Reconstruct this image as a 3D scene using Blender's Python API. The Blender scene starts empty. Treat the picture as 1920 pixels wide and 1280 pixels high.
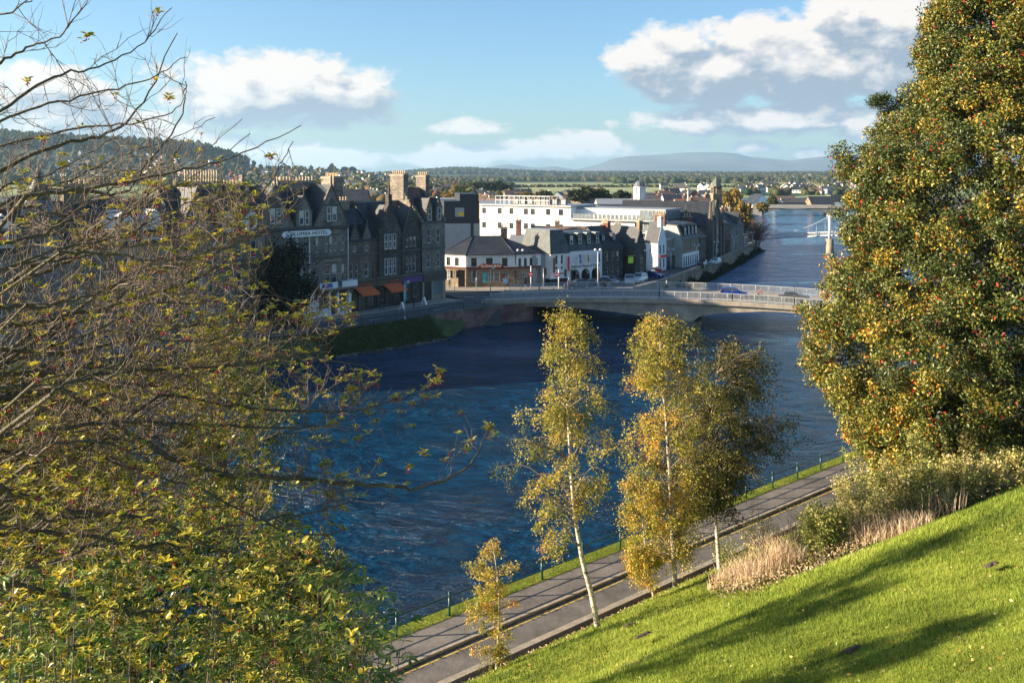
import bpy, math, random
import numpy as np
from mathutils import Vector, Matrix
random.seed(7); RNG=np.random.default_rng(11)
SC=bpy.context.scene
F=1700.; HZ=326.; EYE=25.; WZ=1.8; STZ=4.4
R=math.radians
def P(px,py,z):
    d=(EYE-z)*F/(py-HZ); return Vector(((px-960)*d/F,d,z))
def Q(px,py,d): return Vector(((px-960)*d/F,d,EYE-(py-HZ)*d/F))
def lerp(a,b,t): return a+(b-a)*t
def interp(x,tab):
    if x<=tab[0][0]: return tab[0][1]
    for (a,b),(c,d) in zip(tab,tab[1:]):
        if x<=c: return b+(d-b)*(x-a)/(c-a)
    return tab[-1][1]
# ---------------------------------------------------------------- materials
class NT:
    def __init__(s,nt): s.n=nt.nodes; s.l=nt.links
    def new(s,t,**k):
        n=s.n.new(t)
        for a,b in k.items():
            if hasattr(n,a): setattr(n,a,b)
        return n
    def inp(s,n,i,v):
        if v is None: return
        if hasattr(v,'is_linked') or isinstance(v,bpy.types.NodeSocket): s.l.new(v,n.inputs[i])
        else: n.inputs[i].default_value=v
    def math(s,op,a,b=None,c=None,clamp=False):
        n=s.n.new('ShaderNodeMath'); n.operation=op; n.use_clamp=clamp
        s.inp(n,0,a); s.inp(n,1,b); s.inp(n,2,c); return n.outputs[0]
    def mix(s,f,a,b,bt='MIX'):
        n=s.n.new('ShaderNodeMix'); n.data_type='RGBA'; n.blend_type=bt
        s.inp(n,0,f); s.inp(n,6,a); s.inp(n,7,b); return n.outputs[2]
    def noise(s,v,sc,det=3,rough=.55,dist=0):
        n=s.n.new('ShaderNodeTexNoise'); s.inp(n,'Vector',v); n.inputs['Scale'].default_value=sc
        n.inputs['Detail'].default_value=det; n.inputs['Roughness'].default_value=rough
        n.inputs['Distortion'].default_value=dist; return n.outputs[0]
    def ramp(s,f,st):
        n=s.n.new('ShaderNodeValToRGB'); e=n.color_ramp.elements
        while len(e)<len(st): e.new(.5)
        for i,(p,c) in enumerate(st):
            e[i].position=p; e[i].color=c if len(c)==4 else (*c,1)
        s.inp(n,0,f); return n.outputs[0]
    def mapr(s,v,a,b,c,d):
        n=s.n.new('ShaderNodeMapRange'); n.clamp=True
        for i,x in enumerate((v,a,b,c,d)): s.inp(n,i,x)
        return n.outputs[0]
    def bump(s,h,st,dist=1.):
        n=s.n.new('ShaderNodeBump'); n.inputs['Strength'].default_value=st
        n.inputs['Distance'].default_value=dist; s.inp(n,'Height',h); return n.outputs[0]
def c4(c): return (*c,1.) if len(c)==3 else c
def newmat(name):
    m=bpy.data.materials.new(name); m.use_nodes=True
    nt=NT(m.node_tree); b=m.node_tree.nodes['Principled BSDF']
    return m,nt,b
M={}
def plain(name,col,rough=.6,metal=0,var=.25,sc=3.,bump=0,spec=.5,emit=None,es=1):
    m,nt,b=newmat(name); tc=nt.new('ShaderNodeTexCoord').outputs['Object']
    n=nt.noise(tc,sc,4,.6)
    f=nt.mapr(n,.3,.7,1-var,1+var)
    v=nt.new('ShaderNodeVectorMath'); v.operation='SCALE'; v.inputs[0].default_value=col; nt.l.new(f,v.inputs['Scale'])
    nt.l.new(v.outputs[0],b.inputs['Base Color'])
    b.inputs['Roughness'].default_value=rough; b.inputs['Metallic'].default_value=metal
    b.inputs['Specular IOR Level'].default_value=spec
    if bump: nt.l.new(nt.bump(nt.noise(tc,sc*4,3),bump,.05),b.inputs['Normal'])
    if emit: b.inputs['Emission Color'].default_value=c4(emit); b.inputs['Emission Strength'].default_value=es
    M[name]=m; return m
def stone(name,c1,c2,mortar,sc=1.,stain=.45,bump=.5):
    m,nt,b=newmat(name); tc=nt.new('ShaderNodeTexCoord').outputs['Object']
    sx=nt.new('ShaderNodeSeparateXYZ'); nt.l.new(tc,sx.inputs[0])
    cb=nt.new('ShaderNodeCombineXYZ'); nt.l.new(nt.math('ADD',sx.outputs[0],sx.outputs[1]),cb.inputs[0]); nt.l.new(sx.outputs[2],cb.inputs[1])
    br=nt.new('ShaderNodeTexBrick'); nt.l.new(cb.outputs[0],br.inputs['Vector'])
    br.inputs['Color1'].default_value=c4(c1); br.inputs['Color2'].default_value=c4(c2); br.inputs['Mortar'].default_value=c4(mortar)
    br.inputs['Scale'].default_value=sc; br.inputs['Mortar Size'].default_value=.03; br.inputs['Brick Width'].default_value=.62; br.inputs['Row Height'].default_value=.3
    br.inputs['Bias'].default_value=0.
    n=nt.noise(tc,.35,6,.65); n2=nt.noise(tc,3.5,4,.7)
    f=nt.mapr(n,.35,.65,1-stain,1.12); f2=nt.mapr(n2,.3,.7,.7,1.3)
    v=nt.new('ShaderNodeVectorMath'); v.operation='SCALE'; nt.l.new(br.outputs[0],v.inputs[0]); nt.l.new(nt.math('MULTIPLY',f,f2),v.inputs['Scale'])
    nt.l.new(v.outputs[0],b.inputs['Base Color']); b.inputs['Roughness'].default_value=.9
    b.inputs['Specular IOR Level'].default_value=.2
    nt.l.new(nt.bump(nt.math('ADD',br.outputs[1],nt.math('MULTIPLY',n2,-1.)),bump,-.04),b.inputs['Normal'])
    M[name]=m; return m
def slate(name,c,row=4.5,var=.35,rough=.55):
    m,nt,b=newmat(name); tc=nt.new('ShaderNodeTexCoord').outputs['Object']
    sx=nt.new('ShaderNodeSeparateXYZ'); nt.l.new(tc,sx.inputs[0])
    cb=nt.new('ShaderNodeCombineXYZ'); nt.l.new(nt.math('ADD',sx.outputs[0],sx.outputs[1]),cb.inputs[0]); nt.l.new(sx.outputs[2],cb.inputs[1])
    br=nt.new('ShaderNodeTexBrick'); nt.l.new(cb.outputs[0],br.inputs['Vector'])
    k=lambda f:(c[0]*f,c[1]*f,c[2]*f,1)
    br.inputs['Color1'].default_value=k(1-var); br.inputs['Color2'].default_value=k(1+var); br.inputs['Mortar'].default_value=k(.5)
    br.inputs['Scale'].default_value=1.; br.inputs['Mortar Size'].default_value=.02; br.inputs['Brick Width'].default_value=.4; br.inputs['Row Height'].default_value=.24
    n=nt.noise(tc,.6,5,.7); f=nt.mapr(n,.3,.7,.6,1.4)
    v=nt.new('ShaderNodeVectorMath'); v.operation='SCALE'; nt.l.new(br.outputs[0],v.inputs[0]); nt.l.new(f,v.inputs['Scale'])
    nt.l.new(v.outputs[0],b.inputs['Base Color']); b.inputs['Roughness'].default_value=rough
    nt.l.new(nt.bump(br.outputs[1],.5,-.03),b.inputs['Normal'])
    M[name]=m; return m
def glassm(name,c,rough=.06):
    m,nt,b=newmat(name); tc=nt.new('ShaderNodeTexCoord').outputs['Object']
    n=nt.noise(tc,.9,2,.5)
    nt.l.new(nt.mix(n,c4([x*.5 for x in c]),c4([x*1.6 for x in c])),b.inputs['Base Color'])
    b.inputs['Roughness'].default_value=rough; b.inputs['Specular IOR Level'].default_value=.9
    nt.l.new(nt.bump(nt.noise(tc,1.3,2),.15,.3),b.inputs['Normal'])
    M[name]=m; return m
def leafmat(name,stops,rough=.45,trans=.3,spec=.5):
    """leaf colour picked per leaf by the face attribute 'tint'; thin-leaf translucency"""
    m,nt,b=newmat(name)
    at=nt.new('ShaderNodeAttribute'); at.attribute_name='tint'
    col=nt.ramp(at.outputs['Fac'],stops)
    nt.l.new(col,b.inputs['Base Color']); b.inputs['Roughness'].default_value=rough; b.inputs['Specular IOR Level'].default_value=spec
    tr=nt.new('ShaderNodeBsdfTranslucent'); nt.l.new(nt.mix(.5,col,(.5,.45,.05,1),'MULTIPLY') if False else col,tr.inputs[0])
    mx=nt.new('ShaderNodeMixShader'); mx.inputs[0].default_value=trans
    nt.l.new(b.outputs[0],mx.inputs[1]); nt.l.new(tr.outputs[0],mx.inputs[2])
    nt.l.new(mx.outputs[0],nt.n['Material Output'].inputs[0]); M[name]=m; return m

stone('old_stone',(.25,.20,.155),(.15,.125,.10),(.16,.14,.12))
stone('grey_stone',(.33,.28,.225),(.19,.165,.14),(.2,.18,.16))
stone('warm_stone',(.34,.26,.17),(.22,.17,.12),(.28,.22,.16))
stone('dark_stone',(.15,.13,.11),(.07,.06,.055),(.09,.08,.07))
stone('red_stone',(.36,.20,.17),(.25,.15,.13),(.18,.13,.12),stain=.5)
stone('pink_stone',(.34,.25,.21),(.28,.2,.17),(.3,.23,.2),stain=.2)
stone('red_brick',(.28,.11,.07),(.2,.08,.055),(.25,.18,.15),sc=1.6)
plain('sandstone',(.30,.25,.19),.85,var=.25,sc=1.5,bump=.3)
plain('dark_dressing',(.11,.095,.08),.85,var=.3,sc=2,bump=.3)
plain('white_render',(.78,.78,.76),.8,var=.06,sc=.6,bump=.1)
plain('cream_render',(.72,.66,.54),.8,var=.08,sc=.6)
plain('grey_render',(.30,.33,.35),.8,var=.1,sc=.6)
plain('pale_green_render',(.42,.45,.40),.8,var=.1,sc=.6)
plain('charcoal_cladding',(.026,.03,.035),.5,var=.15,sc=.5)
plain('concrete',(.36,.33,.29),.85,var=.18,sc=.4,bump=.2)
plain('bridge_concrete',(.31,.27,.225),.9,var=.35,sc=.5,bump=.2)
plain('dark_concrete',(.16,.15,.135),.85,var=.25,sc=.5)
slate('slate',(.028,.033,.042)); slate('light_slate',(.15,.145,.14)); slate('brown_tile',(.16,.105,.08)); slate('green_slate',(.06,.073,.076))
slate('grey_tile',(.09,.082,.08))
plain('lead',(.30,.32,.34),.5,metal=.3,var=.15)
plain('rail_paint',(.5,.52,.54),.45,var=.1)
plain('white_paint',(.8,.8,.8),.45,var=.04)
plain('grey_metal',(.45,.47,.48),.4,metal=.5,var=.08)
plain('dark_metal',(.03,.032,.035),.45,var=.1)
plain('green_paint',(.012,.065,.06),.4,var=.15)
plain('clay_pot',(.62,.47,.30),.8,var=.2,sc=5)
plain('orange_canvas',(.62,.13,.035),.8,var=.12)
plain('purple_board',(.10,.04,.17),.6,var=.1)
plain('maroon_board',(.10,.012,.012),.5,var=.1)
plain('black_board',(.012,.012,.014),.5,var=.1)
plain('brown_board',(.07,.045,.035),.5,var=.1)
plain('red_paint',(.55,.02,.025),.45,var=.06)
plain('yellow_paint',(.75,.5,.03),.5,var=.1)
plain('lime_board',(.55,.75,.03),.5,var=.08)
plain('teal_poster',(.02,.22,.28),.5,var=.6,sc=2)
plain('blue_poster',(.03,.12,.45),.5,var=.5,sc=2)
plain('gold_paint',(.8,.72,.55),.4,var=.05)
plain('dome_lead',(.16,.17,.19),.5,var=.25)
plain('copper_green',(.10,.115,.10),.6,var=.25)
glassm('glass',(.035,.045,.055)); glassm('bright_glass',(.16,.19,.2),.05)
plain('curtain',(.62,.56,.45),.8,var=.1)
plain('rubber',(.012,.012,.012),.7,var=.1)
plain('rim_metal',(.5,.5,.52),.3,metal=.8,var=.05)
plain('lamp_glass',(.75,.8,.8),.2,var=.03)
plain('tail_red',(.5,.02,.02),.3)
# ---------------------------------------------------------------- objects
def setp(o,label=None,cat=None,group=None,kind=None):
    if label: o['label']=label
    if cat: o['category']=cat
    if group: o['group']=group
    if kind: o['kind']=kind
    return o
def link(o,parent=None):
    SC.collection.objects.link(o)
    if parent is not None: o.parent=parent
    return o
def thing(name,label,cat,loc=(0,0,0),rz=0,group=None):
    o=bpy.data.objects.new(name,None); o.location=loc; o.rotation_euler=(0,0,rz); o.empty_display_size=.3
    return setp(link(o),label,cat,group)
def copy_tree(o,parent=None):
    c=o.copy(); link(c)
    if parent is not None: c.parent=parent
    for ch in list(o.children): copy_tree(ch,c)
    return c
class MB:
    def __init__(s): s.v=[]; s.f=[]; s.m=[]; s.sm=[]
    def poly(s,pts,m=0,smooth=False):
        i=len(s.v); s.v+=[tuple(p) for p in pts]; s.f.append(tuple(range(i,i+len(pts)))); s.m.append(m); s.sm.append(smooth); return s
    def box(s,x0,x1,y0,y1,z0,z1,m=0):
        i=len(s.v); s.v+=[(x,y,z) for z in (z0,z1) for x,y in ((x0,y0),(x1,y0),(x1,y1),(x0,y1))]
        for f in ((3,2,1,0),(4,5,6,7),(0,1,5,4),(1,2,6,5),(2,3,7,6),(3,0,4,7)):
            s.f.append(tuple(i+k for k in f)); s.m.append(m); s.sm.append(False)
        return s
    def ext(s,poly,fn,a,b,m=0,cap=True,smooth=False):
        n=len(poly); i=len(s.v); s.v+=[tuple(fn(p,a)) for p in poly]+[tuple(fn(p,b)) for p in poly]
        for k in range(n):
            j=(k+1)%n; s.f.append((i+k,i+j,i+n+j,i+n+k)); s.m.append(m); s.sm.append(smooth)
        if cap:
            s.f.append(tuple(i+k for k in range(n-1,-1,-1))); s.m.append(m); s.sm.append(False)
            s.f.append(tuple(i+n+k for k in range(n))); s.m.append(m); s.sm.append(False)
        return s
    def extx(s,poly,a,b,m=0): return s.ext(poly,lambda p,t:(t,p[0],p[1]),a,b,m)   # poly in (y,z)
    def exty(s,poly,a,b,m=0): return s.ext(poly,lambda p,t:(p[0],t,p[1]),a,b,m)   # poly in (x,z)
    def extz(s,poly,a,b,m=0): return s.ext(poly,lambda p,t:(p[0],p[1],t),a,b,m)
    def cone(s,x,y,z0,z1,r0,r1,n=10,m=0,smooth=True,ph=0):
        i=len(s.v)
        for z,r in ((z0,r0),(z1,r1)):
            s.v+=[(x+r*math.cos(ph+2*math.pi*k/n),y+r*math.sin(ph+2*math.pi*k/n),z) for k in range(n)]
        for k in range(n):
            j=(k+1)%n; s.f.append((i+k,i+j,i+n+j,i+n+k)); s.m.append(m); s.sm.append(smooth)
        s.f.append(tuple(i+k for k in range(n-1,-1,-1))); s.m.append(m); s.sm.append(False)
        s.f.append(tuple(i+n+k for k in range(n))); s.m.append(m); s.sm.append(False)
        return s
    def lathe(s,x,y,prof,n=12,m=0,smooth=True,ph=0):
        for (r0,z0),(r1,z1) in zip(prof,prof[1:]): s.cone(x,y,z0,z1,max(r0,.001),max(r1,.001),n,m,smooth,ph)
        return s
    def tube(s,pts,rads,n=5,m=0,cap=False):
        k0=len(s.v); L=len(pts); a=None
        for i,p in enumerate(pts):
            t=(pts[min(i+1,L-1)]-pts[max(i-1,0)])
            if t.length<1e-9: t=Vector((0,0,1))
            t.normalize()
            if a is None: a=t.orthogonal().normalized()
            else:
                a=a-t*a.dot(t)
                a=a.normalized() if a.length>1e-6 else t.orthogonal().normalized()
            b=t.cross(a); r=rads[i] if hasattr(rads,'__len__') else rads
            for k in range(n):
                q=2*math.pi*k/n; w=p+a*(r*math.cos(q))+b*(r*math.sin(q)); s.v.append((w.x,w.y,w.z))
        for i in range(L-1):
            for k in range(n):
                j=(k+1)%n; s.f.append((k0+i*n+k,k0+i*n+j,k0+i*n+n+j,k0+i*n+n+k)); s.m.append(m); s.sm.append(True)
        if cap:
            s.f.append(tuple(k0+k for k in range(n-1,-1,-1))); s.m.append(m); s.sm.append(False)
            s.f.append(tuple(k0+(L-1)*n+k for k in range(n))); s.m.append(m); s.sm.append(False)
        return s
    def bar(s,a,b,r,n=4,m=0): return s.tube([Vector(a),Vector(b)],[r,r],n,m,True)
    def mesh(s,name,mats):
        me=bpy.data.meshes.new(name); me.from_pydata(s.v,[],s.f)
        for m in mats: me.materials.append(M[m] if isinstance(m,str) else m)
        me.polygons.foreach_set('material_index',s.m); me.polygons.foreach_set('use_smooth',s.sm); me.update(); return me
    def build(s,name,mats,parent=None,label=None,cat=None,group=None,kind=None,loc=(0,0,0),rz=0):
        if isinstance(mats,str): mats=[mats]
        o=bpy.data.objects.new(name,s.mesh(name,mats)); o.location=loc; o.rotation_euler=(0,0,rz)
        link(o,parent); return setp(o,label,cat,group,kind)
def inst(name,me,parent=None,loc=(0,0,0),rz=0,sc=None):
    o=bpy.data.objects.new(name,me); o.location=loc; o.rotation_euler=(0,0,rz)
    if sc: o.scale=sc if hasattr(sc,'__len__') else (sc,)*3
    return link(o,parent)
def npmesh(name,V,Fc,mats,tint=None,mi=None,smooth=False):
    """V (n,3) ; Fc (m,k) all faces with k corners"""
    V=np.ascontiguousarray(V,dtype=np.float32); Fc=np.ascontiguousarray(Fc,dtype=np.int32)
    me=bpy.data.meshes.new(name); m,k=Fc.shape
    me.vertices.add(len(V)); me.vertices.foreach_set('co',V.ravel())
    me.loops.add(m*k); me.loops.foreach_set('vertex_index',Fc.ravel())
    me.polygons.add(m); me.polygons.foreach_set('loop_start',np.arange(m,dtype=np.int32)*k)
    try: me.polygons.foreach_set('loop_total',np.full(m,k,dtype=np.int32))
    except Exception: pass
    for x in mats: me.materials.append(M[x] if isinstance(x,str) else x)
    if mi is not None: me.polygons.foreach_set('material_index',np.ascontiguousarray(mi,dtype=np.int32))
    if smooth: me.polygons.foreach_set('use_smooth',np.ones(m,dtype=bool))
    me.update(calc_edges=True)
    if tint is not None:
        a=me.attributes.new('tint','FLOAT','FACE'); a.data.foreach_set('value',np.ascontiguousarray(tint,dtype=np.float32))
    return me
def leafcloud(name,C,size,tint,mats,parent=None,up=.3,out=None,aspect=.5,fold=.25,mi=None,shape=4):
    """one folded diamond (2 tris) per centre"""
    C=np.asarray(C,dtype=np.float64); n=len(C)
    ax=RNG.normal(size=(n,3)); ax[:,2]-=up
    if out is not None: ax+=out
    ax/=np.linalg.norm(ax,axis=1)[:,None]+1e-9
    r=RNG.normal(size=(n,3)); r[:,2]+=.7
    sd=np.cross(ax,r); sd/=np.linalg.norm(sd,axis=1)[:,None]+1e-9
    nm=np.cross(sd,ax)
    sz=(size*RNG.uniform(.6,1.25,n))[:,None]
    b=C; t=C+ax*sz; mid=C+ax*sz*.45
    l=mid+sd*sz*aspect*.5+nm*sz*fold*.5; q=mid-sd*sz*aspect*.5+nm*sz*fold*.5
    V=np.stack([b,l,t,q],1).reshape(-1,3); i=(np.arange(n)*4)[:,None]
    Fc=np.concatenate([i+np.array([[0,2,1]]),i+np.array([[0,3,2]])],1).reshape(-1,3)
    me=npmesh(name,V,Fc,mats,np.repeat(tint,2),None if mi is None else np.repeat(mi,2))
    o=bpy.data.objects.new(name,me); link(o,parent); return o
# ================================================================ building kit
WC={}
def wmesh(w,h,st,fm,gl='glass'):
    k=(round(w,2),round(h,2),st,fm,gl)
    if k in WC: return WC[k]
    b=MB(); t=.07 if w>.7 else .05; W=w/2
    b.box(-W,-W+t,0,.08,0,h); b.box(W-t,W,0,.08,0,h); b.box(-W+t,W-t,0,.08,0,t*1.3); b.box(-W+t,W-t,0,.08,h-t,h)
    b.poly([(-W+t,.06,t),(W-t,.06,t),(W-t,.06,h-t),(-W+t,.06,h-t)],1)
    if st in('sash','blind'): b.box(-W+t,W-t,.01,.058,h*.5-.035,h*.5+.035)
    if st=='blind': b.poly([(-W+t,.055,h*.55),(W-t,.055,h*.55),(W-t,.055,h-t),(-W+t,.055,h-t)],2)
    if st=='grid':
        b.box(-W+t,W-t,.005,.058,h*.5-.035,h*.5+.035)
        nx=3 if w>.9 else 2
        for i in range(1,nx): x=-W+w*i/nx; b.box(x-.02,x+.02,.012,.056,t,h-t)
        for z in (.25,.75): b.box(-W+t,W-t,.014,.054,h*z-.02,h*z+.02)
    if st=='mull':
        b.box(-.03,.03,.005,.058,t,h-t)
    b.box(-W-.05,W+.05,-.1,.0,-.08,0,3)
    WC[k]=b.mesh('window',[fm,gl,'curtain','sandstone']); return WC[k]
def window(root,x,z,w,h,y=.12,st='sash',fm='white_paint',gl='glass',rz=0):
    if st=='sash' and random.random()<.18: st='blind'
    return inst('window',wmesh(w,h,st,fm,gl),root,(x,y,z),rz)
def wallgrid(mb,x0,x1,z0,z1,ops,y=0,rev=.2,m=0,fn=None):
    fn=fn or (lambda x,y,z:(x,y,z))
    R_=[(xc-w/2,xc+w/2,zb,zb+h) for xc,zb,w,h in ops]
    xs=sorted({x0,x1,*[a for r in R_ for a in r[:2]]}); zs=sorted({z0,z1,*[a for r in R_ for a in r[2:]]})
    for a,b in zip(xs,xs[1:]):
        for c,d in zip(zs,zs[1:]):
            mx,mz=(a+b)/2,(c+d)/2
            if b-a<1e-5 or d-c<1e-5 or any(r[0]<mx<r[1] and r[2]<mz<r[3] for r in R_): continue
            mb.poly([fn(a,y,c),fn(b,y,c),fn(b,y,d),fn(a,y,d)],m)
    for a,b,c,d in R_:
        for q in (((a,c),(a,d)),((b,d),(b,c)),((b,c),(a,c)),((a,d),(b,d))):
            (x,z),(u,w)=q; mb.poly([fn(x,y,z),fn(u,y,w),fn(u,y+rev,w),fn(x,y+rev,z)],m)
def shell(root,x0,x1,D,z0,z1,ops,mat,sides=(),name='wall',st='sash',fm='white_paint',gl='glass',rev=.2,y0=0,lops=(),extra=None,winy=.12):
    b=MB(); wallgrid(b,x0,x1,z0,z1,ops,y0,rev)
    yb=y0+D
    b.poly([(x1,y0,z0),(x1,yb,z0),(x1,yb,z1),(x1,y0,z1)]); b.poly([(x1,yb,z0),(x0,yb,z0),(x0,yb,z1),(x1,yb,z1)])
    if lops: wallgrid(b,-yb,-y0,z0,z1,[(-y,z,w,h) for y,z,w,h in lops],0,rev,fn=lambda x,y,z:(x0+y,-x,z))
    else: b.poly([(x0,yb,z0),(x0,y0,z0),(x0,y0,z1),(x0,yb,z1)])
    b.poly([(x0,y0,z1),(x1,y0,z1),(x1,yb,z1),(x0,yb,z1)])
    if extra: extra(b)
    w=b.build(name,[mat,'dark_dressing','sandstone'],root)
    for xc,zb,ww,h in ops: window(root,xc,zb,ww,h,y0+winy,st,fm,gl)
    for yc,zb,ww,h in lops: window(root,x0+winy,zb,ww,h,0,st,fm,gl).location=(x0+winy,yc,zb)
    for o in list(root.children):
        if o.name.startswith('window') and lops and abs(o.location.x-(x0+winy))<1e-4 : o.rotation_euler=(0,0,-math.pi/2)
    return w
def roofx(mb,x0,x1,y0,y1,ze,zr,o=.3,th=.16,m=0,yr=None):
    ym=(y0+y1)/2 if yr is None else yr; k1=(zr-ze)/(ym-y0); k2=(zr-ze)/(y1-ym)
    mb.extx([(y0-o,ze-o*k1),(y0-o,ze-o*k1+th),(ym,zr+th),(y1+o,ze-o*k2+th),(y1+o,ze-o*k2),(ym,zr)],x0,x1,m)
def gabwall(mb,x0,x1,y0,y1,ze,zr,m=0):
    mb.extx([(y0,ze),(y1,ze),((y0+y1)/2,zr)],x0,x1,m)
def roofy(mb,xc,hw,y0,y1,ze,za,o=.2,th=.16,m=0):
    k=(za-ze)/hw
    mb.exty([(xc-hw-o,ze-o*k),(xc,za),(xc+hw+o,ze-o*k),(xc+hw+o,ze-o*k+th),(xc,za+th),(xc-hw-o,ze-o*k+th)],y0,y1,m)
def crossgable(wb,rb,xc,hw,ze,za,dep,y=-.06,coping=True,roof=True):
    wb.exty([(xc-hw,ze),(xc+hw,ze),(xc,za)],y,dep,0)
    if roof: roofy(rb,xc,hw,y+.32,dep,ze,za)
    if coping: roofy(wb,xc,hw,y-.08,y+.3,ze,za,o=.12,th=.28,m=2)
def pots(ch,x0,x1,y,z,n,h=.55,r=.13,alongy=False,m='clay_pot'):
    k=('pot',round(h,2),r,m)
    if k not in WC:
        b=MB(); b.lathe(0,0,[(r*1.1,0),(r*.85,h*.25),(r*.8,h*.85),(r*1.05,h*.88),(r*1.05,h)],7); WC[k]=b.mesh('chimney_pot',[m])
    for i in range(n):
        t=(i+.5)/n; q=x0+(x1-x0)*t
        inst('chimney_pot',WC[k],ch,(y,q,z) if alongy else (q,y,z))
def chimney(root,x0,x1,y0,y1,z0,z1,mat='grey_stone',n=4,h=.55,alongy=False):
    b=MB(); b.box(x0,x1,y0,y1,z0,z1-.35); b.box(x0-.12,x1+.12,y0-.12,y1+.12,z1-.35,z1-.12,1); b.box(x0-.03,x1+.03,y0-.03,y1+.03,z1-.12,z1,0)
    c=b.build('chimney',[mat,'sandstone'],root)
    if alongy: pots(c,y0,y1,(x0+x1)/2,z1,n,h,alongy=True)
    else: pots(c,x0,x1,(y0+y1)/2,z1,n,h)
    return c
def crowstep(mb,x0,x1,y0,y1,ze,za,n,m=0):
    ym=(y0+y1)/2; hw=(y1-y0)/2
    for i in range(n):
        a=hw*(1-i/n); z=ze+(za-ze)*i/n; mb.box(x0,x1,ym-a,ym+a,z,z+(za-ze)/n+.25 if i==n-1 else ze+(za-ze)*(i+1)/n,m)
def finial(mb,x,y,z,h=1.4,r=.18,m=1):
    mb.lathe(x,y,[(r,z),(r*.6,z+h*.3),(r*1.3,z+h*.4),(r*.5,z+h*.5),(r*.9,z+h*.65),(.02,z+h)],6,m)
def text(root,body,x,y,z,size,mat,rot=(math.pi/2,0,0),sx=1,name='lettering'):
    cu=bpy.data.curves.new(name,'FONT'); cu.body=body; cu.size=size; cu.extrude=.015; cu.align_x='CENTER'; cu.align_y='CENTER'; cu.space_character=1.08
    o=bpy.data.objects.new('tmp',cu); SC.collection.objects.link(o)
    dg=bpy.context.evaluated_depsgraph_get(); me=bpy.data.meshes.new_from_object(o.evaluated_get(dg)); me.name=name
    SC.collection.objects.unlink(o); bpy.data.objects.remove(o)
    me.materials.clear(); me.materials.append(M[mat])
    t=bpy.data.objects.new(name,me); t.location=(x,y,z); t.rotation_euler=rot; t.scale=(sx,1,1)
    return link(t,root)
# ================================================================ hotel row on the left bank
A0=Vector((-24.5,135,0)); AR=math.atan2(.754,.656)
def sA(px): u=(px-960)/F; return (135*u+24.5)/(.656-.754*u)
def zA(px,py,back=0):
    s=sA(px); return EYE-(py-HZ)*(135+.754*s+back)/F
def rowframe(name,label,s,cat='building'):
    return thing(name,label,cat,(A0.x+.656*s,A0.y+.754*s,0),AR)
G=STZ
# --- Columba hotel  local x: 0..14 (s -14..0)
h=rowframe('hotel','grey stone hotel with two tall pointed gables and a white name board, white ground floor',-14.)
ops=[]
for xc in (10.2,11.0,11.8): ops.append((xc,13.65,.62,2.25))
for xc in (8.5,13.2): ops.append((xc,13.65,.55,2.2))
for xc in (8.5,13.2): ops.append((xc,9.2,.55,2.4))
for xc in (10.4,11.6): ops.append((xc,9.0,.95,2.75))
for xc in (4.1,5.,5.9): ops.append((xc,13.65,.65,2.25)); ops.append((xc,9.2,.65,2.4))
for xc in (.7,1.5,2.3,): ops.append((xc,13.65,.6,2.2)); ops.append((xc,9.2,.6,2.4))
def ex(b):
    for z in (12.75,16.85): b.box(-.05,14.05,-.18,0,z,z+.28,1)
    b.box(-.05,14.05,-.3,0,17.13,17.35,1)
    for x in (6.9,7.15): b.box(x-.1,x+.1,-.12,0,8.9,17.1,2)
    for xc,w in ((11.,3.4),(5.,3.6)): b.box(xc-w/2,xc+w/2,-.14,0,12.2,12.5,2); b.box(xc-w/2,xc+w/2,-.14,0,16.0,16.25,1)
    gabwall(b,.02,13.98,.4,10.6,17.3,22.8)
    for xc in (1.4,11.):
        b.exty([(xc-3.1,17.35),(xc+3.1,17.35),(xc,23.4)],-.06,5.4,0); roofy(b,xc,3.1,-.16,.22,17.35,23.4,o=.15,th=.3,m=1)
        b.exty([(xc-1.2,20.3),(xc-1.2,20.6),(xc-.45,20.6),(xc-.4,21.2),(xc,21.55),(xc+.4,21.2),(xc+.45,20.6),(xc+1.2,20.6),(xc+1.2,20.3)],-.2,-.05,1)
        finial(b,xc,.0,23.4,1.5)
    xc=6.2; b.exty([(xc-1.35,17.35),(xc+1.35,17.35),(xc+1.35,19.4),(xc,21.9),(xc-1.35,19.4)],-.04,3.2,0); roofy(b,xc,1.35,-.12,.2,19.4,21.9,o=.12,th=.25,m=1); finial(b,xc,0,21.9,1.5)
shell(h,0,14,11,8.55,17.35,ops,'grey_stone',extra=ex)
for xc in (1.4,11.):
    for d in (-.5,.5): window(h,xc+d,18.1,.7,2.1,-.14,fm='white_paint')
for d in (-.48,.48): window(h,6.2+d,17.75,.65,2.0,-.1)
rb=MB(); roofx(rb,0,14,0,11,17.3,23.0,th=.2)
for xc in (1.4,11.): roofy(rb,xc,3.1,.24,5.4,17.35,23.3,o=.2,th=.14)
roofy(rb,6.2,1.35,.2,3.2,19.4,21.8,o=.2,th=.12)
rb.build('roof','slate',h)
b=MB(); b.box(0,14,5.3,5.7,23.0,23.35); b.build('ridge_coping','light_slate',h)
c=chimney(h,5.2,12.0,5.0,6.0,22.6,24.0,n=12,h=.6)
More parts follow.
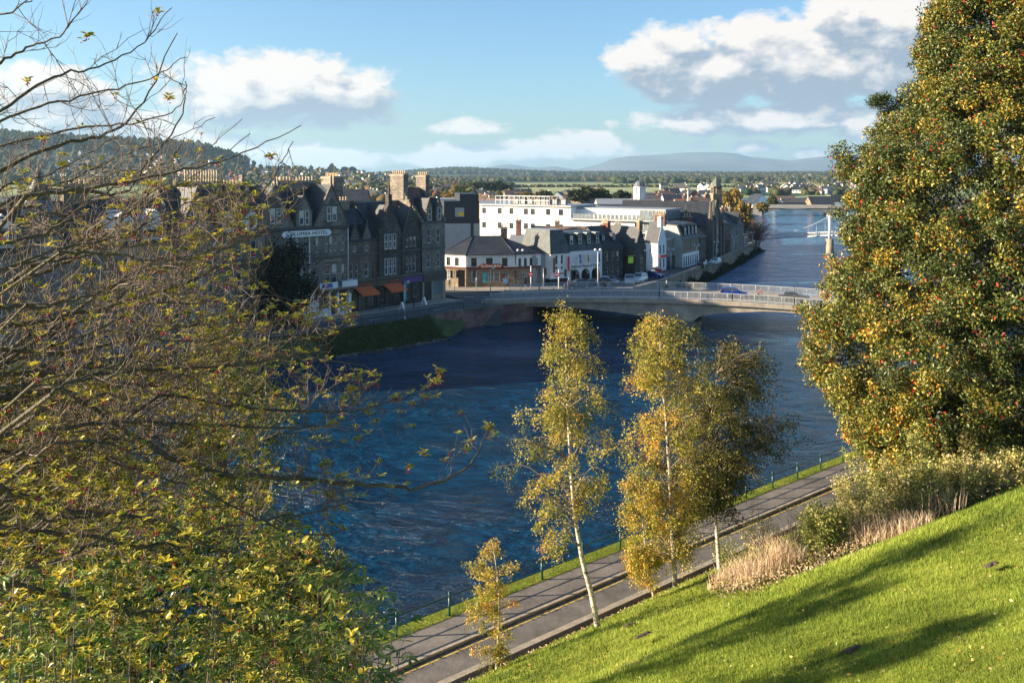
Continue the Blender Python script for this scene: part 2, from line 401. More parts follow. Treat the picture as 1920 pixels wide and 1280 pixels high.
# white ground floor with portico
gops=[(9.1,5.5,1.9,2.6),(12.4,5.5,1.9,2.6)]
b=MB(); wallgrid(b,0,14,G,8.5,gops+[(10.75,G+.15,1.1,3.3),(2,5.6,1.6,2.3),(5,5.6,1.6,2.3)],-.9,.4); b.poly([(0,-.9,8.5),(14,-.9,8.5),(14,0,8.5),(0,0,8.5)]); b.poly([(0,0,G),(0,-.9,G),(0,-.9,8.5),(0,0,8.5)]); b.poly([(14,-.9,G),(14,0,G),(14,0,8.5),(14,-.9,8.5)])
for x in (7.9,10.0,11.5,13.6): b.box(x-.18,x+.18,-1.02,-.9,G,8.0)
b.build('shopfront','white_render',h)
for x,z,w,hh in gops+[(2,5.6,1.6,2.3),(5,5.6,1.6,2.3)]: window(h,x,z,w,hh,-.62,'mull')
b=MB(); b.box(10.25,11.25,-.6,-.5,G+.15,7.75); b.box(10.4,10.7,-.62,-.6,5.2,7.4,1); b.box(10.8,11.1,-.62,-.6,5.2,7.4,1); b.build('door',['black_board','glass'],h)
b=MB(); b.box(7.2,14,-2.3,-.9,8.35,8.6)
for x in (7.6,9.2,10.9,12.6,13.7): b.extx([(-.9,7.3),(-1.2,7.5),(-2.2,8.35),(-.9,8.35)],x-.12,x+.12)
b.box(7.2,10.4,-2.35,-2.2,8.6,9.45,1); b.box(11.2,14,-2.35,-2.2,8.6,9.45,1); b.box(13.85,14,-2.2,-.05,8.6,9.45,1)
b.build('balcony',['sandstone','white_render'],h)
b=MB(); b.box(7.6,9.4,-2.42,-2.36,8.75,9.35); b.build('banner','blue_poster',h)
b=MB(); b.exty([(2.2,16.5),(2.6,16.05),(10.4,16.05),(10.8,16.5),(10.4,16.95),(2.6,16.95)],-.36,-.2); nb=b.build('name_board','white_paint',h)
text(nb,'COLUMBA HOTEL',6.5,-.38,16.5,.72,'black_board',sx=1.15)
for x in (13.95,7.): MB().bar((x,-.2,8.6),(x,-.2,17.1),.07,6).build('drainpipe','white_paint',h)
# --- middle shop 0..5.5
h=rowframe('stone_shop_house','low grey stone house beside the hotel, two small gabled dormers over orange awning',0.02)
def ex(b):
    b.box(0,5.4,-.14,0,12.7,12.9,1); b.box(0,5.4,-.2,0,8.75,9.1,1); gabwall(b,.01,5.39,.3,9.7,14.9,19.3)
    for xc in (1.35,3.7): b.exty([(xc-.75,14.2),(xc+.75,14.2),(xc+.75,15.5),(xc,17.3),(xc-.75,15.5)],-.05,2.4,0); roofy(b,xc,.75,-.12,.12,15.5,17.3,o=.08,th=.2,m=1); finial(b,xc,0,17.3,.9,.12)
shell(h,0,5.4,10,G,15.,[(.85,9.3,.55,2.2),(1.75,9.3,.55,2.2),(3.7,9.4,.75,2.2),(1.35,13.3,.75,1.65),(3.7,13.3,.75,1.65)],'old_stone',extra=ex)
rb=MB(); roofx(rb,0,5.4,0,10,15.,19.6,o=.25)
for xc in (1.35,3.7): roofy(rb,xc,.75,.1,2.6,15.5,17.25,o=.15,th=.1)
rb.box(1.0,1.7,2.0,2.9,17.15,17.35,1); rb.box(4.0,4.6,1.9,2.6,17.05,17.25,1)
rb.build('roof',['slate','bright_glass'],h)
b=MB(); b.box(4.85,5.3,-.12,-.02,9.2,11.7); b.build('banner','red_brick',h)
chimney(h,.1,4.,4.6,5.4,18.6,20.9,'warm_stone',7)
# shopfront with awning
def shopfront(root,x0,x1,fm,fascia,z1=8.75,glassy=True,name='shopfront'):
    b=MB(); n=max(2,int((x1-x0)/1.7)); w=(x1-x0-.3)/n
    ops=[(x0+.15+w*(i+.5),G+.5 if i%3!=1 else G+.05,w-.25,2.6 if i%3!=1 else 3.05) for i in range(n)]
    wallgrid(b,x0,x1,G,z1,ops,-.12,.3); b.box(x0,x1,-.32,-.12,7.75,z1-.1,1); b.poly([(x0,0,G),(x0,-.12,G),(x0,-.12,z1),(x0,0,z1)]);b.poly([(x1,0,G),(x1,-.12,G),(x1,-.12,z1),(x1,0,z1)])
    for x,z,w_,h_ in ops: b.box(x-w_/2,x+w_/2,.1,.16,z,z+h_,2)
    return b.build(name,[fm,fascia,'glass'],root)
shopfront(h,.1,5.4,'black_board','brown_board')
def awning(root,x0,x1,z,out=1.9,drop=.85):
    b=MB(); b.ext([(-.33,z),(-.33,z+.06),(-.33-out,z-drop+.06),(-.33-out,z-drop-.25),(-.33-out+.04,z-drop-.25),(-.33-out+.04,z-drop)],lambda p,t:(t,p[0],p[1]),x0,x1); b.build('awning','orange_canvas',root)
awning(h,1.0,4.4,7.9,1.9)
text(h,'BAR & KITCHEN',2.6,-.37,8.3,.42,'orange_canvas')
# --- twin gables 5.5..15
h=rowframe('twin_gabled_shops','dark stone shops with two pointed gables and triple windows, orange awning and purple fascia',5.46)
def ex(b):
    b.box(0,9.7,-.14,0,12.7,12.95,1); b.box(0,9.7,-.25,0,8.75,9.15,1); gabwall(b,.01,9.69,.4,10.6,15.2,20.2)
    b.exty([(.5,15.),(4.9,15.),(4.9,16.4),(4.3,16.9),(4.3,17.8),(3.5,18.6),(3.5,19.6),(3.05,20.2),(3.05,21.8),(2.35,21.8),(2.35,20.2),(1.9,19.6),(1.9,18.6),(1.1,17.8),(1.1,16.9),(.5,16.4)],-.3,.5,0)
    b.exty([(.5,15.),(4.9,15.),(2.7,20.)],.5,5,0); finial(b,2.7,0,21.8,1.6,.25)
    b.exty([(5.6,15.),(9.1,15.),(9.1,15.6),(7.35,19.7),(5.6,15.6)],-.06,4.2,0); roofy(b,7.35,1.75,-.16,.2,15.6,19.7,o=.12,th=.28,m=1); finial(b,7.35,0,19.7,1.4)
    b.box(.5,4.9,-.3,0,9.15,15.,0); b.cone(7.35,-.1,17.4,17.41,.01,.01)
shell(h,0,9.7,11,G,15.2,[(x,12.95+.4,.62,2.3) for x in (6.55,7.35,8.15)]+[(x,9.4,.62,2.5) for x in (6.55,7.35,8.15)],'dark_stone',extra=ex)
for x in (1.8,2.65,3.5):
    for z,hh in ((13.35,2.3),(9.4,2.5)): window(h,x,z,.6,hh,-.4)
rb=MB(); roofx(rb,0,9.7,0,11,15.2,20.4,o=.1,yr=5.5); roofy(rb,2.7,2.2,.5,5.6,15.,20.,o=.1); roofy(rb,7.35,1.75,.2,4.4,15.6,19.6)
rb.box(3.9,4.5,2.,2.5,17.2,17.4,1); rb.build('roof',['slate','bright_glass'],h)
b=MB(); b.box(.2,9.5,5.3,5.7,20.4,20.65); b.build('ridge_coping','light_slate',h)
chimney(h,-2.4,-.6,7.2,10.4,18.5,24.6,'grey_stone',8,alongy=True)
for x in (5.2,9.55): MB().bar((x,-.12,9),(x,-.12,15),.07,6).build('drainpipe','dark_metal',h)
shopfront(h,.1,5.2,'black_board','brown_board'); shopfront(h,5.3,9.6,'black_board','purple_board')
awning(h,1.2,4.6,7.9,1.9); text(h,'RIVER',3.6,-.37,8.35,.6,'orange_canvas')
b=MB(); b.box(5.35,6.1,-.36,-.33,5.,7.6); b.build('window_poster','teal_poster',h)
# --- tower block 15..20.3 with crow stepped gable
h=rowframe('crow_stepped_stone_block','tall stone corner block with crow-stepped gable and big chimneys, end of the hotel row',15.2)
def ex(b):
    b.box(0,5.2,-.14,0,12.75,13.,1); b.box(0,5.2,-.25,0,8.75,9.2,1)
    gabwall(b,.3,4.9,.2,10.8,17.2,22.2); crowstep(b,-.35,.3,-.1,11.1,17.2,23.4,12); crowstep(b,4.9,5.3,-.1,11.1,17.2,23.,12)
    for xc in (1.6,3.8): b.exty([(xc-.65,17.),(xc+.65,17.),(xc+.65,19.4),(xc,21.),(xc-.65,19.4)],-.05,3.2,0); roofy(b,xc,.65,-.12,.12,19.4,21.,o=.08,th=.2,m=1)
    b.box(0,5.2,-.1,0,16.9,17.2,1)
shell(h,0,5.2,11,9.2,17.2,[(x,z,.75,2.3) for x in (1.6,3.8) for z in (9.75,13.7)],'grey_stone',extra=ex)
for x in (1.6,3.8): window(h,x,17.5,.7,1.9,-.12)
rb=MB(); roofx(rb,.3,4.9,0,11,17.2,22.6,o=.05)
for xc in (1.6,3.8): roofy(rb,xc,.65,.12,3.4,19.4,20.95,o=.12,th=.1)
rb.build('roof','slate',h)
chimney(h,-.5,.5,3.9,7.2,20.8,25.,'grey_stone',7,alongy=True); chimney(h,4.5,5.4,3.9,6.3,20.8,24.8,'grey_stone',5,alongy=True)
b=MB(); b.box(0,5.2,0,11,G,9.2); b.box(0,.35,-.15,0,G,9.); b.box(4.5,5.2,-.15,0,G,9.); b.box(2.,2.3,-.15,0,G,9.,0); b.box(0,5.2,-.35,-.15,7.6,8.75,1)
b.box(.4,1.95,-.06,-.02,G+.1,7.5,3); b.box(2.4,4.4,-.06,-.02,G+.9,7.5,2); b.build('shopfront',['sandstone','brown_board','bright_glass','black_board'],h)
# --- left of the hotel
h=rowframe('gabled_terrace_house','stone terrace with steep slate roof and a very long stack of tall chimney pots',-27.)
def ex(b):
    b.box(0,12.8,-.14,0,12.7,12.95,1); b.box(0,12.8,-.2,0,16.9,17.2,1); gabwall(b,.01,12.79,.2,10.8,17.2,23.)
    b.exty([(0.1,17.2),(5.1,17.2),(2.6,23.2)],-.05,5.4,0); roofy(b,2.6,2.5,-.15,.2,17.2,23.2,o=.12,th=.28,m=1)
    crowstep(b,12.4,12.9,1.5,9.5,18.5,24.6,9)
shell(h,0,12.8,11,G,17.2,[(x,z,.8,2.3) for x in (1.6,3.,4.6,7.0,8.8,11.) for z in (5.4,9.5,13.7)],'grey_stone',extra=ex)
for d in (-.6,.6): window(h,2.6+d,18.1,.75,2.,-.12)
for xc in (7.2,10.6): window(h,xc,17.6,1.,1.8,-.1)
rb=MB(); roofx(rb,0,12.4,0,11,17.2,23.2,o=.25); roofy(rb,2.6,2.5,.2,5.6,17.2,23.1,o=.2)
for xc in (7.2,10.6): roofy(rb,xc,.9,-.2,3.,19.4,20.6,o=.15,th=.12)
rb.build('roof','slate',h)
for xc in (7.2,10.6): MB().exty([(xc-.85,17.2),(xc+.85,17.2),(xc+.85,19.4),(xc,20.6),(xc-.85,19.4)],-.04,2.8,0).build('dormer','white_render',h)
b=MB(); b.box(3.4,12.2,5.3,5.7,23.2,23.55); b.build('ridge_coping','light_slate',h)
chimney(h,3.8,8.9,5.0,5.9,22.8,23.9,'warm_stone',13,h=1.6); chimney(h,9.6,12.,5.0,5.9,22.8,23.6,'warm_stone',5)
h=rowframe('turreted_stone_terrace','long stone terrace behind the bare twigs with a conical slate turret and white dormers',-56.)
def ex(b):
    b.box(0,28.8,-.2,0,16.3,16.6,1); b.cone(12.4,.6,G,18.4,2.3,2.3,14)
shell(h,0,28.8,11,G,16.6,[(x,z,.9,2.2) for x in (2,5,8,17,20,23,26.5) for z in (5.4,9.4,13.3)],'grey_stone',extra=ex)
rb=MB(); roofx(rb,0,28.8,0,11,16.6,21.6,o=.3); rb.lathe(12.4,.6,[(2.6,18.4),(1.3,22.),(.05,26.)],16,1); rb.build('roof',['slate','light_slate'],h)
for xc in (8.4,22.,26.): MB().exty([(xc-1.5,16.6),(xc+1.5,16.6),(xc+1.5,19.2),(xc,20.6),(xc-1.5,19.2)],.1,4.,0).build('dormer','white_render',h)
for xc in (8.4,22.,26.):
    for d in (-.95,0,.95): window(h,xc+d,17.1,.75 if d else .9,1.8,-.0,'sash')
chimney(h,17.,20.,5.,5.9,21.,23.8,'warm_stone',5); chimney(h,4.,6.,5.,5.9,21.,23.6,'warm_stone',4)
# ================================================================ buildings across the bridge
# --- pub : three faces
c0=Vector((-12.7,166.6)); c1=Vector((-8.3,164.3)); c2=Vector((.55,164.7)); c3=Vector((5.3,167.4))
pub=thing('public_house','white and brown stone corner pub with dark hipped roof and red signboard','building',(c1.x,c1.y,0),0)
o=c1
L=[c-o for c in (c0,c1,c2,c3)]; bk=[Vector((-3.6,11.)),Vector((8.,11.5))]
b=MB(); sm=MB(); ZE=10.4; ZM=7.9
faces=[(L[0],L[1],[(1.2,8.3,.85,1.45),(3.0,8.3,.85,1.45)],[(1.1,5.6,1.,1.7)]),
 (L[1],L[2],[(1.4,8.25,1.,1.5),(4.2,8.25,1.2,1.5),(7.,8.25,1.,1.5)],[(1.4,5.4,.8,1.7),(3.4,5.5,1.1,1.6),(4.5,5.5,.9,1.6),(5.6,5.5,.9,1.6),(7.2,5.5,.9,1.6)]),
 (L[2],L[3],[(1.0,8.2,.55,1.4),(2.2,8.2,.6,1.4),(3.4,8.2,.6,1.4),(4.6,8.2,.55,1.4)],[(2.,5.3,.9,1.7),(4.4,5.5,.7,1.6)])]
for a,c,uo,lo in faces:
    d=(c-a); ln=d.length; d.normalize(); nn=Vector((-d.y,d.x)); rz=math.atan2(d.y,d.x)
    fn=lambda x,y,z,a=a,d=d,nn=nn:(a.x+d.x*x+nn.x*y,a.y+d.y*x+nn.y*y,z)
    wallgrid(b,0,ln,ZM,ZE,uo,0,.18,fn=fn); wallgrid(b,0,ln,G,ZM,lo,0,.18,m=1,fn=fn)
    for x,z,w,hh in uo+lo:
        p=fn(x,.1,z); inst('window',wmesh(w,hh,'grid','white_paint' if (x,z,w,hh) in lo else 'brown_board'),pub,p,rz)
    i=len(sm.v); 
    for q in ((-.0,-.14,7.75),(ln,-.14,7.75),(ln,-.14,8.1),(-.0,-.14,8.1),(0,0,7.75),(ln,0,7.75),(ln,0,8.1),(0,0,8.1)): sm.v.append(fn(*q))
    for f in ((0,1,2,3),(3,2,6,7),(4,5,1,0),(1,5,6,2),(4,0,3,7)): sm.f.append(tuple(i+k for k in f)); sm.m.append(0); sm.sm.append(False)
for a,c in ((L[3],bk[1]),(bk[1],bk[0]),(bk[0],L[0])): b.poly([(a.x,a.y,G),(c.x,c.y,G),(c.x,c.y,ZE),(a.x,a.y,ZE)],0)
b.build('wall',['white_render','warm_stone'],pub); sm.build('fascia','maroon_board',pub)
rb=MB(); ro=[L[0]+Vector((-.35,-.2)),L[1]+Vector((-.1,-.4)),L[2]+Vector((.1,-.4)),L[3]+Vector((.4,-.25)),bk[1]+Vector((.4,.3)),bk[0]+Vector((-.3,.3))]
r1=Vector((1.0,5.6)); r2=Vector((6.0,6.2)); ZR=13.4; v3=lambda v,z:(v.x,v.y,z); ze=ZE+.02
rb.poly([v3(ro[0],ze),v3(ro[1],ze),v3(r1,ZR)]); rb.poly([v3(ro[1],ze),v3(ro[2],ze),v3(r2,ZR),v3(r1,ZR)]); rb.poly([v3(ro[2],ze),v3(ro[3],ze),v3(r2,ZR)])
rb.poly([v3(ro[3],ze),v3(ro[4],ze),v3(r2,ZR)]); rb.poly([v3(ro[4],ze),v3(ro[5],ze),v3(r1,ZR),v3(r2,ZR)]); rb.poly([v3(ro[5],ze),v3(ro[0],ze),v3(r1,ZR)])
rb.poly([v3(q,ze-.12) for q in reversed(ro)])
for i in range(6): a,c=ro[i],ro[(i+1)%6]; rb.poly([v3(a,ze-.12),v3(c,ze-.12),v3(c,ze),v3(a,ze)],1)
for a,c in ((ro[0],r1),(ro[1],r1),(ro[2],r2),(ro[3],r2)): rb.bar((a.x,a.y,ze),(c.x,c.y,ZR+.03),.07,5,1)
rb.build('roof',['slate','dark_metal'],pub)
d=MB(); d.box(2.9,6.1,-.3,-.14,7.75,8.75); d.exty([(2.1,8.1),(2.9,8.1),(2.9,8.75)],-.3,-.14); d.exty([(6.1,8.1),(6.9,8.1),(6.1,8.75)],-.3,-.14)
sb=d.build('signboard','maroon_board',pub); text(sb,'GLENALBYN',4.5,-.33,8.3,.62,'gold_paint')
d=MB(); d.box(3.0,3.7,-.05,-.02,5.3,7.1); d.build('poster','teal_poster',pub)
d=MB(); d.box(6.3,6.9,-.1,-.02,5.5,6.9); d.build('notice_board','maroon_board',pub)
d=MB(); q0=L[0]+(L[1]-L[0])*.68; d.box(q0.x-.05,q0.x+1.25,q0.y-.62,q0.y+.1,G,7.6); d.build('door','black_board',pub)
chimney(pub,6.2,7.4,5.4,6.3,12.4,15.0,'brown_tile' if False else 'dark_stone',2)
for x,y in ((.02,-.08),(8.95,.32)):
    d=MB(); d.bar((x,y,G),(x,y,ZE),.07,6); d.build('drainpipe','dark_metal',pub)
# --- row B
B0=Vector((7.1,167.,0)); BD=Vector((22.2-7.1,178-167.,0)); BL=BD.length; BD.normalize(); BR=math.atan2(BD.y,BD.x)
def sB(px): u=(px-960)/F; return (167*u-7.1)/(BD.x-BD.y*u)
def rowB(name,label,s,off=0): return thing(name,label,'building',(B0.x+BD.x*s-BD.y*off,B0.y+BD.y*s+BD.x*off,0),BR)
print('rowB s',[round(sB(p),1) for p in (1032,1067,1133,1172,1188,1203)])
h=rowB('mansard_shop','white shop with tall grey slate mansard roof and two red vertical banners',0)
lops=[]
shell(h,0,4.3,9,5.6,10.2,[(1.4,8.3,.5,1.6),(2.7,8.3,.5,1.6),(1.4,7.3,.45,.5),(2.7,7.3,.45,.5)],'white_render',fm='brown_board')
b=MB(); b.box(.1,4.2,.15,8.8,G,5.6); b.build('shopfront','black_board',h)
rb=MB(); x0,x1,y0,y1,z0,z1=-.2,4.5,-.2,9.2,10.2,14.6; a=1.1
lo=[(x0,y0,z0),(x1,y0,z0),(x1,y1,z0),(x0,y1,z0)]; hi=[(x0+.7,y0+a,z1),(x1-.9,y0+a,z1),(x1-.9,y1-a,z1),(x0+.7,y1-a,z1)]
for i in range(4): rb.poly([lo[i],lo[(i+1)%4],hi[(i+1)%4],hi[i]])
rb.poly(hi,1); rb.poly(lo[::-1],1); rb.build('roof',['green_slate','lead'],h)
for x in (.45,3.9):
    b=MB(); b.box(x-.22,x+.22,-.55,-.47,6.8,9.6); b.bar((x,0,9.6),(x,-.6,9.6),.03); b.build('banner','red_brick' if x<1 else 'red_paint',h)
text(h,'KILTMAKERS',2.1,-.06,6.5,.42,'black_board')
d0=MB(); d0.box(-3.0,-.05,1.5,9,G,10.0); d0.build('side_wall','grey_render',h)  # grey colour stands in for the shade on this side of the shop
h=rowB('white_arcaded_shop','long white shop with three dark ground floor arches, slate mansard dormers and three flags',4.35)
b=MB(); Lb=8.3; b.poly([(0,0,7.4),(Lb,0,7.4),(Lb,0,10.6),(0,0,10.6)])
xs=[1.6,4.15,6.7]; rr=1.05; zc=6.0
for i,xc in enumerate(xs):
    xl=0 if i==0 else (xs[i-1]+xc)/2; xr=Lb if i==2 else (xs[i+1]+xc)/2
    b.poly([(xl,0,G),(xc-rr,0,G),(xc-rr,0,zc),(xl,0,zc)]); b.poly([(xc+rr,0,G),(xr,0,G),(xr,0,zc),(xc+rr,0,zc)])
    n=12
    for k in range(n):
        a1=math.pi*(1-k/n); a2=math.pi*(1-(k+1)/n); p=(xc+rr*math.cos(a1),zc+rr*math.sin(a1)); q=(xc+rr*math.cos(a2),zc+rr*math.sin(a2))
        tx1=xl+(xr-xl)*k/n; tx2=xl+(xr-xl)*(k+1)/n
        b.poly([(p[0],0,p[1]),(q[0],0,q[1]),(tx2,0,7.4),(tx1,0,7.4)]); b.poly([(p[0],0,p[1]),(p[0],1.2,p[1]),(q[0],1.2,q[1]),(q[0],0,q[1])])
    b.poly([(xl,0,zc),(xc-rr,0,zc),(xl,0,7.4)]); b.poly([(xr,0,zc),(xr,0,7.4),(xc+rr,0,zc)])
    b.box(xc-rr-.05,xc+rr+.05,1.2,1.3,G,7.2,1)
b.poly([(0,0,G),(0,0,10.6),(0,9,10.6),(0,9,G)]); b.poly([(Lb,0,G),(Lb,9,G),(Lb,9,10.6),(Lb,0,10.6)]); b.poly([(0,9,G),(0,9,10.6),(Lb,9,10.6),(Lb,9,G)])
b.build('wall',['white_render','black_board'],h)
text(h,'Highland House of Fraser',4.15,-.03,7.55,.78,'black_board',sx=.82)
rb=MB(); rb.extx([(-.15,10.5),(-.15,10.7),(1.6,13.9),(7.5,13.9),(9.1,10.7),(9.1,10.5)],-.05,Lb+.1); rb.build('roof','green_slate',h)
for i,x in enumerate((.9,3.,5.2,7.4)):
    b=MB(); b.box(x-.45,x+.45,.35,2.,11.3,13.7); b.box(x-.55,x+.55,.25,2.2,13.7,13.85,1); dm=b.build('dormer',['green_slate','lead'],h); window(dm,x,11.8,.65,1.6,.25)
for x,c1_,c2_ in ((2.2,'blue_poster','white_paint'),(4.2,'yellow_paint','red_paint'),(6.9,'blue_poster','red_paint')):
    b=MB(); b.bar((x,0,9.6),(x-.55,-1.5,10.1),.03,5); b.poly([(x,-.35,9.7),(x-.4,-1.3,10.0),(x-.1,-1.2,8.4),(x+.1,-.5,8.1)],1); b.poly([(x-.12,-.62,9.3),(x-.28,-1.0,9.4),(x-.1,-.98,8.8),(x,-.66,8.7)],2); b.build('flag',['white_paint',c1_,c2_],h)
h=rowB('brown_stone_house','brown stone house with slate roof and two tiny white dormer windows',12.75)
def ex(b): gabwall(b,.01,5.3,.2,8.8,10.7,14.4)
shell(h,0,5.3,9,G,10.7,[(x,z,.6,1.7) for x in (1.2,2.6,4.0) for z in (5.2,8.2)],'dark_stone',extra=ex,fm='white_paint')
rb=MB(); roofx(rb,-.1,5.4,0,9,10.7,14.6,o=.2); rb.build('roof','slate',h)
for x in (1.0,3.8):
    b=MB(); b.exty([(x-.4,12),(x+.4,12),(x+.4,13.1),(x,13.5),(x-.4,13.1)],.9,2.6); dm=b.build('dormer','slate',h); window(dm,x,12.2,.5,.85,.82)
chimney(h,4.6,5.4,3.6,5.2,14.,15.6,'red_brick',3,alongy=True)
h=rowB('dark_gabled_house','dark brown house end gable with chimney beside a lime green board',19.6,-2.)
def ex(b): b.exty([(0,10.5),(2.9,10.5),(1.45,14.5)],0,12,0)
shell(h,0,2.9,12,G,10.5,[(1.6,7.6,.7,1.7),(1.6,5.,.7,1.5)],'dark_stone',extra=ex)
rb=MB(); roofy(rb,1.45,1.45,.1,12,10.5,14.5,o=.1); rb.build('roof','slate',h)
chimney(h,1.,1.9,.0,.8,14.,15.8,'warm_stone',2)
b=MB(); b.box(-2.2,-.9,-.3,-.2,7.7,8.9); b.bar((-2.2,0,9.1),(-.1,0,9.1),.05); sg=b.build('hanging_sign',['lime_board'],h)
# --- modern charcoal block
h=thing('modern_charcoal_block','modern block with charcoal cladding above pale grey wall and a small yellow sign','building',(-14.2,189.5,0),R(9))
b=MB(); b.box(0,7.4,0,14,14.6,19.3); b.box(3.3,7.3,.05,12,19.3,20.8); b.box(.02,7.38,.04,14,G,14.6,1); b.box(5.6,6.2,-.05,.0,9,17.8,0); b.build('wall',['charcoal_cladding','grey_render'],h)
b=MB(); b.box(2.3,4.2,-.14,-.04,16.0,17.9,0); b.box(3.0,4.1,-.17,-.14,16.2,17.,1); b.build('signboard',['grey_render','yellow_paint'],h)
h=thing('grey_flat_roofed_block','dull grey flat roofed block between the hotel row and the charcoal block','building',(-16.8,196,0),R(-6))
b=MB(); b.box(-8,2.4,0,12,G,18.2); b.box(-8.1,2.5,-.1,12,18.2,18.5,1); b.build('wall',['charcoal_cladding','lead'],h)
# --- white hotel
W0=Vector((-8.3,235,0)); WR=math.atan2(-.527,.85)
h=thing('white_modern_hotel','long white flat roofed hotel with rows of square windows and glass balconies','building',W0,WR)
cols=[1.3,6.1,9.6,13.9,15.9,20.3,23.9]
b=MB(); ops=[(x,z,1.25,1.5) for x in cols for z in (7.3,11.1,14.95-.15)]
shell(h,0,26.6,14,G,16.9,ops,'white_render',fm='dark_metal',st='mull',winy=.14)
b=MB(); b.box(-.3,27,-.7,14.3,16.9,17.25); b.box(26.6,50,3.,14,16.3,16.7); b.box(26.2,50.5,-1.2,3.,13.9,14.25); b.box(37,52,-1.5,4,11.2,11.6,0); b.build('roof',['lead'],h)
for x in (4.3,6.9): MB().box(x,x+.1,-.09,0,G,16.8).build('drainpipe','grey_metal',h)
shell(h,26.6,43.5,14,G,13.9,[(x,10.9,1.25,1.5) for x in (28.6,31.2,36.,39.,42.)],'white_render',name='lower_wall',fm='dark_metal',st='mull',winy=.1,y0=.02)
shell(h,26.62,43.5,10,14.25,16.3,[],'white_render',name='upper_wall',y0=3.05)
shell(h,43.52,50,13,G,11.2,[(44.6+1.4*i,7.5,1.2,1.4) for i in range(4)],'white_render',name='far_wall',fm='dark_metal',st='mull',y0=.5)
b=MB()
for x0,x1,z0,z1,y in ((43.55,50.,11.6,13.9,.3),(43.55,50.,14.25,16.3,3.1)):
    n=int((x1-x0)/1.0); b.box(x0,x1,y,y+.06,z0,z1)
    for i in range(n+1): x=x0+(x1-x0)*i/n; b.box(x-.05,x+.05,y-.08,y,z0,z1,1)
    b.box(x1,x1+.06,y,12,z0,z1)
b.build('glazed_wall',['bright_glass','grey_metal'],h)
for x0,x1,y,z in ((28.,50.,-1.15,14.25),(38.5,52.,-1.45,11.6)):
    b=MB(); n=int((x1-x0)/1.1)
    for i in range(n): a=x0+(x1-x0)*i/n; b.box(a+.12,a+.95,y,y+.04,z+.1,z+1.15,0); b.box(a+.0,a+.08,y-.04,y+.06,z,z+1.2,1)
    b.build('balustrade',['bright_glass','grey_metal'],h)
b=MB()
for i in range(12):
    x=3.5+i*1.45; b.box(x-.05,x+.05,2,2.1,17.25,19.3); b.box(x-.05,x+.05,6,6.1,17.25,19.3); b.box(x-.04,x+.04,2,6,19.2,19.3)
for z in (18.2,19.25): b.box(3.5,19.5,1.97,2.13,z,z+.1); b.box(3.5,19.5,5.97,6.13,z,z+.1)
b.build('roof_frame','grey_metal',h)
acm=MB(); acm.box(-.7,.7,-.4,.4,0,1.5); acm.box(-.5,.5,-.44,-.4,.3,1.2,1); acme=acm.mesh('air_conditioner',['dark_concrete','grey_metal'])
for x in (9.2,11.2,13.4,20.5,23): inst('air_conditioner',acme,h,(x,3.3,17.25))
b=MB(); b.box(15,18.5,3,6,17.25,18.5); b.build('plant_room','concrete',h)
# --- long brown roof behind
h=thing('long_brown_tiled_building','long low building with plain brown tiled roof in front of the white hotel','building',(3.4,205,0),R(-14))
b=MB(); b.box(0,21,0,9,G,10.2); gabwall(b,.05,20.95,.1,8.9,10.2,12.6); b.build('wall','red_brick',h)
rb=MB(); roofx(rb,0,21,0,9,10.2,12.9,o=.3); rb.build('roof','brown_tile',h)
chimney(h,13.8,15.,1.2,2.,11.,13.,'warm_stone',0 or 1); chimney(h,19.4,20.6,3.6,4.4,12,13.8,'red_brick',2)
h=thing('tall_chimney_house','narrow brick house whose two tall chimneys rise behind the pub roof','building',(-.6,186,0),R(-4))
b=MB(); b.box(0,13,0,7,G,9.6); gabwall(b,.05,12.9,.1,6.9,9.6,12.0); b.build('wall','red_brick',h); rb=MB(); roofx(rb,0,13,0,7,9.6,12.2); rb.build('roof','lead',h)
chimney(h,1.2,2.3,3.2,4,11.5,15.4,'red_brick',2,h=1.); chimney(h,9.3,10.3,3.2,4.,11.5,15.2,'warm_stone',2,h=1.)
# --- white gable house, pink, stone mansard
h=thing('white_gable_house','narrow white gable fronted house with a red sign and white chimney','building',(31.0,192.6,0),R(48))
def ex(b): b.exty([(0,10.5),(3.3,10.5),(1.65,14.6)],0,3.2,0)
shell(h,0,3.3,3.2,G,10.5,[(.9,8.,.5,1.8),(2.3,8.,.5,1.8),(.9,5.0,.5,1.8),(2.3,5.,.5,1.8)],'white_render',extra=ex,fm='brown_board')
rb=MB(); roofy(rb,1.65,1.65,.1,3.2,10.5,14.6,o=.1); rb.build('roof','slate',h)
chimney(h,1.2,2.1,.05,.9,13.5,15.8,'white_render',1,h=.6)
b=MB(); b.box(.2,3.1,-.4,-.3,7.2,7.7); b.build('hanging_sign','red_paint',h)
h=thing('pink_stone_building','pinkish stone building with tall narrow windows beside the white gable house','building',(33.0,195.2,0),R(60))
shell(h,0,8.,6,G,10.6,[(x,7.6,.65,2.) for x in (1.,2.4,3.8,5.2,6.6)],'pink_stone')
b=MB(); b.box(0,8,-.2,-.02,G,7.0); b.box(.3,7.7,-.25,-.2,4.9,6.6,1); b.build('shopfront',['black_board','glass'],h)
b=MB(); b.box(-.2,8.2,-.2,6,10.6,11.); b.box(1.,8,1.5,5,11.,12.6,1); b.build('roof',['lead','grey_render'],h)
h=thing('mansard_stone_house','stone house with pale green end wall, slate mansard and shop below','building',(37.4,199.,0),R(60))
def ex(b): b.extx([(0,10.4),(1.3,13.6),(6,14.),(9,10.4)],0,11.,0)
shell(h,0,11.,9,7.4,10.4,[(x,8.1,.65,1.5) for x in (1.5,3.2,5,6.8,8.6)],'warm_stone',extra=ex)
